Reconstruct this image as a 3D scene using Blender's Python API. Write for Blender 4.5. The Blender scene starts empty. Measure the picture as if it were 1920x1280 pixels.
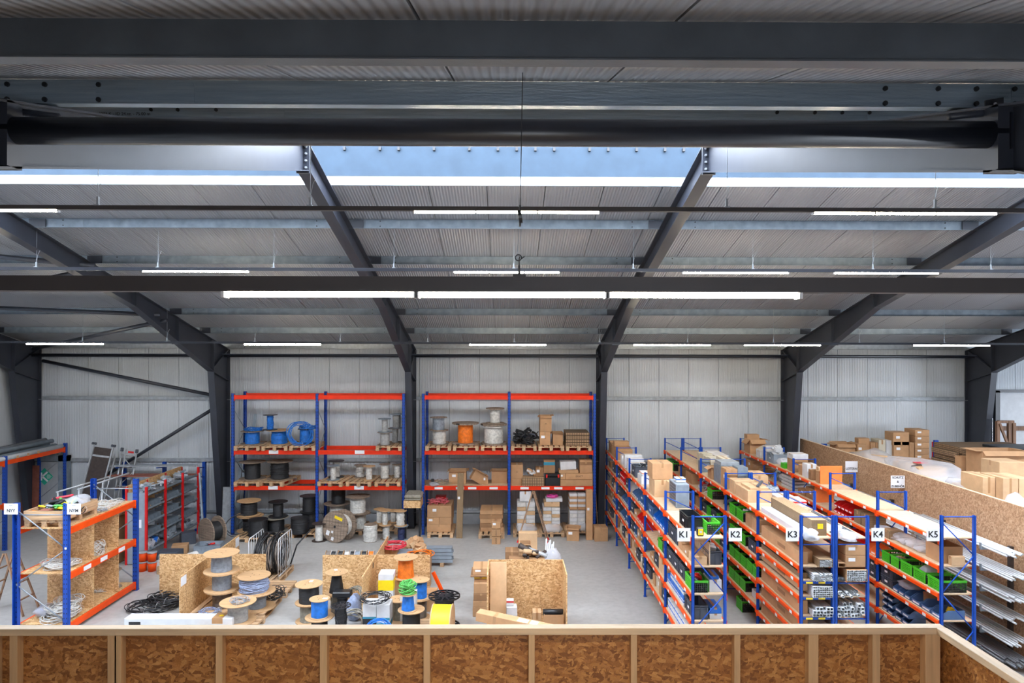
import bpy, math, random
from mathutils import Vector, Matrix, Euler
PI = math.pi
sc = bpy.context.scene
col = sc.collection

# ------------------------------------------------------------------ camera
CAM_H = 5.87
cam_d = bpy.data.cameras.new('camera')
cam_d.lens = 24.0; cam_d.sensor_width = 36.0; cam_d.sensor_fit = 'HORIZONTAL'
cam_d.shift_y = 12.0/1920; cam_d.clip_start = 0.05; cam_d.clip_end = 200
cam = bpy.data.objects.new('camera', cam_d); col.objects.link(cam)
cam.location = (0, 0, CAM_H)
CAM_R = Matrix.Rotation(math.radians(-0.45), 3, 'Z') @ Matrix.Rotation(PI/2, 3, 'X') @ Matrix.Rotation(math.radians(0.10), 3, 'Z')
cam.rotation_euler = CAM_R.to_euler()
sc.camera = cam

# ------------------------------------------------------------------ world, view
w = bpy.data.worlds.new('world'); sc.world = w; w.use_nodes = True
wn = w.node_tree.nodes; wn.clear()
_bg = wn.new('ShaderNodeBackground'); _wo = wn.new('ShaderNodeOutputWorld')
_bg.inputs['Color'].default_value = (0.80, 0.88, 1.0, 1); _bg.inputs['Strength'].default_value = 22.0
w.node_tree.links.new(_bg.outputs[0], _wo.inputs[0])
sc.view_settings.view_transform = 'Standard'; sc.view_settings.look = 'None'
sc.view_settings.exposure = 0.5; sc.view_settings.gamma = 1.0; sc.view_settings.use_curve_mapping = False
sc.cycles.use_denoising = True
sc.cycles.max_bounces = 7; sc.cycles.diffuse_bounces = 5; sc.cycles.glossy_bounces = 3
sc.cycles.transmission_bounces = 4; sc.cycles.transparent_max_bounces = 12
sc.cycles.sample_clamp_indirect = 6.0
sc.cycles.caustics_reflective = False; sc.cycles.caustics_refractive = False

def area(name, loc, rot, sx, sy, power, color=(1, 1, 1), portal=False):
    l = bpy.data.lights.new(name, 'AREA'); l.shape = 'RECTANGLE'; l.size = sx; l.size_y = sy
    l.energy = power; l.color = color
    if portal: l.cycles.is_portal = True
    o = bpy.data.objects.new(name, l); col.objects.link(o); o.location = loc; o.rotation_euler = rot
    return o
XL, XR = -15.85, 27.9          # inside faces of the gable walls
YB, YW = -2.0, 22.8            # near wall, far wall
RIDGE = 10.4
# daylight openings: ridge skylight; unseen fill-light openings added in right gable and behind viewer
area('ridge_daylight', ((XL+XR)/2, RIDGE, CAM_H+3.62), (0, 0, 0), XR-XL-.4, 3.0, 1, portal=True)
area('added_gable_fill', (XR-.02, 11.0, 2.9), (0, PI/2, 0), 3.0, 6.0, 1, portal=True)  # portal for the added gable opening, which lifts the general light level

area('added_gallery_fill', (1.0, YB+.01, 4.7), (PI/2, 0, 0), 1.3, 0.7, 1, portal=True)  # portal for the added window that brightens the balustrade from behind the viewer

# ------------------------------------------------------------------ pixel helpers (photo frame 1920x1280)
def ray(px, py):
    return CAM_R @ Vector(((px-960)/1280.0, (652-py)/1280.0, -1.0))
def PY(px, py, Y):            # point at distance Y
    d = ray(px, py); t = Y/d.y
    return Vector((d.x*t, Y, CAM_H+d.z*t))
def PZ(px, py, Z):            # point at height Z
    d = ray(px, py); t = (Z-CAM_H)/d.z
    return Vector((d.x*t, d.y*t, Z))
def XP(px, Y): return PY(px, 652, Y).x
def ZP(px, py, Y): return PY(px, py, Y).z

# ------------------------------------------------------------------ materials
def lin(c):
    r = []
    for v in c[:3]:
        v = v/255.0
        r.append(v/12.92 if v <= .04045 else ((v+.055)/1.055)**2.4)
    return (r[0], r[1], r[2], 1.0)
M = {}
class NT:
    def __init__(s, name):
        s.m = bpy.data.materials.new(name); s.m.use_nodes = True
        s.t = s.m.node_tree; s.n = s.t.nodes; s.l = s.t.links
        s.b = s.n['Principled BSDF']; s.out = s.n['Material Output']; M[name] = s.m
    def node(s, typ, **kw):
        n = s.n.new(typ)
        for k, v in kw.items():
            if k in n.inputs: n.inputs[k].default_value = v
            else: setattr(n, k, v)
        return n
    def link(s, a, b): s.l.new(a, b)
    def coord(s, kind='Object', scale=(1, 1, 1), rot=(0, 0, 0)):
        tc = s.n.new('ShaderNodeTexCoord'); mp = s.n.new('ShaderNodeMapping')
        mp.inputs['Scale'].default_value = scale; mp.inputs['Rotation'].default_value = rot
        s.link(tc.outputs[kind], mp.inputs['Vector']); return mp.outputs[0]
    def noise(s, vec, scale, detail=3, rough=.55):
        n = s.n.new('ShaderNodeTexNoise'); n.inputs['Scale'].default_value = scale
        n.inputs['Detail'].default_value = detail; n.inputs['Roughness'].default_value = rough
        s.link(vec, n.inputs['Vector']); return n.outputs['Fac']
    def ramp(s, fac, stops):
        r = s.n.new('ShaderNodeValToRGB'); e = r.color_ramp.elements
        while len(e) < len(stops): e.new(0.5)
        for i, (p, c) in enumerate(stops):
            e[i].position = p; e[i].color = c
        s.link(fac, r.inputs[0]); return r.outputs[0]
    def mix(s, a, b, fac, mode='MIX'):
        m = s.n.new('ShaderNodeMix'); m.data_type = 'RGBA'; m.blend_type = mode
        for sock, v in ((m.inputs[0], fac), (m.inputs[6], a), (m.inputs[7], b)):
            if hasattr(v, 'links'): s.link(v, sock)
            else: sock.default_value = v
        return m.outputs[2]
    def bump(s, h, strength=.3, dist=.01):
        b = s.n.new('ShaderNodeBump'); b.inputs['Strength'].default_value = strength; b.inputs['Distance'].default_value = dist
        s.link(h, b.inputs['Height']); s.link(b.outputs[0], s.b.inputs['Normal'])
    def set(s, **kw):
        for k, v in kw.items(): s.b.inputs[k.replace('_', ' ')].default_value = v
def sh(c, f): return tuple(max(0, min(255, v*f)) for v in c)

def plain(name, c, rough=.6, metal=0.0, var=.08, scale=6, bump=0.0, bscale=60, objvar=0.0, spec=.5):
    t = NT(name); v = t.coord()
    f = t.noise(v, scale)
    cc = t.ramp(f, [(.3, lin(sh(c, 1-var))), (.7, lin(sh(c, 1+var)))])
    if objvar:
        oi = t.n.new('ShaderNodeObjectInfo')
        hs = t.n.new('ShaderNodeHueSaturation'); mr = t.n.new('ShaderNodeMapRange')
        mr.inputs[3].default_value = 1-objvar; mr.inputs[4].default_value = 1+objvar
        t.link(oi.outputs['Random'], mr.inputs[0]); t.link(mr.outputs[0], hs.inputs['Value']); t.link(cc, hs.inputs['Color']); cc = hs.outputs[0]
    t.link(cc, t.b.inputs['Base Color'])
    t.set(Roughness=rough, Metallic=metal)
    t.b.inputs['Specular IOR Level'].default_value = spec
    if bump: t.bump(t.noise(v, bscale, 4), bump, .004)
    return t.m
plain('anthracite steel', (50, 54, 64), .42, 0, .06, 2, objvar=.04)
plain('black tube', (30, 33, 42), .35)
plain('galvanised steel', (126, 138, 148), .45, .15, .10, 5)
plain('galvanised bright', (162, 168, 173), .4, .25, .08, 9)
plain('orange steel', (232, 76, 10), .5, 0, .04, 4, spec=.3)
plain('red orange steel', (228, 52, 14), .5, 0, .04, 4, spec=.3)
plain('red steel', (206, 20, 24), .45, 0, .05)
plain('zinc brace', (140, 146, 152), .4, .3, .08)
plain('chipboard', (204, 176, 144), .7, 0, .05, 12, objvar=.04)
plain('white paper', (232, 233, 236), .7, 0, .01)
plain('printed black', (28, 28, 30), .7, 0, .01)
plain('print grey', (120, 122, 128), .7, 0, .01)
plain('white plastic', (206, 208, 211), .45, 0, .03, objvar=.04)
plain('white carton', (206, 206, 207), .75, 0, .04, objvar=.04)
plain('cream carton', (200, 191, 170), .75, 0, .04, objvar=.04)
plain('black rubber', (30, 31, 34), .55, 0, .15, 20)
plain('dark grey plastic', (74, 79, 90), .45, 0, .06, objvar=.06)
plain('light grey plastic', (136, 146, 156), .45, 0, .05, objvar=.05)
plain('black plastic', (32, 34, 38), .4, 0, .08)
plain('green plastic', (70, 182, 40), .42, 0, .05, objvar=.04)
plain('blue bin plastic', (76, 108, 152), .45, 0, .06, objvar=.06)
plain('red plastic', (214, 32, 30), .42, 0, .05, objvar=.04)
plain('blue plastic', (24, 104, 196), .45, 0, .05, objvar=.05)
plain('orange plastic', (246, 130, 62), .5, 0, .05)
plain('yellow plastic', (244, 212, 30), .4, 0, .05)
plain('pink plastic', (222, 70, 160), .5, 0, .08)
plain('red net', (196, 92, 100), .6, 0, .12)
plain('dark board', (62, 52, 48), .6, 0, .15, 12)
plain('door grey', (158, 163, 168), .5, 0, .03)
plain('sign green', (40, 168, 138), .6, 0, .02)
plain('aluminium', (178, 182, 186), .38, .35, .06, 5)
plain('concrete plinth', (164, 168, 172), .8, 0, .05, 5)
plain('brown pipe', (140, 84, 70), .6, 0, .1)
plain('teal print', (46, 126, 150), .6, 0, .03)
plain('wrapped paper', (206, 204, 200), .6, 0, .08, 9, objvar=.03)
plain('light pipe', (202, 206, 210), .35, 0, .03, objvar=.05)
plain('dark pipe', (120, 124, 130), .35, .3, .06, objvar=.08)
plain('rail grey', (62, 58, 58), .5, 0, .03)
plain('kerb steel', (50, 64, 78), .6, .0, .05, 3, spec=.15)
CABLE = {'black': (34, 35, 38), 'blue': (26, 112, 200), 'grey': (138, 146, 156), 'orange': (240, 118, 20), 'white': (206, 204, 198),
         'green': (92, 178, 88), 'red': (206, 56, 72), 'yellow': (240, 214, 36), 'brown': (128, 116, 106), 'bluegrey': (146, 158, 186), 'taupe': (146, 140, 126), 'silver': (158, 158, 156), 'navy': (34, 44, 84)}
for k, c in CABLE.items(): plain('cable '+k, c, .5, 0, .12, 14, objvar=.05)

def wood(name, c, plank=0, grain=1.0, axis=0, objvar=.06, rough=.65, knots=False, var=.10):
    t = NT(name); s = [26, 26, 26]; s[axis] = 1.6
    v = t.coord(scale=tuple(x*grain for x in s))
    oi = t.n.new('ShaderNodeObjectInfo'); ad = t.n.new('ShaderNodeVectorMath'); ad.operation = 'ADD'
    mu = t.n.new('ShaderNodeMath'); mu.operation = 'MULTIPLY'; mu.inputs[1].default_value = 40
    t.link(oi.outputs['Random'], mu.inputs[0]); t.link(v, ad.inputs[0]); t.link(mu.outputs[0], ad.inputs[1])
    f = t.noise(ad.outputs[0], 1.0, 5, .6)
    cc = t.ramp(f, [(.28, lin(sh(c, 1-var*1.6))), (.5, lin(c)), (.75, lin(sh(c, 1+var)))])
    if plank:
        v2 = t.coord(); sx = t.n.new('ShaderNodeSeparateXYZ'); t.link(v2, sx.inputs[0])
        m1 = t.n.new('ShaderNodeMath'); m1.operation = 'MODULO'; m1.inputs[1].default_value = plank
        ab = t.n.new('ShaderNodeMath'); ab.operation = 'ADD'; ab.inputs[1].default_value = 10
        t.link(sx.outputs[0], ab.inputs[0]); t.link(ab.outputs[0], m1.inputs[0])
        lt = t.n.new('ShaderNodeMath'); lt.operation = 'LESS_THAN'; lt.inputs[1].default_value = .007; t.link(m1.outputs[0], lt.inputs[0])
        cc = t.mix(cc, lin(sh(c, .35)), lt.outputs[0])
    hs = t.n.new('ShaderNodeHueSaturation'); mr = t.n.new('ShaderNodeMapRange')
    mr.inputs[3].default_value = 1-objvar; mr.inputs[4].default_value = 1+objvar
    t.link(oi.outputs['Random'], mr.inputs[0]); t.link(mr.outputs[0], hs.inputs['Value']); t.link(cc, hs.inputs['Color'])
    t.link(hs.outputs[0], t.b.inputs['Base Color']); t.set(Roughness=rough); t.bump(f, .15, .003)
wood('pallet wood', (196, 160, 122), objvar=.12, var=.16)
wood('pallet wood y', (190, 156, 120), objvar=.12, var=.16, axis=1)
wood('spruce timber', (206, 170, 128), objvar=.05, var=.07, axis=2, rough=.5)
wood('spruce timber x', (222, 196, 162), objvar=.03, var=.06, axis=0, rough=.5)
wood('spruce timber y', (222, 196, 162), objvar=.03, var=.06, axis=1, rough=.5)
wood('plywood disc', (192, 154, 112), objvar=.05, var=.06)
wood('weathered planks', (142, 124, 108), plank=.11, objvar=.08, var=.2)
wood('worn timber', (150, 118, 92), objvar=.06, var=.2, axis=2)
wood('crate wood', (128, 96, 74), objvar=.06, var=.15, axis=2)

def carton(name, c, pattern=0):
    t = NT(name); v = t.coord(); f = t.noise(v, 5, 3)
    cc = t.ramp(f, [(.3, lin(sh(c, .95))), (.7, lin(sh(c, 1.04)))])
    if pattern:
        wv = t.coord(scale=(pattern, pattern, pattern))
        b = t.n.new('ShaderNodeTexBrick'); b.offset = 0; b.inputs['Scale'].default_value = 1
        b.inputs['Mortar Size'].default_value = .10; b.inputs['Brick Width'].default_value = .5; b.inputs['Row Height'].default_value = .42
        b.inputs['Color1'].default_value = (0, 0, 0, 1); b.inputs['Color2'].default_value = (0, 0, 0, 1); b.inputs['Mortar'].default_value = (1, 1, 1, 1)
        sx = t.n.new('ShaderNodeSeparateXYZ'); t.link(wv, sx.inputs[0])
        ad = t.n.new('ShaderNodeMath'); ad.operation = 'ADD'; t.link(sx.outputs[0], ad.inputs[0]); t.link(sx.outputs[1], ad.inputs[1])
        cb = t.n.new('ShaderNodeCombineXYZ'); t.link(ad.outputs[0], cb.inputs[0]); t.link(sx.outputs[2], cb.inputs[1])
        t.link(cb.outputs[0], b.inputs['Vector'])
        cc = t.mix(cc, lin(sh(c, .52)), b.outputs['Color'])
    oi = t.n.new('ShaderNodeObjectInfo'); hs = t.n.new('ShaderNodeHueSaturation'); mr = t.n.new('ShaderNodeMapRange')
    mr.inputs[3].default_value = .88; mr.inputs[4].default_value = 1.08
    t.link(oi.outputs['Random'], mr.inputs[0]); t.link(mr.outputs[0], hs.inputs['Value']); t.link(cc, hs.inputs['Color'])
    t.link(hs.outputs[0], t.b.inputs['Base Color']); t.set(Roughness=.8)
carton('cardboard', (184, 142, 102)); carton('cardboard light', (204, 168, 128)); carton('cardboard dark', (150, 112, 78))
carton('printed cardboard', (192, 158, 118), 26)
carton('hatched cardboard', (186, 150, 114), 9)
plain('packing tape', (172, 132, 92), .3, 0, .03)

def osb(name, scale, c_dark, c_mid, c_light, rough=.55, bump=.2, spec=.5, glossvar=False, ramp=(.1, .5, .92)):
    """oriented strand board: layers of long cells lying in different directions"""
    t = NT(name); geo = t.n.new('ShaderNodeTexCoord').outputs['Object']; val = None; shade = None
    dist = t.n.new('ShaderNodeTexNoise'); dist.inputs['Scale'].default_value = 9; dist.inputs['Detail'].default_value = 2; t.link(geo, dist.inputs['Vector'])
    wm = t.n.new('ShaderNodeMix'); wm.data_type = 'RGBA'; wm.blend_type = 'LINEAR_LIGHT'; wm.inputs[0].default_value = .018; t.link(geo, wm.inputs[6]); t.link(dist.outputs['Color'], wm.inputs[7])
    for k, eu in enumerate(((0, .5, .8), (0, -.7, -.7), (0, 1.25, .3), (.4, .1, .75), (0, -.2, -.3))):
        vr = t.n.new('ShaderNodeVectorRotate'); vr.rotation_type = 'EULER_XYZ'; vr.inputs['Rotation'].default_value = eu; t.link(wm.outputs[2], vr.inputs['Vector'])
        mp = t.n.new('ShaderNodeMapping'); mp.inputs['Location'].default_value = (k*3.7, k*1.9, k*5.1); mp.inputs['Scale'].default_value = (scale*.5, scale*2.1, scale*2.1); t.link(vr.outputs[0], mp.inputs[0])
        vo = t.n.new('ShaderNodeTexVoronoi'); vo.inputs['Scale'].default_value = 1.0; t.link(mp.outputs[0], vo.inputs['Vector'])
        sp = t.n.new('ShaderNodeSeparateColor'); t.link(vo.outputs['Color'], sp.inputs[0])
        if val is None: val = sp.outputs[0]; continue
        gt = t.n.new('ShaderNodeMath'); gt.operation = 'GREATER_THAN'; gt.inputs[1].default_value = .62; t.link(sp.outputs[1], gt.inputs[0])
        mx = t.n.new('ShaderNodeMix'); mx.data_type = 'FLOAT'; t.link(gt.outputs[0], mx.inputs[0]); t.link(val, mx.inputs[2]); t.link(sp.outputs[0], mx.inputs[3]); val = mx.outputs[0]
    fine = t.noise(t.coord(scale=(1, 1, 1)), scale*5, 4, .65)
    av = t.n.new('ShaderNodeMath'); av.operation = 'MULTIPLY_ADD'; av.inputs[1].default_value = .62; t.link(val, av.inputs[0])
    h2 = t.n.new('ShaderNodeMath'); h2.operation = 'MULTIPLY'; h2.inputs[1].default_value = .42; t.link(fine, h2.inputs[0]); t.link(h2.outputs[0], av.inputs[2])
    cc = t.ramp(av.outputs[0], [(ramp[0], lin(c_dark)), (ramp[1], lin(c_mid)), (ramp[2], lin(c_light))])
    t.link(cc, t.b.inputs['Base Color']); t.set(Roughness=rough); t.b.inputs['Specular IOR Level'].default_value = spec
    if glossvar:
        mr = t.n.new('ShaderNodeMapRange'); mr.inputs[1].default_value = .3; mr.inputs[2].default_value = .8
        mr.inputs[3].default_value = .55; mr.inputs[4].default_value = .15; t.link(av.outputs[0], mr.inputs[0]); t.link(mr.outputs[0], t.b.inputs['Roughness'])
    t.bump(av.outputs[0], bump, .004)
osb('osb board', 20, (150, 106, 62), (204, 160, 108), (234, 200, 152), .6, .3)
osb('osb partition', 16, (138, 104, 76), (178, 140, 106), (206, 174, 142), .6, .25)
osb('osb rail board', 27, (104, 60, 28), (166, 108, 54), (216, 162, 102), .35, .9, glossvar=True, ramp=(.05, .5, .95))

def panel(name, c, ribs, axis='X', seam_bump=.3, rough=.5, rib_dark=.9):
    """micro-ribbed sandwich panel"""
    t = NT(name); v = t.coord(); sx = t.n.new('ShaderNodeSeparateXYZ'); t.link(v, sx.inputs[0])
    mu = t.n.new('ShaderNodeMath'); mu.operation = 'MULTIPLY'; mu.inputs[1].default_value = 2*PI/ribs; t.link(sx.outputs[axis], mu.inputs[0])
    si = t.n.new('ShaderNodeMath'); si.operation = 'SINE'; t.link(mu.outputs[0], si.inputs[0])
    f = t.noise(v, .7, 3)
    cc = t.ramp(f, [(.3, lin(sh(c, .97))), (.7, lin(sh(c, 1.03)))])
    t.link(cc, t.b.inputs['Base Color']); t.set(Roughness=rough); t.bump(si.outputs[0], seam_bump, .005)
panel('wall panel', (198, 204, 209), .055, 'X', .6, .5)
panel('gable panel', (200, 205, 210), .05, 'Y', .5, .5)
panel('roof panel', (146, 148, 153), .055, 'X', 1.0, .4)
plain('panel seam', (96, 100, 104), .8)

t = NT('concrete floor'); v = t.coord(); n1 = t.noise(v, .5, 5, .6); n2 = t.noise(v, 7, 4, .6)
cc = t.ramp(n1, [(.3, lin((166, 165, 162))), (.7, lin((182, 180, 176)))])
cc = t.mix(cc, t.ramp(n2, [(.35, lin((150, 150, 148))), (.6, lin((196, 196, 194)))]), .22)
t.link(cc, t.b.inputs['Base Color']); t.set(Roughness=.42); t.bump(n2, .05, .003)

plain('dark purlin', (92, 98, 104), .35, .3, .08, 3, bump=.3, bscale=20)
t = NT('glossy purlin'); v = t.coord(scale=(1.2, 30, 30)); f = t.noise(v, 1.0, 6, .7); v2 = t.coord(scale=(7, 60, 60)); f2 = t.noise(v2, 1, 4, .7)
t.link(t.ramp(f, [(.3, lin((136, 150, 162))), (.7, lin((168, 182, 192)))]), t.b.inputs['Base Color']); t.set(Roughness=.25, Metallic=.25); t.bump(f2, .8, .006)

t = NT('perforated blue upright'); v = t.coord(); sx = t.n.new('ShaderNodeSeparateXYZ'); t.link(v, sx.inputs[0])
def _m(op, a, b=None):
    n = t.n.new('ShaderNodeMath'); n.operation = op
    for i, q in enumerate((a, b)):
        if q is None: continue
        if hasattr(q, 'links'): t.link(q, n.inputs[i])
        else: n.inputs[i].default_value = q
    return n.outputs[0]
zz = _m('MODULO', _m('ADD', sx.outputs[2], 10), .10); z1 = _m('LESS_THAN', _m('ABSOLUTE', _m('SUBTRACT', zz, .05)), .016)
ax = _m('ABSOLUTE', _m('SUBTRACT', _m('ABSOLUTE', sx.outputs[0]), .026)); x1 = _m('LESS_THAN', ax, .009)
t.link(t.mix(lin((16, 68, 162)), lin((10, 20, 50)), _m('MULTIPLY', z1, x1)), t.b.inputs['Base Color']); t.set(Roughness=.45)
plain('blue steel', (16, 70, 164), .45, 0, .05, 4, spec=.35)

t = NT('led tube'); t.set(Roughness=.5); t.b.inputs['Base Color'].default_value = (1, 1, 1, 1)
t.b.inputs['Emission Color'].default_value = lin((255, 240, 212)); t.b.inputs['Emission Strength'].default_value = 85.0
def film(name, c, alpha, rough=.25):
    t = NT(name); t.b.inputs['Base Color'].default_value = lin(c); t.set(Roughness=rough, Alpha=alpha)
    v = t.coord(); t.bump(t.noise(v, 9, 4, .7), .8, .03)
film('stretch film', (232, 232, 238), .38, .18)
film('clear bag', (228, 230, 238), .45, .2)
film('glazing', (225, 235, 250), .22, .3)

# ------------------------------------------------------------------ mesh builder
class MB:
    def __init__(s): s.v = []; s.f = []; s.sm = []; s.T = Matrix.Identity(4)
    def at(s, x=0, y=0, z=0, rz=0, rx=0, ry=0):
        s.T = Matrix.Translation((x, y, z)) @ Euler((rx, ry, rz)).to_matrix().to_4x4(); return s
    def add(s, vs, fs, smooth=False):
        o = len(s.v); s.v += [tuple(s.T @ Vector(p)) for p in vs]
        s.f += [tuple(i+o for i in q) for q in fs]; s.sm += [smooth]*len(fs); return s
    def box(s, x0, x1, y0, y1, z0, z1):
        return s.add([(x0, y0, z0), (x1, y0, z0), (x1, y1, z0), (x0, y1, z0), (x0, y0, z1), (x1, y0, z1), (x1, y1, z1), (x0, y1, z1)],
                     [(0, 3, 2, 1), (4, 5, 6, 7), (0, 1, 5, 4), (1, 2, 6, 5), (2, 3, 7, 6), (3, 0, 4, 7)])
    def bbox(s, x0, x1, y0, y1, z0, z1, b=.006):      # box with chamfered edges
        b = min(b, (x1-x0)*.4, (y1-y0)*.4, (z1-z0)*.4); vs = []; idx = {}
        for i, x in enumerate((x0, x1)):
            for j, y in enumerate((y0, y1)):
                for k, z in enumerate((z0, z1)):
                    sx_, sy_, sz_ = (b, -b)[i], (b, -b)[j], (b, -b)[k]
                    for a, p in enumerate(((x, y+sy_, z+sz_), (x+sx_, y, z+sz_), (x+sx_, y+sy_, z))):
                        idx[(i, j, k, a)] = len(vs); vs.append(p)
        g = lambda i, j, k, a: idx[(i, j, k, a)]
        fs = [(g(0,0,0,0), g(0,0,1,0), g(0,1,1,0), g(0,1,0,0)), (g(1,0,0,0), g(1,1,0,0), g(1,1,1,0), g(1,0,1,0)),
              (g(0,0,0,1), g(1,0,0,1), g(1,0,1,1), g(0,0,1,1)), (g(0,1,0,1), g(0,1,1,1), g(1,1,1,1), g(1,1,0,1)),
              (g(0,0,0,2), g(0,1,0,2), g(1,1,0,2), g(1,0,0,2)), (g(0,0,1,2), g(1,0,1,2), g(1,1,1,2), g(0,1,1,2))]
        for j in (0, 1):
            for k in (0, 1): fs.append((g(0,j,k,1), g(1,j,k,1), g(1,j,k,2), g(0,j,k,2)))
        for i in (0, 1):
            for k in (0, 1): fs.append((g(i,0,k,0), g(i,1,k,0), g(i,1,k,2), g(i,0,k,2)))
        for i in (0, 1):
            for j in (0, 1): fs.append((g(i,j,0,0), g(i,j,1,0), g(i,j,1,1), g(i,j,0,1)))
        for i in (0, 1):
            for j in (0, 1):
                for k in (0, 1): fs.append((g(i,j,k,0), g(i,j,k,1), g(i,j,k,2)))
        return s.add(vs, fs)
    def lathe(s, prof, n=24, smooth=True, closed=False):     # prof: (r, z)
        vs = []; m = len(prof)
        for r, z in prof:
            for i in range(n):
                a = 2*PI*i/n; vs.append((r*math.cos(a), r*math.sin(a), z))
        fs = []
        for k in range(m if closed else m-1):
            k2 = (k+1) % m
            for i in range(n):
                j = (i+1) % n; fs.append((k*n+i, k*n+j, k2*n+j, k2*n+i))
        return s.add(vs, fs, smooth)
    def disc(s, r, z0, z1, n=28, hole=0.0):
        if hole: return s.lathe([(hole, z0), (r, z0), (r, z1), (hole, z1)], n, False, True)
        s.lathe([(r, z0), (r, z1)], n, False)
        o = [(r*math.cos(2*PI*i/n), r*math.sin(2*PI*i/n)) for i in range(n)]
        s.add([(x, y, z0) for x, y in o], [tuple(range(n-1, -1, -1))]); return s.add([(x, y, z1) for x, y in o], [tuple(range(n))])
    def tube(s, pts, r, n=6, closed=False, caps=True, smooth=True):
        P = [Vector(p) for p in pts]; m = len(P); vs = []
        up = Vector((0, 0, 1)); prev = None
        for i in range(m):
            a = P[i-1] if (i > 0 or closed) else P[i]; b = P[(i+1) % m] if (i < m-1 or closed) else P[i]
            d = (b-a)
            if d.length < 1e-9: d = Vector((0, 0, 1))
            d.normalize()
            if prev is None:
                ref = up if abs(d.z) < .9 else Vector((1, 0, 0)); u = d.cross(ref).normalized()
            else:
                u = prev - d*prev.dot(d)
                u = u.normalized() if u.length > 1e-6 else d.cross(up if abs(d.z) < .9 else Vector((1, 0, 0))).normalized()
            prev = u; w_ = d.cross(u)
            for k in range(n):
                an = 2*PI*k/n + (PI/4 if n == 4 else 0); vs.append(tuple(P[i]+u*(r*math.cos(an))+w_*(r*math.sin(an))))
        fs = []
        for i in range(m if closed else m-1):
            i2 = (i+1) % m
            for k in range(n):
                k2 = (k+1) % n; fs.append((i*n+k, i*n+k2, i2*n+k2, i2*n+k))
        if caps and not closed: fs += [tuple(range(n-1, -1, -1)), tuple((m-1)*n+k for k in range(n))]
        return s.add(vs, fs, smooth and n > 4)
    def prism(s, poly, x0, x1):          # poly in (y, z), extruded along x
        n = len(poly); vs = [(x0, y, z) for y, z in poly]+[(x1, y, z) for y, z in poly]
        return s.add(vs, [tuple(range(n-1, -1, -1)), tuple(range(n, 2*n))]+[(i, (i+1) % n, n+(i+1) % n, n+i) for i in range(n)])
    def strip(s, line, x0, x1, t):       # a flat bar following a (y, z) line, thickness t downwards
        for (ya, za), (yb, zb) in zip(line[:-1], line[1:]):
            d = Vector((yb-ya, zb-za)).normalized(); nx = Vector((-d.y, d.x))*t
            s.prism([(ya, za), (yb, zb), (yb-nx.x, zb-nx.y), (ya-nx.x, za-nx.y)], x0, x1)
        return s
    def mesh(s, name, mat=None):
        me = bpy.data.meshes.new(name); me.from_pydata(s.v, [], s.f)
        me.polygons.foreach_set('use_smooth', s.sm)
        if mat: me.materials.append(M[mat])
        me.update(); return me
    def build(s, name, mat, parent=None, loc=None, rot=None):
        o = bpy.data.objects.new(name, s.mesh(name, mat)); col.objects.link(o)
        if parent: o.parent = parent
        if loc: o.location = loc
        if rot: o.rotation_euler = rot
        return o

SEEN = {}
def tag(o, label, cat, group=None, kind=None):
    o['label'] = label; o['category'] = cat
    if group: o['group'] = group
    if kind: o['kind'] = kind
    n = len(label.split())
    if n < 4 or n > 16: print('LABEL LENGTH', n, label)
    if label in SEEN and not (group and group in SEEN[label]): print('DUP LABEL', label)
    SEEN.setdefault(label, set()).add(group)
    return o
def thing(name, label, cat, loc=(0, 0, 0), rz=0, group=None, rot=None):
    o = bpy.data.objects.new(name, None); col.objects.link(o); o.empty_display_size = .1
    o.location = loc; o.rotation_euler = rot if rot else (0, 0, rz)
    return tag(o, label, cat, group)
def many(mb, name, mat, parent, locs):
    me = mb if isinstance(mb, bpy.types.Mesh) else mb.mesh(name, mat)
    for l in locs:
        o = bpy.data.objects.new(name, me); col.objects.link(o); o.parent = parent; o.location = l
    return me
def struct(name, mb, mat, loc=None):
    o = mb.build(name, mat, None, loc); o['kind'] = 'structure'; return o
def copy_tree(o, loc=None, rz=None, label=None, group=None, parent=None, rot=None):
    c = o.copy(); col.objects.link(c)
    if parent: c.parent = parent
    for ch in o.children: copy_tree(ch, parent=c)
    if loc is not None: c.location = loc
    if rz is not None: c.rotation_euler = (0, 0, rz)
    if rot is not None: c.rotation_euler = rot
    if label: tag(c, label, c['category'], group)
    return c
def text_mesh(body, size, mat, name='lettering', bold=0.0):
    cu = bpy.data.curves.new(name, 'FONT'); cu.body = body; cu.size = size; cu.align_x = 'CENTER'; cu.align_y = 'CENTER'; cu.extrude = .0008; cu.offset = bold
    tmp = bpy.data.objects.new(name, cu); col.objects.link(tmp)
    dg = bpy.context.evaluated_depsgraph_get(); me = bpy.data.meshes.new_from_object(tmp.evaluated_get(dg))
    bpy.data.objects.remove(tmp); me.materials.clear(); me.materials.append(M[mat])
    return me
def put_text(body, size, mat, parent, loc, rot, bold=0.0):
    o = bpy.data.objects.new('lettering', text_mesh(body, size, mat, bold=bold)); col.objects.link(o); o.parent = parent; o.location = loc; o.rotation_euler = rot
    return o
R = random.Random(7)
# ================================================================== building shell
def roof_far(Y): return CAM_H+5.96-.257*Y      # underside of the far roof slope
def roof_near(Y): return CAM_H+.615+.257*Y
SKY0, SKY1 = 8.8, 12.0
struct('floor', MB().box(XL-.3, XR+.3, YB-.3, YW+.3, -.2, 0), 'concrete floor')
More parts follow.
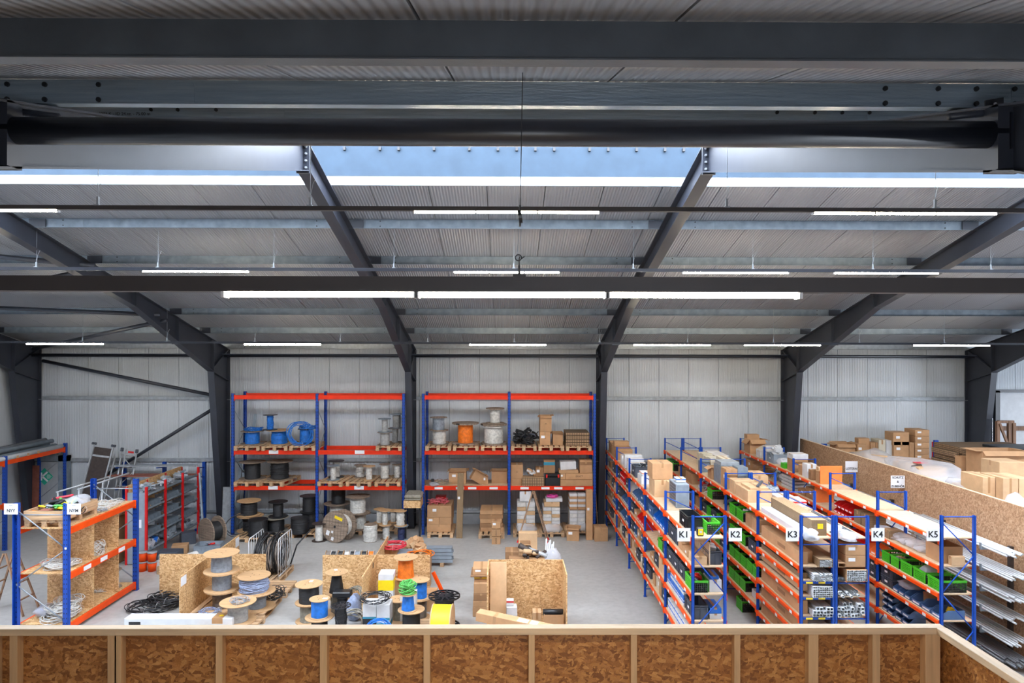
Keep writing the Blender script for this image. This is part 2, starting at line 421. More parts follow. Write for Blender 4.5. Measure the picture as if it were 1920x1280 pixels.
# far wall: 1 m sandwich panels with a 7 mm joint over a dark backing
mb = MB(); x = -15.9
while x < XR:
    x2 = min(x+.988, XR)
    if not (x2 > 16.4 and x < 21.0): mb.box(x, x2, YW, YW+.1, .35, 6.1)
    else: mb.box(x, x2, YW, YW+.1, 4.47, 6.1)
    x += 1.0
struct('wall_back', mb, 'wall panel')
struct('trim_1', MB().box(XL-.1, 16.4, YW+.101, YW+.13, 0, 6.2).box(21.0, XR, YW+.101, YW+.13, 0, 6.2).box(16.4, 21.0, YW+.101, YW+.13, 4.5, 6.2), 'panel seam')
struct('baseboard_back', MB().box(XL, 16.4, YW-.06, YW+.1, 0, .35).box(21.0, XR, YW-.06, YW+.1, 0, .35), 'concrete plinth')
gab = [(YB-.1, 0), (YW+.1, 0), (YW+.1, roof_far(YW)), (SKY1, roof_far(SKY1)), (RIDGE, 9.6), (SKY0, roof_near(SKY0)), (YB-.1, roof_near(YB))]
struct('wall_left', MB().prism(gab, XL-.1, XL), 'gable panel')
# right gable has an added opening for fill light (y 8..14, z 1.4..4.4)
mb = MB().prism([(YB-.1, 0), (8, 0), (8, roof_near(8)), (YB-.1, roof_near(YB))], XR, XR+.1)
mb.prism([(14, 0), (YW+.1, 0), (YW+.1, roof_far(YW)), (14, roof_far(14))], XR, XR+.1)
mb.prism([(8, 4.4), (14, 4.4), (14, roof_far(14)), (SKY1, roof_far(SKY1)), (RIDGE, 9.6), (SKY0, roof_near(SKY0)), (8, roof_near(8))], XR, XR+.1)
mb.prism([(8, 0), (14, 0), (14, 1.4), (8, 1.4)], XR, XR+.1)
struct('wall_right', mb, 'gable panel')
struct('wall_front', MB().box(XL, XR, YB-.1, YB, 0, 4.35).box(XL, .35, YB-.1, YB, 4.35, 5.05).box(1.65, XR, YB-.1, YB, 4.35, 5.05).box(XL, XR, YB-.1, YB, 5.05, 6.2), 'wall panel')  # window opening added to light the balustrade and near goods
mb = MB()
for i in range(3): mb.box(.38+i*.65-.03, .38+i*.65+.0, YB-.08, YB-.04, 4.35, 5.05)
struct('added_window_2', mb, 'aluminium')  # glazing bars for the added window behind the viewer
# roof slopes, 1 m panels running up the slope
def slope(f, ya, yb, name):
    mb = MB(); x = XL-.1; k = 0
    while x < XR:
        x2 = min(x+1.026, XR+.1)
        mb.prism([(ya, f(ya)), (yb, f(yb)), (yb, f(yb)+.1), (ya, f(ya)+.1)], x, x2); x += 1.04
    o = struct(name, mb, 'roof panel')
    return o
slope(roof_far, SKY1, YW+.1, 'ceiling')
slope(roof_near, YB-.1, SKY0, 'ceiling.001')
struct('trim_2', MB().prism([(SKY1, roof_far(SKY1)+.101), (YW+.1, roof_far(YW+.1)+.101), (YW+.1, roof_far(YW+.1)+.13), (SKY1, roof_far(SKY1)+.13)], XL-.1, XR)
       .prism([(YB-.1, roof_near(YB-.1)+.101), (SKY0, roof_near(SKY0)+.101), (SKY0, roof_near(SKY0)+.13), (YB-.1, roof_near(YB-.1)+.13)], XL-.1, XR), 'panel seam')
# skylight kerbs and glazing
zk = CAM_H+3.56
struct('trim_3', MB().box(XL, XR, SKY1+.02, SKY1+.06, CAM_H+3.02, zk).box(XL, XR, SKY0-.06, SKY0-.02, CAM_H+3.0, zk), 'kerb steel')
struct('trim_4', MB().box(XL, XR, SKY1-.03, SKY1+.0, roof_far(SKY1)-.01, roof_far(SKY1)+.10).box(XL, XR, SKY0, SKY0+.03, roof_near(SKY0)-.01, roof_near(SKY0)+.10), 'white plastic')
struct('trim_5', MB().box(XL, XR, SKY1-.035, SKY1+.01, roof_far(SKY1)-.035, roof_far(SKY1)-.011), 'galvanised steel')
struct('window_1', MB().prism([(SKY0-.05, zk+.01), (RIDGE, zk+.22), (SKY1+.05, zk+.01), (SKY1+.05, zk+.02), (RIDGE, zk+.23), (SKY0-.05, zk+.02)], XL, XR), 'glazing')
mb = MB()
x = XL+.4
while x < XR:
    mb.box(x, x+.04, SKY1-.03, SKY1+.02, zk-.10, zk-.04); x += R.choice((.33, .5, .62))
struct('trim_6', mb, 'black plastic')
# glazing bars of the unseen fill-light opening added in the right gable
mb = MB()
for i in range(4): mb.box(XR+.03, XR+.07, 8+i*2-.03, 8+i*2+.03, 1.4, 4.4)
for z in (2.4, 3.4): mb.box(XR+.03, XR+.07, 8, 14, z-.02, z+.02)
struct('added_window_3', mb, 'aluminium')
# bright opening in the far wall on the right: translucent gate leaves
struct('window_4', MB().box(16.55, 21.0, YW+.12, YW+.13, .0, 4.4), 'white plastic')
struct('trim_7', MB().box(16.40, 16.55, YW-.04, YW+.1, 0, 4.47).box(16.4, 21.0, YW-.04, YW+.1, 4.40, 4.50), 'black tube')
mb = MB().box(16.6, 20.9, YW+.02, YW+.09, 3.12, 3.26).box(16.6, 20.9, YW+.02, YW+.09, 2.24, 2.32)
struct('trim_8', mb, 'crate wood')

# ------------------------------------------------------------------ steel portal frames
FX = [-15.45+6.17*i for i in range(8)]
for i in range(1, 8): FX[i] = -9.28+6.18*(i-1)
FX[0] = -15.5
def top_far(Y): return roof_far(Y)-.19
def top_near(Y): return roof_near(Y)-.19
def portal(X, label, near_col=True):
    t_ = thing('portal_frame', label, 'steel frame', (X, YW, 0))
    D = .40; yo, yi_top, yi_bot = 22.72, 21.5, 22.25
    zh = CAM_H-.76
    def L(poly): return [(y-YW, z) for y, z in poly]
    # far column, haunched far rafter
    MB().prism(L([(yi_bot, 0), (yo, 0), (yo, top_far(yo)), (yi_top+.02, top_far(yi_top)), (yi_top+.02, zh)]), -.006, .006).build('column_web', 'anthracite steel', t_)
    MB().strip(L([(yo, 0.02), (yo, top_far(yo))]), -.1, .1, .016).build('column_flange', 'anthracite steel', t_)
    MB().strip(L([(yi_top, zh), (yi_bot, .02)]), -.1, .1, .016).build('column_flange', 'anthracite steel', t_)
    MB().box(-.12, .12, yi_bot-YW-.06, yo-YW+.02, 0, .02).build('base_plate', 'anthracite steel', t_)
    MB().prism(L([(yi_top, zh), (yi_top, top_far(yi_top)), (RIDGE, top_far(RIDGE)), (RIDGE, top_far(RIDGE)-D), (17.0, top_far(17.0)-D)]), -.006, .006).build('rafter_web', 'anthracite steel', t_)
    MB().strip(L([(yo, top_far(yo)), (RIDGE, top_far(RIDGE))]), -.1, .1, -.014).build('rafter_flange', 'anthracite steel', t_)
    MB().strip(L([(yi_top, zh), (17.0, top_far(17.0)-D), (RIDGE, top_far(RIDGE)-D)]), -.1, .1, .014).build('rafter_flange', 'anthracite steel', t_)
    for ya, yb, za, zb in ((yi_top, yi_top, zh, top_far(yi_top)), (17.0, 17.0, top_far(17)-D, top_far(17)), (19.2, 19.2, top_far(19.2)-.75, top_far(19.2))):
        MB().box(-.1, .1, ya-YW-.008, ya-YW+.008, za, zb).build('stiffener', 'anthracite steel', t_)
    MB().prism(L([(yi_top, zh), (yo, zh-.34), (yo, zh-.36), (yi_top, zh-.02)]), -.1, .1).build('stiffener', 'anthracite steel', t_)
    MB().prism(L([(yi_top, zh+.05), (yo-.05, top_far(yo)-.02), (yo-.12, top_far(yo)), (yi_top, zh+.13)]), -.09, .09).build('stiffener', 'anthracite steel', t_)
    # ridge end plates with bolts
    za, zb = top_far(RIDGE)-D-.05, top_far(RIDGE)+.02
    MB().box(-.1, .1, RIDGE-YW-.02, RIDGE-YW+.02, za, zb).build('ridge_plate', 'anthracite steel', t_)
    many(MB().at(rx=PI/2).disc(.017, -.02, .02, 8), 'bolt', 'galvanised bright', t_, [(q, RIDGE-YW-.03, za+.08+k*.105) for q in (-.055, .055) for k in range(4)])
    # near rafter and near column
    yn = YB+.08
    MB().prism(L([(RIDGE, top_near(RIDGE)), (RIDGE, top_near(RIDGE)-D), (4.0, top_near(4.0)-D), (YB+1.25, zh), (yn, zh-.2), (yn, top_near(yn))]), -.006, .006).build('near_rafter_web', 'anthracite steel', t_)
    MB().strip(L([(RIDGE, top_near(RIDGE)), (yn, top_near(yn))]), -.1, .1, -.014).build('near_rafter_flange', 'anthracite steel', t_)
    MB().strip(L([(RIDGE, top_near(RIDGE)-D), (4.0, top_near(4.0)-D), (YB+1.25, zh)]), -.1, .1, -.014).build('near_rafter_flange', 'anthracite steel', t_)
    for ys in (4.15,):
        MB().box(-.1, .1, ys-YW-.03, ys-YW+.10, top_near(ys)-D, top_near(ys)).build('stiffener', 'anthracite steel', t_)
    MB().prism(L([(yn, 0), (yn+.5, 0), (YB+1.25, zh), (yn, zh)]), -.006, .006).box(-.1, .1, yn-YW, yn-YW+.014, 0, zh).build('near_column', 'anthracite steel', t_)
    # purlin cleats on the top flange
    for Y in (13.4, 15.25, 17.05, 18.95, 20.8):
        MB().box(-.02 if X < 0 else -.3, .3 if X < 0 else .02, Y-YW-.045, Y-YW-.03, top_far(Y)+.01, top_far(Y)+.17).build('purlin_cleat', 'anthracite steel', t_)
    return t_
frame_names = ['dark steel portal frame in the left corner beside the left wall', 'dark steel portal frame left of the wall rack with blue drums',
               'dark steel portal frame between the two tall wall racks', 'dark steel portal frame right of the wall rack with the ladder',
               'dark steel portal frame where the strand board partition meets the wall', 'dark steel portal frame beside the brown wooden crate frame',
               'dark steel portal frame right of the bright gate', 'dark steel portal frame nearest the right gable']
for X, l in zip(FX, frame_names): portal(X, l)

# ------------------------------------------------------------------ purlins
def zpurlin(name, label, Y, f, dirn, mat, h=.185, fl=.07, sticker=False):
    t_ = thing(name, label, 'roof beam', (0, Y, f(Y)))
    mb = MB()
    s_ = 1 if dirn > 0 else -1
    mb.box(XL+.05, XR-.05, -.004, .004, -h, -.004)
    mb.box(XL+.05, XR-.05, 0 if s_ > 0 else -fl, fl if s_ > 0 else 0, -.006-.0, -.002) if False else None
    mb.box(XL+.05, XR-.05, -fl, 0, -h-.003, -h+.003)
    mb.box(XL+.05, XR-.05, 0, fl, -.026, -.020)
    mb.build('web', mat, t_)
    near = dirn < 0
    many(MB().at(rx=PI/2).disc(.017 if near else .013, 0, .012, 8), 'bolt', 'black plastic', t_,
         [(X+dx, -.004, dz) for X in (FX[2:4] if near else FX[1:5]) for dx in ((-.52, -.16, .10, .36) if near and X > 0 else (-.25, 0, .36) if near else (-.62, .62)) for dz in (-.04, -.14)])
    many(MB().box(.34, 1.0, -.0075, -.004, -h+.01, -.03), 'sleeve', mat, t_, [(X, 0, 0) for X in FX[1:6]])
    return t_
words = ['first', 'second', 'third', 'fourth', 'fifth']
for k, Y in enumerate((13.4, 15.25, 17.05, 18.95, 20.8)):
    zpurlin('roof_purlin', f'galvanised roof purlin below the far ceiling slope, {words[k]} from the skylight', Y, roof_far, 1, 'galvanised steel')
zpurlin('roof_purlin', 'galvanised eave purlin along the top of the far wall', YW-.18, roof_far, 1, 'galvanised bright')
for k, (Y, l) in enumerate(((2.76, 'wide glossy grey roof purlin nearest the viewer overhead'), (4.61, 'glossy bluish roof purlin behind the nearest one, with bolts at its ends'),
                            (6.46, 'glossy roof purlin half hidden by the round black tube'), (8.35, 'roof purlin on the near slope beside the skylight kerb'))):
    pu_ = zpurlin('roof_purlin', l, Y, roof_near, -1, 'glossy purlin' if Y > 3 else 'dark purlin')
    if 6 < Y < 7: inst_ = bpy.data.objects.new('lettering', text_mesh('Pos. 1073-K - ID 24.ez. - 75.00 m', .042, 'printed black')); col.objects.link(inst_); inst_.parent = pu_; inst_.location = (XP(225, Y), -.0085, ZP(225, 214, Y)-roof_near(Y)); inst_.rotation_euler = (PI/2, 0, 0)
zpurlin('roof_purlin', 'roof purlin directly above the viewer beside the near wall', .9, roof_near, -1, 'glossy purlin')

# round black tube between the near rafters
c0 = PY(30, 245, 4.2); r_ = .082
tb = thing('black_tube', 'thick round black steel tube across the view below the near roof', 'steel tube', (0, 4.2, c0.z))
MB().tube([(FX[2]+.03, 0, 0), (FX[3]-.03, 0, 0)], r_, 24).build('tube', 'black tube', tb)
for X in (FX[2]+.02, FX[3]-.03): MB().box(X, X+.01, -.095, .095, -.11, .11).build('end_plate', 'black tube', tb)
for a_, b_, l in ((FX[1], FX[2], 'round black steel tube of the next bay at the upper left edge'), (FX[3], FX[4], 'round black steel tube of the next bay at the upper right edge')):
    tag(MB().tube([(a_+.03, 4.2, c0.z), (b_-.03, 4.2, c0.z)], r_, 24).build('black_tube', 'black tube'), l, 'steel tube')
# gusset and diagonal at the right end of the tube
gp = PY(1885, 205, 4.35)
g = thing('brace_gusset', 'dark drilled gusset plate with diagonal strut at the upper right edge', 'steel plate', gp)
mb = MB(); a = PY(1848, 188, 4.35)-gp; b = PY(1882, 182, 4.35)-gp; c = PY(1882, 212, 4.35)-gp; d = PY(1848, 210, 4.35)-gp
mb.add([tuple(a), tuple(b), tuple(c), tuple(d)]+[tuple(v_+Vector((0, .012, 0))) for v_ in (a, b, c, d)], [(0, 1, 2, 3), (7, 6, 5, 4), (0, 4, 5, 1), (1, 5, 6, 2), (2, 6, 7, 3), (3, 7, 4, 0)])
mb.build('plate', 'black tube', g)
hc = PY(1866, 195, 4.34)-gp
MB().at(hc.x, hc.y, hc.z, rx=PI/2).disc(.011, 0, .003, 12).build('hole', 'white paper', g)
MB().tube([PY(1780, 219, 4.2)-gp, PY(1925, 203, 4.35)-gp], .022, 8).build('strut', 'anthracite steel', g)
g2 = thing('brace_gusset', 'dark diagonal strut at the upper left edge beside the black tube', 'steel strut', PY(40, 210, 4.4))
MB().tube([PY(-10, 203, 4.4)-PY(40, 210, 4.4), PY(110, 219, 4.25)-PY(40, 210, 4.4)], .022, 8).build('strut', 'anthracite steel', g2)

# ------------------------------------------------------------------ wall girts, eave tube, bracing
def girt(label, z, h, mat):
    o = MB().box(XL+.05, 16.3, -.07, .0, -h/2, h/2).box(XL+.05, 16.3, -.085, -.07, -h/2, -h/2+.015).build('wall_girt', mat, None, (0, YW-.001, z)); return tag(o, label, 'wall rail')
girt('galvanised wall rail halfway up the far wall', ZP(1300, 747, 22.75), .11, 'galvanised bright')
girt('galvanised wall rail low on the far wall behind the racks', ZP(900, 862, 22.75), .11, 'galvanised bright')
girt('thin galvanised rail along the foot of the far wall panels', .42, .07, 'galvanised bright')
zt = ZP(950, 667, 22.3)
tag(MB().tube([(XL+.1, 22.3, zt), (XR-.1, 22.3, zt)], .055, 12).build('eave_tube', 'black tube'), 'long horizontal black tube below the eave of the far wall', 'steel tube')
def brace(label, a, b, r=.055):
    tag(MB().tube([a, b], r, 10).build('bracing_tube', 'anthracite steel'), label, 'steel tube')
brace('dark wall brace falling from the corner column towards the left portal column', PY(80, 676, 22.5), PY(400, 741, 22.2))
brace('dark wall brace rising behind the red rack to the left portal column', PY(195, 893, 22.6), PY(400, 766, 22.2))
brace('upper horizontal roof brace tube at the left edge', PY(-120, 470, 14.4), PY(178, 498, 15.0))
brace('short diagonal roof brace below the upper brace at the left edge', PY(-150, 575, 17.6), PY(178, 503, 15.1))
brace('lower horizontal roof brace tube at the left edge', PY(-100, 573, 17.4), PY(300, 590, 18.1))
brace('long diagonal roof brace running down to the left corner', PY(62, 654, 22.0), PY(312, 600, 18.3))

# ------------------------------------------------------------------ luminaire rails
def rail(label, Y, ytop, ybot, leds, hangers, h, x_end=0, roofz=None):
    z1 = ZP(950, ytop, Y); z0 = ZP(950, ybot, Y)
    t_ = thing('light_rail', label, 'light rail', (0, Y, z0))
    MB().box(XL+.3, XR-2, -.03, .03, 0, z1-z0).build('trunking', 'rail grey' if Y < 10 else 'black tube', t_)
    for a, b in leds:
        xa, xb = XP(a, Y), XP(b, Y)
        MB().bbox(xa, xb, -.022, .022, -h, 0, .01).build('led_insert', 'led tube', t_)
        MB().box(xa-.012, xa, -.024, .024, -h-.004, 0).box(xb, xb+.012, -.024, .024, -h-.004, 0).build('end_cap', 'white plastic', t_)
    rz_ = roofz if roofz else (roof_far(Y) if Y > RIDGE else roof_near(Y))
    for px in hangers:
        X = XP(px, Y)
        m_ = MB().tube([(X, 0, z1-z0), (X+.01, 0, rz_-z0)], .0035, 4)
        m_.box(X-.03, X+.03, -.034, .034, z1-z0-.002, z1-z0+.012).box(X-.012, X+.012, -.012, .012, z1-z0+.012, z1-z0+.10)
        m_.tube([(X, 0, z1-z0+.10), (X+.03, 0, z1-z0+.25), (X+.07, 0, z1-z0+.33)], .003, 4)
        m_.build('hanger', 'galvanised bright', t_)
rail('large dark light rail crossing the middle of the view, lit in its centre', 2.48, 520, 548, [(425, 780), (783, 1136), (1139, 1494)], [], .018)
rail('light rail hanging just under the skylight with three lit sections', 7.65, 388, 396, [(-60, 108), (777, 891), (893, 1006), (1008, 1122), (1525, 1638), (1640, 1752), (1754, 1866)],
     [183, 581, 975, 1362, 1753], .022, roofz=None)
rail('thin light rail behind the large one, halfway down the far roof slope', 13.5, 503, 509, [(-40, -5), (268, 466), (851, 916), (918, 982), (984, 1048), (1280, 1477), (1563, 1758)],
     [68, 296, 513, 738, 963, 1187, 1411, 1636, 1857], .03)
rail('farthest thin light rail close to the eave of the far wall', 18.45, 641, 645, [(50, 195), (458, 602), (880, 1024), (1188, 1332), (1395, 1538), (1712, 1855)],
     [155, 313, 478, 638, 802, 964, 1124, 1289, 1450, 1611, 1770], .035)
# pulley hanger over the near rail
p0 = PY(975, 521, 2.48)
pl = thing('pulley_hanger', 'thin pulley cable with hook hanging above the middle of the large rail', 'pulley', p0)
ring = PY(972, 483, 2.48)-p0; pu = PY(975, 406, 2.48)-p0; tp = PY(980, 136, 2.48)-p0
MB().tube([pu, tp], .0016, 5).build('cable', 'black plastic', pl)
MB().tube([ring+Vector((-.003, 0, .02)), pu+Vector((-.004, 0, 0))], .0012, 4).tube([ring+Vector((.006, 0, .02)), pu+Vector((.006, 0, 0))], .0012, 4).build('double_cable', 'galvanised steel', pl)
MB().at(pu.x, pu.y, pu.z, ry=PI/2-.15).disc(.024, -.006, .006, 16).at(pu.x, pu.y, pu.z).box(-.003, .003, -.012, .012, -.035, .04).build('pulley', 'black plastic', pl)
mb = MB(); mb.at(ring.x, ring.y, ring.z)
mb.tube([(.011*math.cos(a*PI/8), 0, .011*math.sin(a*PI/8)) for a in range(16)], .0022, 6, closed=True).tube([(.008, 0, -.006), (.022, 0, .004)], .002, 5)
mb.build('ring', 'black plastic', pl)
MB().box(-.007, .001, -.006, .006, .008, .045).tube([(-.003, 0, .045), (-.003, 0, .07), (-.001, 0, .078)], .0025, 6).build('hook', 'rail grey', pl)
MB().box(-.026, .02, -.036, .036, -.0, .010).box(-.022, .016, -.034, .034, -.012, -.0).build('rail_clamp', 'rail grey', pl)
# rail light itself comes from the lit inserts

# ------------------------------------------------------------------ mezzanine balustrade
RY0 = 4.10; ztop = ZP(950, 1178, RY0); zu = ztop-.040
XC = XP(1757, RY0)
bal = thing('balustrade', 'strand board balustrade with light timber studs and handrail along the gallery', 'balustrade', (0, RY0, 0))
MF = ztop-1.12
MB().bbox(-9.0, XC+.06, 0, .065, zu-ztop, 0, .002).build('handrail', 'spruce timber x', bal, (0, 0, ztop))
MB().bbox(XC-.0, XC+.065, -6.0, .0, zu-ztop, 0, .002).build('handrail', 'spruce timber y', bal, (0, 0, ztop))
for px, wpx in ((-190, 14), (-15, 14), (25, 14), (210, 16), (221, 12), (411, 12), (607, 13), (801, 12), (998, 11), (1190, 11), (1384, 11), (1527, 18), (1645, 14)):
    X = XP(px, RY0)
    MB().bbox(-wpx/600, wpx/600, 0.004, .058, MF, zu, .0015).build('stud', 'spruce timber', bal, (X, 0, 0))
MB().bbox(-.045, .045, .002, .06, MF, zu, .002).build('corner_post', 'spruce timber', bal, (XC-.02, 0, 0))
MB().bbox(0, .055, -.95, -.90, MF, zu, .002).build('stud', 'spruce timber', bal, (XC+.003, 0, 0))
MB().bbox(0, .055, -1.6, -1.55, MF, zu, .002).build('stud', 'spruce timber', bal, (XC+.003, 0, 0))
MB().box(-9.0, XC+.06, .060, .078, MF-.3, zu).build('panel', 'osb rail board', bal)
MB().box(XC+.06, XC+.078, -6.0, .078, MF-.3, zu).build('panel', 'osb rail board', bal)
struct('floor.001', MB().box(-9, XC+.06, YB, RY0+.06, MF-.25, MF), 'chipboard')
# ================================================================== object builders
_cache = {}
def cached(key, fn):
    if key not in _cache: _cache[key] = fn()
    return _cache[key]
def inst(name, me, parent, loc=(0, 0, 0), rot=None):
    o = bpy.data.objects.new(name, me); col.objects.link(o); o.parent = parent; o.location = loc
    if rot: o.rotation_euler = rot
    return o

def winding_mesh(r, h, d, messy, mat, seed, taper=0.0):
    def f():
        q = random.Random(seed); mb = MB(); n = 30; prof = []
        rows = max(4, int(h/d)); vs = []; fs = []
        levels = []
        for k in range(rows):
            z = h*k/rows
            rr = r*(1+q.uniform(-messy, messy)) + taper*(1-(k+.5)/rows)
            levels += [(rr-d*.32, z), (rr+d*.15, z+h/rows*.3), (rr+d*.15, z+h/rows*.7)]
        levels.append((levels[-1][0]-d*.3, h))
        ph = [q.uniform(0, 6.28) for _ in range(4)]
        for rr, z in levels:
            for i in range(n):
                a = 2*PI*i/n
                w_ = 1+messy*.8*math.sin(3*a+ph[0]+z*9)*math.sin(2*a+ph[1]+z*14)
                vs.append((rr*w_*math.cos(a), rr*w_*math.sin(a), z+d*messy*3*math.sin(2*a+ph[2]+z*20)*(0 < z < h*.97)))
        m = len(levels)
        for k in range(m-1):
            for i in range(n):
                j = (i+1) % n; fs.append((k*n+i, k*n+j, (k+1)*n+j, (k+1)*n+i))
        mb.add(vs, fs, True)
        if messy > .02:       # a few loose turns lying over the winding
            for t_ in range(5):
                z0 = q.uniform(.15, .85)*h; am = q.uniform(.05, .35)*h; p = q.uniform(0, 6.28)
                mb.tube([((r+taper*.5+d*.5)*math.cos(a*PI/12), (r+taper*.5+d*.5)*math.sin(a*PI/12), min(h*.95, max(h*.05, z0+am*math.sin(a*PI/12+p)))) for a in range(24)], d*.45, 5, closed=True)
        return mb.mesh('cable_winding', mat)
    return cached(('wind', round(r, 3), round(h, 3), round(d, 3), messy, mat, seed, taper), f)
def spool(label, loc, R_, h, rw, cable='black', disc='plywood disc', d=.016, messy=.01, rot=None, rz=None, group=None, t=.014, taper=0.0, seed=1, thin=False, sticker=False, name='cable_spool', cat='cable spool'):
    o = thing(name, label, cat, loc, 0, group)
    o.rotation_euler = rot if rot else (0, 0, R.uniform(0, 6.28) if rz is None else rz)
    if disc == 'spoked':
        def fm():
            m_ = MB().lathe([(R_-.02, 0), (R_, 0), (R_, t), (R_-.02, t)], 32, False, True).lathe([(.02, 0), (.09, 0), (.09, t), (.02, t)], 20, False, True)
            m_.lathe([(R_*.62, .002), (R_*.66, .002), (R_*.66, t-.002), (R_*.62, t-.002)], 28, False, True)
            for k in range(12):
                a = PI*2*k/12; m_.at(rz=a).box(.085, R_-.015, -.012, .012, .001, t-.001)
            m_.at().lathe([(.09, .003), (R_*.4, .003), (R_*.4, t-.004), (.09, t-.004)], 24, False, True)
            return m_.mesh('flange', 'black plastic')
        fl = cached(('sf', round(R_, 3), t), fm)
    else:
        fl = cached(('fl', round(R_, 3), t, disc), lambda: MB().disc(R_, 0, t, 36, .022).lathe([(.0, t*.45), (.022, t*.45)], 12).mesh('flange', disc))
    inst('flange', fl, o); inst('flange', fl, o, (0, 0, h-t))
    inst('cable_winding', winding_mesh(rw, h-2*t, d, messy, 'cable '+cable, seed, taper), o, (0, 0, t))
    if disc in ('plywood disc', 'weathered planks') and R_ > .2:
        for k in range(3):
            a = k*2.1+.4; inst('flange_bolt', cached('fb', lambda: MB().disc(.010, 0, .004, 8).mesh('flange_bolt', 'dark board')), o, (R_*.32*math.cos(a), R_*.32*math.sin(a), h-.001))
    if sticker: inst('paper_label', cached(('st', sticker), lambda: MB().box(-.05, .05, -.035, .035, 0, .0015).mesh('paper_label', 'white paper')), o, (R_*.55, 0, h))
    return o

def pallet(label, loc, rz=0, group=None, mat='pallet wood y', w=.8, l=1.2):
    """euro pallet, length along y, origin at the centre of its underside"""
    o = thing('pallet', label, 'pallet', loc, rz, group)
    def deck():
        m_ = MB()
        for k in range(5): x = -w/2+(w-.12)*k/4; m_.box(x, x+.12-.0, -l/2, l/2, .122, .144)
        return m_.mesh('deck_boards', mat)
    def cross():
        m_ = MB()
        return m_.box(-w/2, w/2, -.05, .05, .100, .122).mesh('cross_board', 'pallet wood')
    def runner():
        m_ = MB().box(-.05, .05, -l/2, l/2, 0, .022)
        for y in (-l/2+.05, 0, l/2-.05): m_.box(-.05, .05, y-.05, y+.05, .022, .100)
        return m_.mesh('runner', mat)
    inst('deck_boards', cached(('pd', mat, w, l), deck), o)
    for y in (-l/2+.05, 0, l/2-.05): inst('cross_board', cached(('pc', w), cross), o, (0, y, 0))
    for x in (-w/2+.05, 0, w/2-.05): inst('runner', cached(('pr', mat, l), runner), o, (x, 0, 0))
    return o

def box(label, loc, w, d, h, mat='cardboard', rz=0, group=None, tape=True, sticker=None, open_=False, flaps=1.0, name='cardboard_box', cat='box', rot=None, mark=None, print_=None):
    """carton, origin at the centre of its underside"""
    o = thing(name, label, cat, loc, rz, group, rot)
    if not open_:
        inst('carton_body', cached(('bx', round(w, 3), round(d, 3), round(h, 3), mat), lambda: MB().bbox(-w/2, w/2, -d/2, d/2, 0, h, .006).mesh('carton_body', mat)), o)
        if tape:
            mb = MB()
            tw = min(.024, min(w, d)*.14)
            if w >= d: mb.box(-w/2-.001, w/2+.001, -tw, tw, h-.0, h+.0012).box(-w/2-.0015, -w/2, -tw, tw, h*.72, h+.0012).box(w/2, w/2+.0015, -tw, tw, h*.72, h+.0012)
            else: mb.box(-tw, tw, -d/2-.001, d/2+.001, h, h+.0012).box(-tw, tw, -d/2-.0015, -d/2, h*.72, h+.0012).box(-tw, tw, d/2, d/2+.0015, h*.72, h+.0012)
            mb.build('tape', 'packing tape', o)
    else:
        t_ = .006; mb = MB().box(-w/2, w/2, -d/2, d/2, 0, t_).box(-w/2, -w/2+t_, -d/2, d/2, t_, h).box(w/2-t_, w/2, -d/2, d/2, t_, h).box(-w/2+t_, w/2-t_, -d/2, -d/2+t_, t_, h).box(-w/2+t_, w/2-t_, d/2-t_, d/2, t_, h)
        mb.build('carton_body', mat, o)
        if flaps:
            f = min(w, d)*.42
            q = random.Random(int(w*1000+d*77+h*31))
            for (x, y, rz_, ln) in ((0, -d/2, 0, w), (0, d/2, PI, w), (-w/2, 0, -PI/2, d), (w/2, 0, PI/2, d)):
                MB().box(-ln/2+.004, ln/2-.004, -f*flaps, 0, -.002, .002).build('flap', mat, o, (x, y, h), (q.uniform(-.3, .9), 0, rz_))
    if sticker:
        sw, sh_ = min(.12, w*.35), min(.08, h*.3)
        face = sticker
        if 'f' in face: MB().box(-sw/2, sw/2, -.002, 0, -sh_/2, sh_/2).build('paper_label', 'white paper', o, (-w*.2, -d/2-.0003, h*.62))
        if 'l' in face: MB().box(-.002, 0, -sw/2, sw/2, -sh_/2, sh_/2).build('paper_label', 'white paper', o, (-w/2-.0003, -d*.15, h*.6))
        if 't' in face: MB().box(-sw/2, sw/2, -sh_/2, sh_/2, 0, .002).build('paper_label', 'white paper', o, (w*.15, -d*.1, h+.0013))
    if mark:   # coloured band
        MB().box(-w/2-.001, w/2+.001, -d/2-.001, d/2+.001, h*.62, h*.86).build('printed_band', mark, o)
    if print_:
        inst('lettering', text_mesh(print_[0], print_[1], 'printed black'), o, (0, -d/2-.001, h*.5), (PI/2, print_[2] if len(print_) > 2 else 0, 0))
    return o

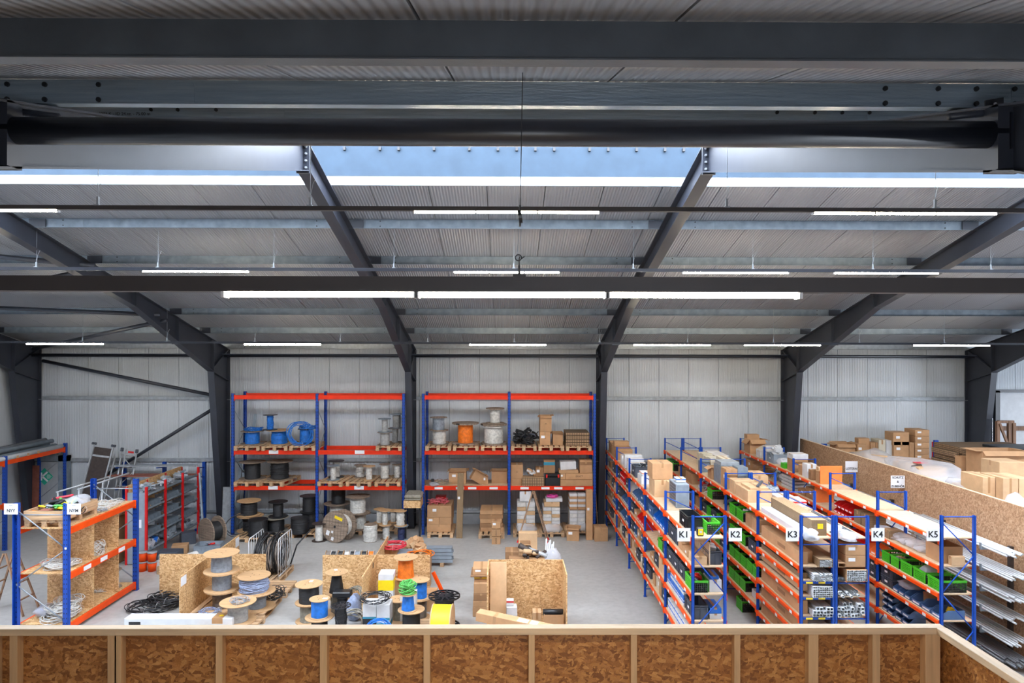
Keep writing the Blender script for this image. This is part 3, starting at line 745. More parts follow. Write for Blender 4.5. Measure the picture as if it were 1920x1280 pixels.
def lattice_side(mb, w, h, nx, nz, t, bar):
    """grid wall in the xz plane centred on x, from z=0 to h, thickness t (in y)"""
    mb_ = mb
    for i in range(nx+1): x = -w/2+bar/2+(w-bar)*i/nx; mb_.box(x-bar/2, x+bar/2, -t/2, t/2, 0, h)
    for k in range(nz+1): z = bar/2+(h-bar)*k/nz; mb_.box(-w/2, w/2, -t/2-.0005, t/2+.0005, z-bar/2, z+bar/2)
    return mb_
def folding_crate(label, loc, w=.4, d=.55, h=.24, rz=0, group=None, fill=None, mat='green plastic', lower='black plastic'):
    """folding basket: plastic lattice, coloured rim and ends"""
    o = thing('folding_crate', label, 'crate', loc, rz, group)
    inst('base', cached(('fcb', w, d, lower), lambda: MB().box(-w/2+.01, w/2-.01, -d/2+.01, d/2-.01, 0, .012).mesh('base', lower)), o)
    def rim():
        m_ = MB(); z0, z1 = h-.035, h
        return m_.box(-w/2, w/2, -d/2, -d/2+.02, z0, z1).box(-w/2, w/2, d/2-.02, d/2, z0, z1).box(-w/2, -w/2+.02, -d/2+.02, d/2-.02, z0, z1).box(w/2-.02, w/2, -d/2+.02, d/2-.02, z0, z1).mesh('rim', mat)
    inst('rim', cached(('fcr', w, d, h, mat), rim), o)
    long_ = cached(('fcl', w, d, h, mat), lambda: lattice_side(MB(), d-.02, h-.03, 9, 5, .008, .014).box(-d/2+.01, -d/2+.05, -.006, .006, 0, h-.03).box(d/2-.05, d/2-.01, -.006, .006, 0, h-.03).mesh('side_lattice', mat))
    short = cached(('fcs', w, d, h, lower), lambda: lattice_side(MB(), w-.02, (h-.03), 7, 5, .008, .012).mesh('end_lattice', lower))
    inst('side_lattice', long_, o, (-w/2+.008, 0, .0), (0, 0, PI/2)); inst('side_lattice', long_, o, (w/2-.008, 0, .0), (0, 0, PI/2))
    inst('end_lattice', short, o, (0, -d/2+.008, 0)); inst('end_lattice', short, o, (0, d/2-.008, 0))
    return o
def euro_crate(label, loc, w=.4, d=.6, h=.28, rz=0, group=None, mat='dark grey plastic'):
    o = thing('storage_crate', label, 'crate', loc, rz, group)
    def body():
        t_ = .012; m_ = MB().box(-w/2+.015, w/2-.015, -d/2+.015, d/2-.015, 0, t_)
        for s_ in (-1, 1):
            m_.box(s_*(w/2-.02)-t_/2, s_*(w/2-.02)+t_/2, -d/2+.015, d/2-.015, t_, h); m_.box(-w/2+.02, w/2-.02, s_*(d/2-.02)-t_/2, s_*(d/2-.02)+t_/2, t_, h)
        return m_.mesh('body', mat)
    inst('body', cached(('ecb', w, d, h, mat), body), o)
    def rim():
        m_ = MB()
        for z0, z1, e in ((h-.05, h-.035, .0), (h-.012, h, .0)):
            m_.box(-w/2, w/2, -d/2, -d/2+.028, z0, z1).box(-w/2, w/2, d/2-.028, d/2, z0, z1).box(-w/2, -w/2+.028, -d/2+.028, d/2-.028, z0, z1).box(w/2-.028, w/2, -d/2+.028, d/2-.028, z0, z1)
        nx = max(2, int(w/.1)); ny = max(2, int(d/.1))
        for i in range(nx+1):
            x = -w/2+.02+(w-.04)*i/nx
            for s_ in (-1, 1): m_.box(x-.004, x+.004, s_*(d/2-.008)-.007, s_*(d/2-.008)+.007, .01, h-.012)
        for i in range(ny+1):
            y = -d/2+.02+(d-.04)*i/ny
            for s_ in (-1, 1): m_.box(s_*(w/2-.008)-.007, s_*(w/2-.008)+.007, y-.004, y+.004, .01, h-.012)
        return m_.mesh('rim_and_ribs', mat)
    inst('rim_and_ribs', cached(('ecr', w, d, h, mat), rim), o)
    inst('card_label', cached('ecl', lambda: MB().box(-.001, .001, -.05, .05, -.02, .02).mesh('card_label', 'white paper')), o, (-w/2-.0015, 0, h*.5))
    return o
def picking_bin(label, loc, w=.2, d=.3, h=.15, rz=0, group=None, mat='blue bin plastic'):
    """open-fronted stacking bin, open front towards -y"""
    o = thing('picking_bin', label, 'bin', loc, rz, group)
    def body():
        t_ = .006; m_ = MB().box(-w/2, w/2, -d/2, d/2, 0, t_).box(-w/2, w/2, d/2-t_, d/2, t_, h)
        lo = h*.45
        for s_ in (-1, 1):
            xa, xb = sorted((s_*w/2, s_*(w/2-t_)))
            m_.prism([(-d/2, t_), (d/2, t_), (d/2, h), (-d/2+.09*d/.3, h), (-d/2, lo)], xa, xb)
        m_.box(-w/2, w/2, -d/2, -d/2+t_, t_, lo)
        return m_.mesh('body', mat)
    inst('body', cached(('pb', w, d, h, mat), body), o)
    inst('card_label', cached(('pl', w), lambda: MB().box(-w*.36, w*.36, -.0015, 0, -.014, .014).mesh('card_label', 'white paper')), o, (0, -d/2-.0002, h*.22))
    return o
def coil_pts(r, turns, q, jr, jz, ell=1.0, n=26):
    p = []
    for i in range(int(turns*n)):
        a = 2*PI*i/n; k = i/n
        rr = r+jr*math.sin(k*2.3+q[0])+jr*.5*math.sin(a*2+k+q[1]); z = jz*(.5+.5*math.sin(k*1.7+q[2]))+jz*.25*math.sin(a*3+k*2)
        p.append((rr*math.cos(a)*ell, rr*math.sin(a), max(.0, z)))
    return p
def coil(label, loc, r=.25, turns=9, cable='black', d=.012, jr=.03, jz=.05, rot=None, group=None, seed=1, ell=1.0, tie='white plastic', name='cable_coil'):
    o = thing(name, label, 'cable coil', loc, 0, group, rot)
    q = random.Random(seed); ph = [q.uniform(0, 6) for _ in range(3)]
    MB().at(0, 0, d*.55).tube(coil_pts(r, turns, ph, jr, jz, ell), d*.5, 6).build('cable_loops', 'cable '+cable, o)
    if tie:
        for a in (.6, .6+2.1, .6+4.2):
            x, y = r*math.cos(a)*ell, r*math.sin(a)
            MB().at(x, y, jz*.5+d*.5, rz=a).tube([((jr*1.7+d)*math.cos(k*PI/5), 0, (jz*.75+d)*math.sin(k*PI/5)) for k in range(10)], .0025, 4, closed=True).build('cable_tie', tie, o)
    return o
def heap(label, loc, w, d, h, mats, n=30, size=.06, seed=1, kinds='btp', name='small_parts', cat='small parts', cup=0):
    """loose small goods nobody could count"""
    q = random.Random(seed); bag = {}
    for i in range(n):
        m_ = q.choice(mats); mb = bag.setdefault(m_, MB())
        x = q.uniform(-1, 1); y = q.uniform(-1, 1); zt = h*(1-.5*max(abs(x), abs(y))**2)*q.uniform(.1, 1)
        s_ = size*q.uniform(.5, 1.2); k = q.choice(kinds)
        x = x*max(.0, w/2-s_*.8); y = y*max(.0, d/2-s_*.8)
        mb.at(x, y, zt*.8+s_*.12, q.uniform(0, 6.28), q.uniform(-.6, .6), q.uniform(-.6, .6))
        if k == 'b': mb.bbox(-s_*.5, s_*.5, -s_*.35, s_*.35, -s_*.1, s_*.35, .004)
        elif k == 't': mb.tube([(-s_*.7, 0, 0), (s_*.7, 0, 0)], s_*.16, 7)
        elif k == 'l': mb.tube([(-s_*.9, 0, 0), (-s_*.2, s_*.1, s_*.1), (s_*.5, -s_*.2, 0), (s_*.9, s_*.3, 0)], s_*.09, 5)
        else: mb.tube([(s_*.5*math.cos(a), s_*.5*math.sin(a), 0) for a in [k2*PI/5 for k2 in range(10)]], s_*.12, 5, closed=True)
    # one object: join by materials
    V = []; F = []; S = []; MI = []; keys = list(bag)
    for mi, k in enumerate(keys):
        b = bag[k]; o_ = len(V); V += b.v; F += [tuple(i+o_ for i in f) for f in b.f]; S += b.sm; MI += [mi]*len(b.f)
    me = bpy.data.meshes.new(name); me.from_pydata(V, [], F); me.polygons.foreach_set('use_smooth', S)
    for k in keys: me.materials.append(M[k])
    me.polygons.foreach_set('material_index', MI); me.update()
    o = bpy.data.objects.new(name, me); col.objects.link(o); o.location = loc
    return tag(o, label, cat, None, 'stuff')
def bag(label, loc, w, d, h, mat='clear bag', seed=1, rz=0, name='plastic_bag', cat='plastic bag', group=None, boxy=.6):
    """crumpled soft package"""
    def f():
        q = random.Random(seed); n, m = 14, 9; vs = []; fs = []
        ph = [q.uniform(0, 6) for _ in range(6)]
        for k in range(m+1):
            t_ = k/m*PI; z = (1-math.cos(t_))/2
            for i in range(n):
                a = 2*PI*i/n; s_ = math.sin(t_)**(.55 if boxy > .5 else .25)
                wv = 1+(.14*math.sin(3*a+ph[0]+k)+.09*math.sin(5*a+ph[1]-k*1.3))*(1 if boxy > .5 else .35)+q.uniform(-.05, .05)
                ca, sa = math.cos(a), math.sin(a); e = boxy
                x = math.copysign(abs(ca)**e, ca); y = math.copysign(abs(sa)**e, sa)
                vs.append((x*w/2*s_*wv*.95, y*d/2*s_*wv*.95, max(0, z*h*(1+.1*math.sin(2*a+ph[2])))))
        for k in range(m):
            for i in range(n):
                j = (i+1) % n; fs.append((k*n+i, k*n+j, (k+1)*n+j, (k+1)*n+i))
        return MB().add(vs, fs, True).mesh(name, mat)
    o = bpy.data.objects.new(name, cached(('bag', w, d, h, mat, seed, boxy), f)); col.objects.link(o); o.location = loc; o.rotation_euler = (0, 0, rz)
    return tag(o, label, cat, group)
def paper(parent, w, h, loc, rot, lines=None, mat='white paper', name='sign'):
    """a sheet in its own xz plane facing -y, with lettering"""
    s_ = MB().box(-w/2, w/2, 0, .003, -h/2, h/2).build(name, mat, parent, loc, rot)
    for (txt, size, x, z, m_) in (lines or []):
        inst('lettering', text_mesh(txt, size, m_, bold=.002 if size > .05 else 0), s_, (x, -.0015, z), (PI/2, 0, 0))
    return s_
def ladder_a(label, loc, w, h, spread, rz, mat='worn timber', rungs=6, name='step_ladder', feet=None):
    o = thing(name, label, 'ladder', loc, rz)
    for s_ in (-1, 1):
        for e in (-1, 1):
            MB().tube([(s_*w/2, e*spread/2, 0), (s_*w*.32, e*.02, h)], .024, 4).build('rail', mat, o)
            if feet: MB().tube([(s_*w/2, e*spread/2, 0), (s_*w*.488, e*spread*.47, .07)], .028, 4).build('foot', feet, o)
    for e in (-1, 1):
        for k in range(1, rungs):
            f = k/rungs; MB().box(-w*(.5-.18*f), w*(.5-.18*f), -.02, .02, -.012, .012).build('rung', mat, o, (0, e*(spread/2*(1-f)+.02*f), h*f))
    return o

# ------------------------------------------------------------------ racks
def post_mesh(h, w=.08, d=.06, mat='perforated blue upright'):
    def f():
        m_ = MB().box(-w/2, w/2, -d/2, -d/2+.006, 0, h).box(-w/2, -w/2+.006, -d/2, d/2, 0, h).box(w/2-.006, w/2, -d/2, d/2, 0, h)
        m_.box(-w/2-.012, w/2+.012, -d/2-.012, d/2+.012, 0, .008)
        return m_.mesh('upright', mat)
    return cached(('post', h, w, d, mat), f)
def beam_mesh(L_, h, t, mat):
    def f():
        m_ = MB().bbox(.0, L_, -t/2, t/2, -h/2, h/2, .004)
        m_.box(0, .008, -t/2-.012, t/2+.012, -h/2-.045, h/2+.02).box(L_-.008, L_, -t/2-.012, t/2+.012, -h/2-.045, h/2+.02)
        return m_.mesh('beam', mat)
    return cached(('beam', round(L_, 3), h, t, mat), f)
def frame_parts(o, x, d, h, brace_mat, zig, pw=.08, pd=.06, flip=False, br=.014, pm='perforated blue upright', top_bar=True, first=.12, step=.62):
    """upright frame at local x, front post at y=0, rear post at y=d"""
    pm_ = post_mesh(h, pw, pd, pm)
    inst('upright', pm_, o, (x, 0, 0)); inst('upright', pm_, o, (x, d, 0), (0, 0, PI))
    zs = [first]
    while zs[-1]+step < h-.1: zs.append(zs[-1]+step)
    side = bool(flip)
    rungs = [((x, pd/2-.01, first), (x, d-pd/2+.01, first))]
    if top_bar: rungs.append(((x, pd/2-.01, h-.06), (x, d-pd/2+.01, h-.06)))
    for a, b in zip(zs[:-1], zs[1:]):
        ya, yb = (pd/2-.01, d-pd/2+.01) if side else (d-pd/2+.01, pd/2-.01); side = not side
        rungs.append(((x, ya, a), (x, yb, b)))
    for a, b in rungs: MB().tube([a, b], br, 6).build('frame_brace', brace_mat, o)
# ================================================================== tall pallet racks on the far wall
RYF, RYB = 21.5, 22.5          # front and rear posts
def wall_rack(label, pxs, top, lv, decks, stickers):
    xs = [XP(p, RYF) for p in pxs]
    o = thing('pallet_rack', label, 'pallet rack', (xs[0], RYF, 0))
    L = [x-xs[0] for x in xs]
    for k, x in enumerate(L): frame_parts(o, x, RYB-RYF, top, 'zinc brace', 1, .09, .07, top_bar=False, step=.75, br=.012, first=.2)
    for (a, b) in zip(L[:-1], L[1:]):
        ln = b-a-.09
        for z in lv:
            bm = beam_mesh(ln, .13, .05, 'red orange steel')
            inst('beam', bm, o, (a+.045, -.005, z)); inst('beam', bm, o, (a+.045, RYB-RYF+.005, z))
    for bay, z in decks:
        a, b = L[bay], L[bay+1]
        MB().box(a+.05, b-.05, .03, RYB-RYF-.03, z+.046, z+.066).build('shelf_board', 'chipboard', o)
    me = cached('rst', lambda: MB().box(-.13, .13, -.002, 0, -.035, .035).mesh('shelf_label', 'white paper'))
    me2 = cached('rst2', lambda: MB().box(-.15, .15, -.002, 0, -.055, .055).mesh('shelf_label', 'white paper'))
    for px, z, big in stickers:
        inst('shelf_label', me2 if big else me, o, (XP(px, RYF)-xs[0], -.031, z+(.01 if big else 0)))
    return o
Z2 = ZP(950, 848, RYF); Z3 = ZP(950, 914.5, RYF); Z4 = ZP(950, 745, RYF)
wall_rack('tall blue and orange pallet rack on the far wall holding blue and black drums', (437, 595, 757), Z4+.12, (Z3, Z2, Z4), [], [(514, Z2, 1), (675, Z2, 1), (513, Z3, 1), (674, Z3, 1)])
wall_rack('tall blue and orange pallet rack on the far wall holding the orange drum and cartons', (794, 955, 1115), Z4+.12, (Z3, Z2, Z4), [(0, Z3), (1, Z3)],
          [(823, Z3, 0), (863, Z3, 0), (886, Z3, 0), (926, Z3, 0), (984, Z3, 0), (1023, Z3, 0), (1047, Z3, 0), (1087, Z3, 0)])
T2, T3 = Z2+.066, Z3+.066      # resting heights
# ================================================================== long shelving lines K1..K5
KH = 2.93; KP = 2.07; KY = [11.98+KP*i for i in range(6)]
LV = [2.53, 2.03, 1.54, 1.06, .54]
LB = [2.53, 2.03, 1.78, 1.50, 1.15, .83, .48]
def k_rack(name_label, x0, x1, levels_by_bay, signs, first='right'):
    o = thing('shelf_rack', name_label, 'shelving rack', (x0, KY[0], 0), PI/2)
    # local x runs along +Y of the hall, local y runs towards -X
    d = -(x1-x0)
    pm = post_mesh(KH, .05, .045, 'blue steel')
    n = len(KY)
    for i, Y in enumerate(KY):
        x = Y-KY[0]
        inst('upright', pm, o, (x, 0, 0)); inst('upright', pm, o, (x, d, 0), (0, 0, PI))
        br = [((x, 0, KH-.025), (x, d, KH-.025)), ((x, 0, .18), (x, d, .18))]
        zs = [.2, .9, 1.55, 2.22] if i == 0 else [.2, 1.0, 1.8, 2.55]
        s_ = first == 'left' if i == 0 else True
        if i == 0 and first == 'bars': zs = []; br += [((x, 0, z), (x, d, z)) for z in (2.42, 1.74, 1.11)]
        for a, b in zip(zs[:-1], zs[1:]):
            br.append(((x, 0 if s_ else d, a), (x, d if s_ else 0, b))); s_ = not s_
        if zs: br.append(((x, 0 if s_ else d, zs[-1]), (x, d if s_ else 0, KH-.12)))
        for a, b in br: MB().tube([a, b], .011, 6).build('frame_brace', 'blue steel', o)
    ln = KP-.05
    bm = beam_mesh(ln, .062, .035, 'orange steel')
    lab = cached('klab', lambda: MB().box(-.05, .05, -.001, .001, -.026, .026).mesh('shelf_label', 'white paper'))
    for b in range(n-1):
        x = KY[b]-KY[0]+.025
        for z in levels_by_bay[b]:
            inst('beam', bm, o, (x, .02, z-.045)); inst('beam', bm, o, (x, d-.02, z-.045))
            me = cached('kb%.3f' % d, lambda: MB().box(0, ln, d, 0, -.022, 0).mesh('shelf_board', 'chipboard'))
            inst('shelf_board', me, o, (x, 0, z))
            for u in (.35, 1.0, 1.62): inst('shelf_label', lab, o, (x+u+R.uniform(-.08, .08), .0395, z-.045), (0, 0, 0))
    for txt, side in signs:
        y = .17*1 if side == 'l' else d-.17
        s_ = MB().box(-.0015, .0015, -.115, .115, -.115, .115).build('sign', 'white paper', o, (-.03, y+(.0), KH-.33))
        inst('lettering', text_mesh(txt, .155, 'printed black', bold=.003), s_, (-.003, 0, 0), (PI/2, 0, -PI/2))
    return o
KA = (3.28, 3.84); KB = (XP(1503, KY[0]), XP(1562, KY[0])); KC = (XP(1568, KY[0]), XP(1627, KY[0])); KD = (XP(1766, KY[0]), XP(1827, KY[0]))
KA = (XP(1300, KY[0]), XP(1360, KY[0]))
k_rack('blue and orange shelving line with the K1 and K2 signs', KA[0], KA[1], [LV]*5, [('K1', 'l'), ('K2', 'r')], 'right')
LF = [2.47, 1.78, 1.20, .60]
KR3 = k_rack('blue and orange shelving line with the K3 sign', KB[0], KB[1], [LB]+[LV]*4, [('K3', 'l')], 'bars')
k_rack('blue and orange shelving line with the K4 sign, back to back with K3', KC[0], KC[1], [LB]+[LV]*4, [('K4', 'r')], 'bars')
k_rack('blue and orange shelving line with the K5 sign', KD[0], KD[1], [LV]*5, [('K5', 'l')], 'left')

# ================================================================== strand board partition on the right
XP_ = 9.62
pt = thing('partition', 'long strand board partition wall right of the shelving line K5', 'partition', (XP_, 10.0, 0))
k = 0; y = 0.0
while y < 12.3:
    y2 = min(y+2.5, 12.3); MB().box(0, .022, y, y2-.003, 0, 2.92).build('board', 'osb partition', pt); y = y2
MB().box(.025, .085, 0, 12.3, 2.84, 2.92).build('top_rail', 'spruce timber y', pt)
s1 = PY(1609.5, 874, 17); 
def on_partition(px, py):
    d_ = ray(px, py); t_ = (XP_-.004)/d_.x; return Vector((XP_-.002, d_.y*t_, CAM_H+d_.z*t_))
for px, py, lines in ((1609.5, 874.5, [('LEITERN', .085, 0, -.06, 'printed black')]), (1698, 903, [('SCHUTZ', .07, 0, .1, 'printed black'), ('&', .07, 0, 0, 'printed black'), ('ZUBEHÖR', .07, 0, -.11, 'printed black')])):
    p = on_partition(px, py)
    # the sheets stick out towards the aisle on a hook, facing the gallery
    paper(pt, .34, .30, (p.x-.19-XP_, p.y-10, p.z), (0, 0, 0), lines)

# ================================================================== conduit arms and conduits between K5 and the partition
arm_rack = thing('cantilever_rack', 'dark cantilever rack of steel arms on the partition beside line K5', 'cantilever rack', (XP_, 12.0, 0))
CL = [2.12, 1.72, 1.33, .95, .55, .17]
for yy in (12.9, 14.9, 16.9, 18.9, 20.9):
    MB().box(-.07, -.002, yy-12-.04, yy-12+.04, 0, 2.12).build('column', 'dark board', arm_rack)
    for z in CL:
        MB().box(-.62, -.07, yy-12-.02, yy-12+.02, z-.06, z-.02).build('arm', 'galvanised steel', arm_rack)
        MB().box(-.62, -.60, yy-12-.02, yy-12+.02, z-.02, z+.07).build('arm_stop', 'galvanised steel', arm_rack)
q = random.Random(5)
for li, z in enumerate(CL):
    n = (9, 12, 14, 12, 12, 16)[li]; r_c = .017 if li != 5 else .022
    mat = 'light pipe' if li < 4 else ('light pipe' if li == 4 else 'dark pipe')
    rows = 6 if li < 5 else 8
    me = MB().lathe([(r_c*.72, 0), (r_c, 0), (r_c, 3.0), (r_c*.72, 3.0)], 10, True, True).lathe([(0, .06), (r_c*.72, .06)], 10).mesh('conduit', mat)
    lev_word = ('top', 'second', 'third', 'fourth', 'fifth', 'lowest')[li]
    lab = f'{"dark" if li == 5 else "pale grey"} conduit in the bundle on the {lev_word} arm level along the partition'
    for seg in range(3):
        for k in range(n if seg == 0 else max(4, n//2)):
            cx = XP_-.56+(k % rows)*(.44/rows)+.03*((k//rows) % 2); cz = z-.02+r_c*1.02+(k//rows)*r_c*1.8
            y0 = 12.25+seg*3.05+q.uniform(-.16, .16)
            o = bpy.data.objects.new('conduit', me); col.objects.link(o); o.location = (cx, y0, cz); o.rotation_euler = (-PI/2, 0, 0)
            tag(o, lab, 'conduit', f'conduits on the {lev_word} arm level')

# ================================================================== near left rack with the paper signs
NX0, NX1, NY0, NY1, NH = -9.99, -8.97, 14.0, 16.6, 3.18-.49
NT_ = [2.10, 1.17, .13]
nr = thing('pallet_rack', 'blue and orange rack at the left front with strand board dividers and paper signs', 'pallet rack', (NX0, NY0, 0))
dx, dy = NX1-NX0, NY1-NY0
for yy in (0, dy):
    for xx in (0, dx): inst('upright', post_mesh(NH, .11, .08), nr, (xx, yy, 0), (0, 0, 0 if xx else PI))
    pts = [.35, .95, 1.55, 2.15, 2.55]; s_ = 1
    zz_ = [(.25, 1.03), (1.03, 1.75), (1.75, 2.55)]
    for i, (a, b) in enumerate(zz_):
        A, B = ((0, yy, b), (dx, yy, a)) if i % 2 == 0 else ((0, yy, a), (dx, yy, b))
        MB().tube([A, B], .014, 6).build('frame_brace', 'zinc brace', nr)
    MB().tube([(0, yy, 2.45), (dx, yy, 2.45)], .014, 6).build('frame_brace', 'zinc brace', nr)
for z in NT_:
    for xx in (0, dx): inst('beam', beam_mesh(dy-.11, .13, .05, 'orange steel'), nr, (xx, .055, z), (0, 0, PI/2))
    MB().box(.03, dx-.03, .05, dy-.05, z+.05, z+.07).build('shelf_board', 'osb board', nr)
for z0, z1 in ((.20, 1.10), (1.24, 2.02)):
    for yy in (.95, 1.9): MB().box(.0, dx-.02, yy-.011, yy+.011, z0, z1).build('divider', 'osb board', nr)
for yy, z in ((.65, 1.17), (1.25, 1.17), (1.95, 1.17)):
    MB().box(dx+.026, dx+.028, yy-.13, yy+.13, z-.04, z+.05).build('shelf_label', 'white paper', nr)
for px, txt in ((20.5, 'NYY'), (138.5, 'NYM')):
    p = PY(px, 954, NY0-.06); paper(nr, .28, .22, (p.x-NX0, p.y-NY0, p.z), (0, 0, 0), [('Kabel', .03, 0, .07, 'print grey'), (txt, .085, 0, -.035, 'printed black')])
MB().box(-.02, .02, -.002, 0, -.02, .02).build('level_marker', 'white paper', nr, (dx+.01, -.05, 1.78))

# ================================================================== left wall rack carrying long pipes
lr = thing('pallet_rack', 'blue and orange rack against the left wall carrying long grey pipes', 'pallet rack', (-14.5, 17.1, 0))
for yy in (0, 2.75, 5.45):
    for xx in (-.84, 0): inst('upright', post_mesh(2.72, .10, .08), lr, (xx, yy, 0))
    for a, b in ((.2, .9), (.9, 1.6), (1.6, 2.3)): MB().tube([(-.84, yy, a), (0, yy, b)], .012, 6).build('frame_brace', 'zinc brace', lr)
for yy, ln in ((.05, 2.65), (2.80, 2.6)):
    for z in (2.52, 1.28):
        if yy > 1 and z < 2: continue
        for xx in (-.84, 0): inst('beam', beam_mesh(ln, .13, .05, 'orange steel'), lr, (xx, yy, z), (0, 0, PI/2))

# ================================================================== grey small parts rack with red posts
RX0, RX1 = -10.25, -9.72; RY = [18.5, 19.53, 20.57, 21.6]
rr_ = thing('parts_rack', 'grey small parts rack with red posts and divided trays, behind the left front rack', 'shelving rack', (RX1, RY[0], 0))
W = RX1-RX0
for k, y in enumerate(RY):
    for xx in (0, -W): MB().box(xx-.02, xx+.03, y-RY[0]-.035, y-RY[0]+.035, 0, 2.1).build('post', 'red steel', rr_)
MB().box(-W+.03, -.02, -.012, 0, .02, 1.95).build('end_panel', 'light grey plastic', rr_)
MB().box(-.30, -.12, -.014, -.012, 1.0, 1.22).build('paper_label', 'white paper', rr_)
MB().box(-W+.0, -W+.02, 0, RY[3]-RY[0], 1.2, 2.13).build('back_board', 'osb board', rr_)
TL = [1.86, 1.48, 1.10, .72, .34]
for z in TL:
    for k in range(3):
        y0, y1 = RY[k]-RY[0]+.04, RY[k+1]-RY[0]-.04
        MB().box(-W+.04, -.0, y0, y1, z-.03, z-.015).box(-.004, .0, y0, y1, z-.03, z+.04).build('tray', 'galvanised steel', rr_)
        if z < 1.8 and z > .5:
            me = cached('div', lambda: MB().box(-.42, -.01, -.001, .001, 0, .17).mesh('tray_divider', 'galvanised steel'))
            for u in range(1, 5): inst('tray_divider', me, rr_, (0, y0+(y1-y0)*u/5, z-.015))

# ================================================================== blue cantilever rack in the far left corner
bc = thing('cantilever_rack', 'blue cantilever rack with steel lengths at the far wall behind the red posts', 'cantilever rack', (-10.2, 22.45, 0))
for x in (-2.3, -1.0, .3):
    MB().box(x-.05, x+.05, -.05, .05, 0, 2.12).build('column', 'blue steel', bc)
    for z in (.35, .8, 1.25, 1.65, 1.95):
        MB().tube([(x, -.05, z), (x, -.5, z+.06)], .022, 4).build('arm', 'blue steel', bc)
    MB().box(x-.05, x+.05, -.6, .05, 0, .08).build('foot', 'blue steel', bc)
q = random.Random(9)
for z, mats_, nn in ((2.02, ('galvanised steel', 'galvanised bright'), 4), (1.72, ('brown pipe', 'brown pipe'), 6), (1.32, ('galvanised bright', 'brown pipe'), 5), (.87, ('aluminium', 'dark pipe'), 4)):
    for k in range(nn):
        m_ = mats_[k % 2]; ln = q.uniform(2.5, 2.8); x0 = -2.5+q.uniform(-.1, .2)
        o = MB().tube([(0, 0, 0), (ln, 0, 0)], .028, 4).build('steel_length', m_, None, (-10.2+x0, 22.28-.075*k, z+.028)); 
        tag(o, f'{"brown" if "brown" in m_ else "grey"} steel length on the {dict([(2.02, "top"), (1.72, "second"), (1.32, "third"), (.87, "fourth")])[z]} arms of the blue cantilever rack', 'steel length', 'steel lengths on the blue cantilever rack')
# ================================================================== goods in the tall racks on the far wall
def sp(label, px, T, Rpx, hpx, rpx, cable, Y=21.95, **kw):
    k = Y/1280.0
    return spool(label, (XP(px, Y), Y, T), Rpx*k, hpx*k, rpx*k, cable, **kw)
PW = .144
def pal(px, T, label, Y=21.98, rz=0, mat='pallet wood y', group=None):
    return pallet(label, (XP(px, Y-.58), Y, T), rz, group, mat)
# --- left rack, upper level
pal(463, T2, 'pallet under the blue drum at the left end of the upper level'); pal(515, T2, 'pallet under the two stacked blue spools on the upper level'); pal(567, T2, 'pallet under the blue drum with a draped hose coil, upper level')
P2, P3 = T2+PW, T3+PW
sp('blue cable drum with loose blue coil on top, leftmost on the upper level', 473.5, P2, 21, 24, 13, 'blue', messy=.01, disc='weathered planks')
coil('loose blue cable coil lying on the leftmost blue drum', (XP(476, 21.95), 21.95, P2+.42), .24, 7, 'blue', .02, .04, .07, seed=3)
sp('light wood disc spool of blue cable below a smaller blue spool', 524, P2, 23, 26, 13, 'blue', messy=.03, taper=.03, Y=21.95)
sp('small blue spool with black discs standing on the wooden disc spool', 507, P2+.455, 13, 28, 5.6, 'blue', disc='black plastic', messy=.05, Y=21.9)
sp('blue cable drum behind the draped hose coil, right end of left upper bay', 574, P2, 15, 27, 11, 'blue', disc='dark board', Y=22.1)
coil('big blue hose coil leaning against the blue drum on the upper level', (XP(563, 21.75), 21.75, P2+.34), .36, 6, 'blue', .026, .05, .05, rot=(1.15, 0, .5), seed=5)
coil('flat blue hose coil lying on top of the rightmost blue drum', (XP(578, 22.1), 22.1, P2+.47), .25, 6, 'blue', .024, .03, .07, seed=8)
tag(MB().box(-.05, .05, 0, .004, 0, 1.05).build('metal_strip', 'galvanised steel', None, (XP(470, 22.4), 22.42, T2), (-.08, .12, 0)), 'grey perforated metal strip leaning behind the blue drums', 'metal strip')
# right upper bay: pewter drums
pal(729, T2, 'pallet under the pewter grey cable drums on the upper level')
sp('lower pewter grey drum in front at the right end of the upper level', 722, P2, 14, 24, 8.5, 'silver', disc='weathered planks', Y=21.7)
sp('upper pewter grey drum on the front pewter stack', 721.5, P2+.41, 12, 25, 5.5, 'silver', disc='galvanised steel', Y=21.7)
sp('lower pewter grey drum behind at the right end of the upper level', 741, P2, 13, 27, 5.5, 'silver', disc='weathered planks', Y=22.25)
sp('upper pewter grey drum with greenish disc on the rear pewter stack', 744, P2+.475, 13, 26, 7.2, 'silver', disc='galvanised steel', Y=22.25)
# --- left rack, middle level
pal(463, T3, 'weathered pallet under the left black drum on the middle level', mat='pallet wood'); pal(515, T3, 'pallet under the right black drum on the middle level', Y=22.02, rz=-.18)
sp('black cable drum with weathered disc, left one on the middle level', 474, P3, 24, 32, 14, 'black', disc='weathered planks', messy=.012)
sp('black cable drum with weathered disc and slack turns, right one on the middle level', 525, P3, 23.5, 33, 16, 'black', disc='weathered planks', messy=.03)
pal(623, T3, 'pallet under the white spool with the black disc, middle level', rz=-.12, mat='pallet wood'); pal(676, T3, 'light pallet in the middle of the right bay, middle level', rz=-.1); pal(727, T3, 'brown pallet at the right end of the middle level', mat='pallet wood')
sp('white cable spool with black disc behind a smaller white spool, middle level', 631, P3, 14.5, 31, 6.5, 'white', disc='black plastic', messy=.05, Y=22.2)
sp('narrow white spool with grey disc at the left of the middle level', 625.5, P3, 12, 27, 5, 'white', disc='galvanised steel', Y=21.75)
sp('white cable spool with slack turns and pale disc, middle level', 676, P3, 11.5, 23, 7, 'white', disc='weathered planks', messy=.05, Y=22.2)
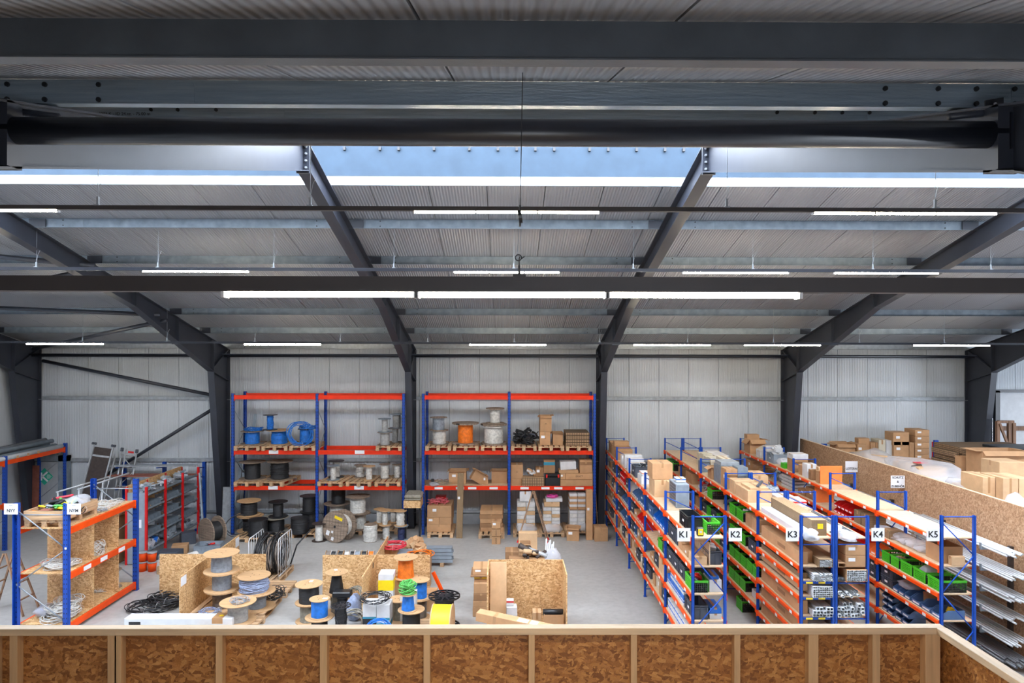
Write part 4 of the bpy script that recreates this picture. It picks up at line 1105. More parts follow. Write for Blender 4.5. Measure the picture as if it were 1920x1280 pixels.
sp('narrow white spool with light plywood discs on the light pallet', 692.5, P3, 11.5, 26, 5.3, 'white', messy=.05, Y=21.75)
sp('fat white cable spool on the brown pallet, middle level', 722, P3, 10.5, 27, 7.3, 'white', disc='weathered planks', messy=.03, Y=22.0)
sp('slim white spool beside the right post, middle level', 745, P3, 9, 25, 4.5, 'white', disc='weathered planks', messy=.03, Y=22.1)
# --- left rack, floor level
pal(463, 0, 'pallet on the floor at the left end of the wall rack', Y=21.2, mat='pallet wood'); pal(517, 0, 'pallet on the floor under the olive disc drum', Y=21.6); pal(571, 0, 'pallet on the floor under the stack of big black drums', Y=21.7, mat='pallet wood'); pal(655, 0, 'pallet on the floor behind the large leaning drum', Y=22.0); pal(722, 0, 'pallet on the floor under the small white spools', Y=22.1)
sp('lower black drum beneath the plywood disc spool, floor level', 470, PW, 24, 28, 13, 'black', messy=.03, Y=21.45)
sp('black cable spool with round plywood discs on top of another, floor level', 467.5, PW+.49, 21.5, 27, 14.5, 'black', messy=.02, Y=21.45, t=.02)
sp('black drum with black discs at the front left of the floor level', 484.5, PW, 18, 30, 17, 'black', disc='black plastic', Y=20.9)
sp('black drum with olive discs under a black spool, floor level', 517, PW, 24, 26, 16, 'black', disc='cable taupe', Y=21.4)
sp('narrow black spool with black discs standing on the olive drum', 522, PW+.45, 17.5, 28, 9.2, 'black', disc='black plastic', Y=21.4)
sp('wide black cable drum without light discs on the floor pallet', 563, PW, 17, 28, 16.5, 'black', disc='black plastic', messy=.02, Y=21.2)
sp('tall black drum on top of the black stack left of the rack post', 580, PW+.48, 17, 30, 11.5, 'black', disc='black plastic', Y=21.9)
sp('black drum underneath the tall black drum beside the rack post', 582, PW, 17, 27, 14, 'black', disc='black plastic', Y=21.9)
sp('pale grey spool with dark discs in front of the middle rack post', 599, 0, 13.5, 33, 7, 'white', disc='dark board', Y=20.8)
for k, (dx_, h_) in enumerate(((0, 2.1), (.09, 1.9), (.20, 1.7), (-.10, 2.0))):
    tag(MB().box(-.04, .04, -.02, .02, 0, h_).build('metal_profile', 'galvanised steel', None, (XP(449, 22.3)+dx_, 22.15, .0), (-.12, .02*k, 0)), ('wide', 'second', 'short', 'narrow left')[k]+' grey metal profile leaning in the left corner of the wall rack', 'metal profile')
tag(MB().prism([(0, 0), (.02, 0), (.02, 1.45), (0, 1.45)], -.14, .14).build('metal_sheet', 'galvanised bright', None, (XP(425, 21.75)+.05, 21.6, 0), (-.08, 0, 0)), 'pale grey metal sheet leaning between the dark column and the blue post', 'metal sheet')
# big weathered drum leaning on its edge
Rb = .47
ld = spool('large weathered wooden cable drum standing on its edge with a yellow sticker', (XP(627, 20.9)-.05, 20.55, Rb+.005), Rb, .46, .33, 'white', 'weathered planks', rot=(PI/2-.12, 0, PI+.35), t=.05, d=.03, seed=4)
ld.rotation_euler = (PI/2-.10, 0, -.42)
fr = Euler((PI/2-.10, 0, -.42)).to_matrix()
ld.location = Vector((XP(627, 20.55), 20.62, Rb)) - fr @ Vector((0, 0, .46)) 
for nm, w_, h_, x, y, mt in (('yellow_sticker', .30, .09, .12, .26, 'yellow plastic'), ('paper_label', .12, .14, -.24, -.20, 'white paper'), ('paper_label', .07, .07, -.08, -.16, 'white paper'), ('paper_label', .09, .10, -.06, -.36, 'white paper')):
    MB().box(-w_/2, w_/2, -h_/2, h_/2, 0, .002).build(nm, mt, ld, (x, y, .4602), (0, 0, -.25))
MB().disc(.04, 0, .004, 16).build('arbor_hole', 'black plastic', ld, (0, 0, .4605))
# right bay of the floor level
sp('weathered flat drum carrying the film wrapped black drum', 633, PW, 25, 41, 14, 'white', disc='weathered planks', Y=22.1)
sp('black drum wrapped in shiny black film behind the large leaning drum', 635, PW+.71, 13, 29, 12.5, 'black', disc='black plastic', Y=22.1)
sp('lower white drum beneath the speckled disc drum, floor level', 676, PW, 20, 29, 10.5, 'white', disc='weathered planks', messy=.03, Y=21.7)
sp('white cable drum with speckled brown disc on the stack, floor level', 671.5, PW+.50, 23, 31, 14, 'white', disc='weathered planks', messy=.02, Y=21.7)
sp('low white drum in front of the rack with bulging turns', 695, 0, 12, 32, 12.3, 'white', disc='weathered planks', messy=.03, Y=20.75)
sp('slim white spool lower in the pair beside the low white drum', 724.5, 0, 11, 26, 6, 'white', disc='weathered planks', messy=.05, Y=21.0)
sp('slim white spool upper in the pair beside the low white drum', 722.5, .43, 12, 28, 4.6, 'white', disc='plywood disc', messy=.03, Y=21.0)
sp('small white spool behind the slim pair, floor level', 712, PW+.2, 11, 26, 5, 'white', disc='plywood disc', Y=21.6)
sp('lower navy spool with dark grey base disc beside the right post', 753, 0, 13.5, 27, 6, 'navy', disc='galvanised steel', messy=.04, Y=20.9)
sp('upper white spool on the navy spool beside the right post', 751.5, .44, 12, 28, 7.2, 'white', disc='plywood disc', messy=.03, Y=20.9)
sp('small white spool between the two slim stacks, floor level', 738, PW+.2, 10, 22, 5, 'white', disc='plywood disc', Y=21.7)
coil('black cable loop hanging over the left floor drums', (XP(452, 21.2), 21.0, .40), .32, 2, 'black', .02, .06, .05, rot=(1.0, .2, .3), seed=2, tie=None)

# --- right rack, upper level
for px, l in ((822, 'weathered pallet under the two grey spools, right rack upper level'), (873.5, 'pallet under the orange cable drum'), (926, 'dark pallet under the big white drum, right rack upper level')): pal(px, T2, l)
sp('lower grey cable drum at the left end of the right rack', 824, P2, 17, 26, 12, 'white', disc='weathered planks', messy=.03)
sp('upper grey cable drum at the left end of the right rack', 822.5, P2+.445, 16.5, 24, 11, 'grey', disc='weathered planks')
sp('bright orange cable drum with large weathered discs', 873, P2, 25, 40, 14, 'orange', disc='weathered planks', messy=.012, t=.045)
sp('big white cable drum wrapped in paper under a smaller white drum', 926, P2, 25, 38, 17.5, 'white', disc='weathered planks', messy=.012, t=.04)
sp('white cable drum standing on the big white drum', 928.5, P2+.655, 17.5, 29, 9.5, 'white', disc='weathered planks', messy=.02, t=.03)
bag('torn wrapping paper collar on the big white drum', (XP(926, 21.9), 21.9, P2+.50), .68, .68, .14, 'wrapped paper', 4)
for px, l in ((982.5, 'pallet under the heap of black fittings'), (1034, 'pallet under the upright cartons, right rack upper level'), (1085.5, 'pallet under the flat printed cartons')): pal(px, T2, l)
heap('tangled black fittings piled on a pallet in the right rack', (XP(986, 21.95), 21.95, P2), .95, .9, .55, ['black plastic', 'dark grey plastic', 'black rubber'], 90, .22, 3, 'btpl', 'black_fittings', 'fittings')
def cbox(label, pxa, pxb, T, hpx, dpt, Y, mat='cardboard', **kw):
    """carton seen between two pixel columns, front face at distance Y"""
    k = Y/1280.0; w_ = (pxb-pxa)*k
    kw.setdefault('name', 'cardboard_box')
    return box(label, (XP((pxa+pxb)/2, Y), Y+dpt/2, T), w_, dpt, hpx*k, mat, **kw)
cbox('lower brown carton of the upright pair with open handle slot', 1012.5, 1032, P2, 25, .5, 21.65, print_=('III', .06), sticker='f')
cbox('upper brown carton of the upright pair with flap hanging open', 1013, 1034.5, P2+.43, 29, .5, 21.65, open_=True, flaps=.5, print_=('III', .06))
cbox('brown carton with raised lid right of the upright pair', 1037, 1056, P2, 23, .5, 21.65, open_=True, flaps=.6)
for k in range(4): cbox(('lowest', 'second', 'third', 'topmost')[k]+' flat printed carton in the stack at the right end', 1061.5, 1105.5, P2+.105*k, 5.6, .9, 21.55, 'hatched cardboard', tape=False)
# --- right rack, middle level (boarded)
B3 = T3
cbox('brown carton with white label behind the tall printed carton', 842, 874, B3, 24.5, .5, 21.8, sticker='f', open_=True, flaps=.35)
box('brown carton tipped on its side with torn flaps', (XP(892, 21.8), 21.8, B3+.09), .42, .3, .34, 'cardboard', rot=(0, .55, .2), open_=True, flaps=.7)
cbox('small carton with white label beside the tipped carton', 904.5, 914, B3, 17, .25, 21.7, sticker='f', rz=.2)
cbox('wide open carton beside the middle post of the right rack', 922, 951, B3, 23, .5, 21.9, open_=True, flaps=.3)
coil('coil of grey wire lying on the board shelf', (XP(832, 21.9), 21.9, B3), .22, 5, 'taupe', .012, .05, .1, seed=6)
bag('clear plastic foil hanging over the edge of the board shelf', (XP(814, 21.6), 21.6, B3-.01), .3, .5, .10, 'clear bag', 6, rz=.3)
tag(MB().box(-.05, .05, -.45, .45, 0, .05).build('black_profile', 'black plastic', None, (XP(812, 21.95), 21.95, B3), (0, 0, .12)), 'black profile lying at the left end of the board shelf', 'profile')
tag(MB().bbox(-.16, .16, -.42, .42, 0, .03).build('wooden_board', 'worn timber', None, (XP(803, 21.95), 21.95, B3), (0, 0, .05)), 'short wooden board beside the black profile', 'board')
cbox('lower carton with handle slots left of the middle shelf items', 958.5, 979, B3, 12, .5, 21.6)
cbox('upper carton with handle slots beside the middle post', 958.5, 981, B3+.205, 26, .5, 21.6, sticker=None, print_=('o', .07))
cbox('long low carton with printed arrows on the board shelf', 980, 1021, B3, 16, .4, 21.45, 'hatched cardboard')
heap('loose small boxes and white tags on the long low carton', (XP(997, 21.75), 21.75, B3+.27), .45, .3, .3, ['cardboard', 'white carton', 'cardboard dark'], 16, .16, 4, 'b')
cbox('small dark carton behind the long low carton', 1005, 1020, B3+.27, 17, .3, 21.6, 'cardboard dark', sticker='f')
# tool case
tc = thing('tool_case', 'black tool case with red latches on the board shelf', 'tool case', (XP(1036, 21.6), 21.65, B3))
k_ = 21.5/1280
MB().bbox(-14*k_, 14*k_, -.2, .2, 0, 17*k_, .02).build('case_body', 'black plastic', tc); MB().bbox(-14*k_, 14*k_, -.2, .2, 17.3*k_, 23*k_, .02).build('lid', 'black plastic', tc)
for sx_ in (-1, 1): MB().bbox(-.025, .025, -.02, 0, -.05, .05).build('latch', 'red plastic', tc, (sx_*11*k_, -.2, 19*k_))
MB().tube([(-.1, -.21, .3), (-.08, -.25, .33), (.08, -.25, .33), (.1, -.21, .3)], .012, 6).build('handle', 'black plastic', tc)
cbox('grey brown box with a blue band on top of the tool case', 1020, 1041, B3+23.2*k_, 24, .34, 21.55, 'cardboard dark', mark='teal print')
cbox('long carton at the bottom of the right end of the board shelf', 1051, 1112, B3, 12, .4, 21.45, sticker=None)
cbox('second long carton with print, right end of the board shelf', 1061, 1112, B3+12.2*k_, 11, .4, 21.5, print_=('EXACT', .07))
cbox('square carton with small label beside the printed long carton', 1051, 1060.5, B3+12.2*k_, 11, .3, 21.5, sticker='f')
cbox('flat carton lying under the white box', 1048.5, 1085, B3+23.4*k_, 6, .42, 21.5)
cbox('white box tilted on the flat carton, right rack', 1051.5, 1081, B3+29.8*k_, 15, .35, 21.55, 'white carton', rot=(0, -.05, 0))
cbox('carton with shiny lid at the right end of the board shelf', 1087.5, 1111, B3+23.4*k_, 24, .4, 21.55, sticker=None, mark='cardboard dark')
# floor
pal(826, 0, 'pallet under the block of big plain cartons', Y=21.7, mat='pallet wood')
for k, hz in enumerate((13.6, 14, 25)):
    pass
z_ = PW
for k, (a, b, hp) in enumerate(((801, 846, 13.8), (801, 824, 13.3), (824.4, 847, 13.3), (801.5, 847, 21.5))):
    cbox(('bottom big carton of the block on the pallet', 'left middle carton of the block on the pallet', 'right middle carton of the block on the pallet', 'top big carton of the block under the pink net')[k],
         a, b, PW+(0, 13.9, 13.9, 27.3)[k]*21.3/1280, hp, .95, 21.25, sticker='f' if k in (1, 3) else None)
zt_ = PW+48.9*21.3/1280
heap('pink netting crumpled on top of the carton block', (XP(823, 21.6), 21.6, zt_), .72, .6, .16, ['red net'], 70, .12, 8, 'pl', 'packing_net', 'net')
cbox('red plastic box behind the pink netting', 817, 836, zt_, 8, .3, 21.95, 'red plastic', tape=False, name='red_box')
tall = cbox('tall narrow printed carton leaning against the board shelf', 856, 867.5, 0, 121, .14, 21.1, 'printed cardboard', sticker='f', rot=(-.012, 0, 0))
tall.location.y = 21.12; tall.rotation_euler = (-.07*.35, .02, 0)
pal(922, 0, 'light pallet under the flat folded cartons', Y=21.6)
for k in range(5): cbox(('lowest', 'second', 'middle', 'fourth', 'topmost')[k]+' flat carton in the stack on the light pallet', 901-(k % 2), 944-(k % 3), PW+k*.132, 7.6, .8, 21.3, 'cardboard dark' if k % 2 else 'cardboard', rz=R.uniform(-.03, .03))
for k in range(3): cbox(('lowest', 'middle', 'topmost')[k]+' small carton of the column in front of the flat carton stack', 922.5, 939, .235*k, 13.8 if k < 2 else 14, .3, 20.4, print_=('CONZ', .06, PI/2) if k != 2 else None, sticker='f' if k == 2 else None)
def wrapped_stack(label, pxa, pxb, rows, hrow, Y, mats, pallet_mat='pallet wood y', cols=2, film_=True):
    k = Y/1280; w_ = (pxb-pxa)*k
    pal((pxa+pxb)/2, 0, 'pallet under the '+label, Y=Y+.45)
    for r_ in range(rows):
        for c in range(cols):
            x = XP(pxa, Y)+w_*(c+.5)/cols
            box(f'{"white" if "white" in mats[(r_+c)%len(mats)] else "pale"} pack, row {r_+1} {("left", "right")[c]}, in {label}', (x, Y+.4, PW+r_*hrow), w_/cols-.008, .7, hrow-.006, mats[(r_+c) % len(mats)], tape=False, group=label, name='stacked_box')
    if film_: bag('crinkled film around the foot of the '+label, (XP((pxa+pxb)/2, Y+.4), Y+.4, 0.02), w_*1.2, 1.0, .34, 'stretch film', int(pxa) % 7+1, name='stretch_film', boxy=.35)
wrapped_stack('film wrapped stack behind the step ladder', 970, 1004, 7, .125, 21.3, ['wrapped paper', 'white carton', 'cardboard light'])
cbox('white top carton of the stack behind the ladder', 975, 996, PW+.885, 19, .5, 21.5, 'white carton')
wrapped_stack('wrapped stack with the pink coil', 1019, 1051, 7, .105, 21.3, ['white carton', 'wrapped paper', 'cardboard light'])
cbox('open carton carrying the white tub on the pink coil stack', 1021, 1050, PW+.745, 9, .5, 21.4, 'cardboard light')
box('flat white tub on the pink coil stack', (XP(1039, 21.6), 21.6, PW+.90), .52, .4, .10, 'white plastic', tape=False, name='white_tub', cat='tub')
coil('pink strap coil on the white tub', (XP(1036, 21.6), 21.6, PW+1.005), .15, 5, 'red', .02, .03, .05, seed=12, tie=None).children[0].data.materials[0] = M['pink plastic']
wrapped_stack('box stack beside the tall brown carton', 1069, 1098.5, 5, .13, 21.4, ['white carton', 'wrapped paper'])
for r_ in range(6):
    for c in range(2): cbox(f'small white fronted carton, {("left","right")[c]} column, {("lowest","second","third","fourth","fifth","top")[r_]} of six', 1068.5+15.5*c, 1083+15.5*c, PW+.655+.083*r_, 4.8, .5, 21.4, 'white carton' if (r_) % 2 else 'cardboard', tape=False, name='small_carton')
cbox('tall slim brown carton standing in front of the right rack', 1100, 1112, 0, 94, .16, 20.85, sticker='f')
cbox('brown carton with torn corner before the white box stack', 1065, 1088, 0, 23.5, .4, 20.75, rz=-.15, sticker='f', open_=True, flaps=.35)
cbox('brown carton on the floor beside the dark column right of the rack', 1115, 1140, 0, 26, .42, 20.7, rz=.05, sticker=None, print_=('- - -', .05))
ladder_a('old wooden step ladder with red feet standing before the right rack', (XP(1000, 20.8), 20.75, 0), .42, 1.50, .92, PI/2-.12, 'worn timber', 6, feet='red steel')
tag(MB().tube([(0, 0, 0), (-.03, .35, 1.2)], .014, 6).build('broom_stick', 'worn timber', None, (XP(1122, 21.6), 21.6, 0)), 'thin wooden stick leaning beside the dark column', 'stick')
tag(MB().at(0, 0, 0).bbox(-.25, .25, -.4, .4, 0, .03).bbox(-.26, .26, -.38, .38, .03, .15, .04).build('mat_roll', 'cable taupe', None, (XP(777, 21.2), 21.25, 1.22)), 'grey felt sheet stack on a strand board shelf between the racks', 'felt')
sh_ = thing('workbench_shelf', 'strand board shelf with dark legs between the two wall racks', 'shelf', (XP(776, 21.2), 21.25, 0))
MB().box(-.26, .26, -.4, .24, .98, 1.20).build('board', 'osb board', sh_); 
for sx_ in (-1, 1): MB().box(sx_*.22-.03, sx_*.22+.03, -.3, -.24, 0, .98).build('leg', 'black plastic', sh_)

# ================================================================== floor area in front: left group
lay1 = thing('osb_divider', 'crossed strand board dividers around the grey cable spools, left group', 'divider', (-6.86, 15.97, 0))
MB().box(-1.22, 1.25, 0, .022, 0, 1.05).build('cross_panel', 'osb board', lay1)
MB().box(-.011, .011, -1.57, -.003, 0, 1.05).build('long_panel', 'osb board', lay1); MB().box(-.011, .011, .025, 1.6, 0, 1.05).build('long_panel', 'osb board', lay1)
MB().box(.0115, .0135, -1.55, -1.30, .83, 1.02).build('paper_label', 'white paper', lay1); MB().box(.0115, .0135, 1.35, 1.58, .80, 1.03).build('paper_label', 'white paper', lay1)
pallet('pallet under the tower of grey spools', (-6.42, 15.25, 0), 0); pallet('pallet under the blue grey messy spool', (-5.60, 15.28, 0), 0)
tw = [('lowest brown grey spool of the tower', 'brown', .02), ('middle spool of the tower with smooth grey cable', 'grey', .003), ('top grey spool of the tower with plywood disc', 'grey', .02)]
for k, (l, c, ms) in enumerate(tw): spool(l, (XP(417, 15.1)-.01*k, 15.12, PW+.4*k), .375, .4, .20, c, 'plywood disc', messy=ms, d=.014, seed=k+1, taper=.02 if k == 2 else 0)
spool('lower pewter grey spool beneath the messy lilac grey spool', (XP(482, 15.1), 15.1, PW), .40, .36, .20, 'grey', messy=.02, seed=3)
spool('messy lilac grey spool on top of the grey one, left group', (XP(479, 15.1)-.02, 15.1, PW+.36), .35, .35, .30, 'bluegrey', messy=.06, d=.02, seed=4)
pallet('pallet under the front grey spool', (-5.75, 14.24, 0), PI/2)
spool('front pewter spool with a small grey coil on its disc', (XP(447, 14.35), 14.35, PW), .365, .41, .20, 'silver', messy=.01, d=.012, seed=5)
coil('small grey cable coil on the front pewter spool', (XP(450, 14.3), 14.3, PW+.41), .15, 7, 'grey', .011, .035, .06, seed=7)
coil('small blue grey coil on the pallet between the spools', (XP(401, 14.95), 14.75, PW+.0), .16, 8, 'bluegrey', .013, .03, .06, seed=9, ell=1.2)
lb = thing('white_profile_box', 'long white sheet metal box lying in front of the left spools', 'metal box', (XP(341, 14.2), 14.2, 0))
w2 = (440-240)/2*14.2/1280
MB().bbox(-w2, w2, -.14, .14, 0, .31, .01).build('body', 'white plastic', lb); MB().box(w2-.42, w2-.2, -.142, .142, .20, .313).build('tape', 'packing tape', lb)
MB().at(w2-.28, 0, .3135).disc(.045, 0, .002, 16).build('yellow_dot', 'yellow plastic', lb); MB().bbox(-.12, .12, -.004, 0, -.04, .04, .02).build('opening', 'black plastic', lb, (-w2+.22, -.14, .2))
for k, (px, py, r_, sd) in enumerate(((286, 1140, .36, 1), (306, 1135, .30, 5), (322, 1130, .33, 8))):
    p = PZ(px, py, 0); coil(('black cable coil nearest the left rack on the floor', 'black cable coil in the middle of the floor heap', 'black cable coil touching the strand board divider')[k], (p.x, p.y, .0+.04*k), r_, 9, 'black', .018, .07, .10, seed=sd, ell=1.25)
p = PZ(512, 1128, 0); coil('black cable coil beside the end of the left divider, by the empty pallet', (-5.33, 15.72, .146), .2, 12, 'black', .016, .05, .16, seed=10)
p = PZ(527, 1108, 0); pallet('empty pallet lying right of the left spool group', (-5.75, 16.43, 0), PI/2)
# pallet cage with hoses
pallet('pallet under the white mesh side grids', (-6.0, 17.45, 0), 0)
cg = thing('mesh_cage', 'white wire side grids holding upright hose loops on a pallet', 'pallet cage', (-6.0, 17.45, PW))
for x in (-.37, .36):
    mb = MB().at(x, 0, 0, rz=PI/2)
    mb.tube([(-.52, 0, 0), (-.52, 0, .90), (-.47, 0, .98), (.47, 0, .98), (.52, 0, .90), (.52, 0, 0)], .012, 6)
    for k in range(1, 6): mb.tube([(-.52+1.04*k/6, 0, 0), (-.52+1.04*k/6, 0, .98)], .007, 5)
    mb.tube([(-.52, 0, .05), (.52, 0, .05)], .009, 5); mb.build('side_grid', 'white plastic', cg)
q = random.Random(3)
for k in range(7):
    coil(('first', 'second', 'third', 'fourth', 'fifth', 'sixth', 'seventh')[k]+' hose loop bundle from the left inside the white mesh cage', (-6.27+.085*k, 17.4+q.uniform(-.1, .1), PW+.50), .40+.04*(k % 3), 5, ('black', 'black', 'black', 'brown', 'black', 'black', 'brown')[k], .03, .05, .07, rot=(PI/2, 0, PI/2+q.uniform(-.25, .25)), seed=20+k, tie=None)
tag(MB().tube([(0, 0, 0), (.12, .2, .5), (.42, .4, .85)], .02, 6).build('hose_end', 'black rubber', None, (-5.66, 17.9, .147)), 'single black hose end sticking out right of the mesh cage', 'hose')
# grey crate, drum and odds
euro_crate('light grey crate with tools beside the red rack', (XP(392, 19.3), 19.35, .0), .72, .5, .34, .12, mat='light grey plastic')
heap('tools and fittings in the light grey crate', (XP(392, 19.3), 19.35, .14), .6, .4, .24, ['galvanised steel', 'light grey plastic', 'red plastic'], 26, .16, 6, 'tl')
sd = spool('old weathered drum standing on edge behind the grey crate', (XP(411, 20.5), 20.5, .42), .42, .42, .27, 'black', 'weathered planks', rot=(PI/2, 0, -.62), t=.035, seed=6)

# ================================================================== floor area in front: centre group
lay2 = thing('osb_divider', 'crossed strand board dividers around the coloured cable spools, centre group', 'divider', (-3.03, 15.9, 0))
MB().box(-1.24, 1.25, 0, .022, 0, 1.05).build('cross_panel', 'osb board', lay2)
MB().box(-.011, .011, -1.5, -.003, 0, 1.05).build('long_panel', 'osb board', lay2); MB().box(-.011, .011, .025, 1.6, 0, 1.05).build('long_panel', 'osb board', lay2)
MB().box(-.0135, -.0115, -1.48, -1.3, .70, .98).build('paper_label', 'white paper', lay2); MB().box(.012, .014, -.45, -.35, .88, 1.0).build('print_mark', 'dark board', lay2)
def fs(label, px, pyt, Y, Rm, h, rw, cable, base=None, **kw):
    """spool whose top disc centre is seen at (px, pyt) at distance Y"""
    z = ZP(px, pyt, Y)-h
    if base is not None: z = base
    return spool(label, (XP(px, Y), Y, z), Rm, h, rw, cable, **kw), z
fs('lower grey green spool of the leftmost pair, centre group', 580, 1093, 14.7, .28, .40, .18, 'taupe', base=0, disc='plywood disc', messy=.02, seed=2)
fs('upper black spool of the leftmost pair, centre group', 580, 1093, 14.7, .29, .40, .205, 'black', base=.401, messy=.02, sticker=True, seed=3)
fs('lower grey spool under the slim black spool', 635, 1100, 15.2, .27, .43, .16, 'taupe', base=0, messy=.02, seed=4)
fs('slim black spool tapering outwards below a plywood disc', 632, 1071, 15.2, .25, .46, .09, 'black', base=.431, messy=.02, taper=.07, sticker=True, seed=5)
fs('low black spool under the bright blue spool at the front', 600, 1150, 14.0, .29, .37, .16, 'black', base=0, messy=.015, seed=6)
fs('bright blue spool with plywood discs at the front left of the centre', 600, 1121, 14.0, .205, .37, .165, 'blue', base=.371, messy=.012, sticker=True, seed=7)
fs('slim black spool with black spoked discs beside the blue one', 640, 1135, 13.95, .205, .62, .11, 'black', base=0, disc='spoked', messy=.03, seed=8)
coil('grey green cable coil leaning on the divider panel', (XP(668, 15.0), 14.9, .36), .26, 9, 'taupe', .016, .04, .06, rot=(1.1, 0, -.6), seed=11)
coil('brown grey cable coil on the floor left of the divider panel', (XP(663, 14.3), 14.2, .12), .27, 10, 'taupe', .02, .05, .09, rot=(.6, 0, .2), seed=13)
bag('blue grey film wrapped bundle behind the spoked black spool', (XP(664, 14.7), 14.75, .0), .34, .34, .52, 'cable bluegrey', 5, name='wrapped_bundle', cat='bundle')
tag(MB().bbox(-.2, .2, -.12, .12, 0, .12, .02).build('black_case', 'black plastic', None, (XP(648, 15.2), 14.95, .44)), 'small black case lying on the bundles behind the spoked spool', 'case')
spool('small black spool holding up the black case', (XP(648, 15.2), 14.95, 0), .14, .44, .11, 'black', 'black plastic', seed=2)
# cartons with coil
k_ = 13.9/1280
c1 = cbox('black printed carton with orange squares, front left of the carton pair', 681, 706, .0, 66, .35, 13.75, 'white carton', tape=False)
MB().box(-.138, .138, -.1775, -.175, .0, .42).build('printed_field', 'printed black', c1)
for xx, zz in ((-.08, .27), (-.08, .18)): MB().box(xx-.035, xx+.035, -.179, -.1775, zz-.035, zz+.035).build('orange_square', 'orange plastic', c1)
MB().box(-.138, .138, -.1785, -.1775, .42, .46).build('printed_band', 'teal print', c1)
c2 = cbox('white printed carton with a blue band, right one of the carton pair', 707, 731.5, .0, 36, .35, 13.75, 'white carton', tape=False, mark='teal print')
c3 = cbox('white printed carton stacked on the one with the blue band', 707, 731.5, 36.2*13.75/1280, 29, .35, 13.75, 'white carton', tape=False)
MB().box(-.133, .133, -.177, -.1755, .0, .05).build('printed_band', 'teal print', c3)
coil('black cable coil lying on the printed carton pair', (XP(704, 13.9), 13.93, .74), .27, 8, 'black', .014, .035, .07, seed=14, ell=1.0)
coil('bright blue cable coil leaning at the front of the printed cartons', (XP(709, 13.3), 13.42, .26), .25, 7, 'blue', .016, .03, .05, rot=(1.2, 0, 0), seed=15)
cbox('yellow and white carton behind the printed cartons', 710, 738, .0, 80, .35, 14.9, 'white carton', tape=False, mark='yellow plastic')
# orange spool on big carton
cbox('tall brown carton carrying the orange spool', 738, 782, .0, 62, .4, 15.1, rz=0)
fs('orange cable spool with a clear white top disc', 761.5, 1050, 15.3, .27, .46, .155, 'orange', base=62.2*15.1/1280, disc='plywood disc', messy=.006, taper=.03, seed=9)
cbox('brown carton lying behind the blue spool on the right', 782, 818, .0, 34, .4, 15.2)
fs('lower brown spool under the right blue spool', 789, 1130, 14.9, .22, .42, .14, 'brown', base=0, seed=4)
fs('right blue spool with a pale plywood disc', 789, 1101, 14.9, .20, .40, .14, 'blue', base=.421, messy=.01, seed=3)
fs('black cable spool carrying the blue spool with green coils', 772, 1141, 13.8, .27, .39, .175, 'black', base=.205, disc='plywood disc', messy=.01, seed=5)
tag(MB().bbox(-.4, .4, -.35, .35, 0, .204, .01).build('wooden_block', 'pallet wood', None, (XP(768, 13.9), 13.95, 0)), 'wooden base block under the black spool with the green coils', 'block')
fs('slim blue cable spool between the green coils and the black spool', 766, 1110, 13.75, .18, .34, .10, 'blue', base=.596, disc='plywood disc', messy=.01, taper=.03, seed=6)
coil('lower green cable coil on the slim blue spool', (XP(765, 13.75), 13.75, .937), .115, 13, 'green', .015, .05, .085, seed=16, tie=None)
coil('upper green cable coil with a white label', (XP(765, 13.75), 13.75, 1.06), .115, 13, 'green', .015, .05, .085, seed=17, tie=None)
box('pale blue wrapped box behind the slim blue spool', (XP(766, 14.2), 14.3, .0), .32, .28, .78, 'wrapped paper', tape=False, name='wrapped_box')
fs('grey spool with a broad plywood disc behind the black spool', 748, 1127, 14.3, .22, .62, .13, 'taupe', base=0, seed=7)
coil('black cable bundle slumped left of the black spool', (XP(745, 13.5), 13.45, .0), .20, 9, 'black', .02, .06, .22, seed=18, ell=.9)
bp = fs('large black spool with black spoked discs at the right of the centre group', 834, 1116, 14.4, .335, .66, .20, 'black', base=0, disc='spoked', messy=.02, t=.03, seed=7)
ys = spool('yellow cable spool lying on its side with a plywood disc', (XP(812, 13.55), 13.5, .40), .40, .40, .385, 'yellow', 'plywood disc', rot=(0, PI/2, -.06), t=.02, d=.008, messy=.002, seed=8)
# behind the divider
gb = []
for k in range(4):
    o = thing('steel_channel', ('lowest', 'second', 'third', 'topmost')[k]+' grey steel channel in the bundle behind the centre dividers', 'steel channel', ((XP(742, 18.6)+XP(851, 18.6))/2, 18.5, .10+.095*k))
    wl = (XP(851, 18.6)-XP(742, 18.6))/2-.03*(k % 2)
    MB().box(-wl, wl, -.16, -.155, 0, .09).box(-wl, wl, .155, .16, 0, .09).box(-wl, wl, -.16, .16, .084, .09).build('channel', 'light grey plastic', o)
for sx_ in (-.5, .5): tag(MB().box(-.05, .05, -.2, .2, 0, .098).build('bearer', 'pallet wood', None, ((XP(742, 18.6)+XP(851, 18.6))/2+sx_, 18.5, 0)), ('left' if sx_ < 0 else 'right')+' wooden bearer under the grey steel channels', 'bearer')
cbox('brown carton under the red coil behind the divider', 718, 745, .0, 64, .4, 17.0)
coil('red cable coil lying on the carton behind the divider', (XP(739, 17.2), 17.2, 64*17.0/1280+.01), .27, 8, 'red', .024, .045, .07, seed=19)
cbox('grey carton beside the one with the red coil', 745.5, 771, .0, 57, .4, 17.0, 'light grey plastic', tape=False, name='grey_box')
cbox('low brown carton under the orange coil', 771.5, 806, .0, 57, .4, 16.6)
coil('orange hose coil on the low carton behind the divider', (XP(788, 16.8), 16.8, 57*16.6/1280+.01), .28, 4, 'orange', .022, .05, .06, seed=21, tie=None)
heap('torn brown paper scraps behind the red coil', (XP(778, 17.8), 17.8, .551), .8, .45, .42, ['cardboard', 'cardboard light'], 26, .30, 7, 'b', 'paper_scraps', 'paper scraps')
cbox('dark carton under the torn paper scraps', 752, 806, 0, 40, .5, 17.55, 'cardboard dark')
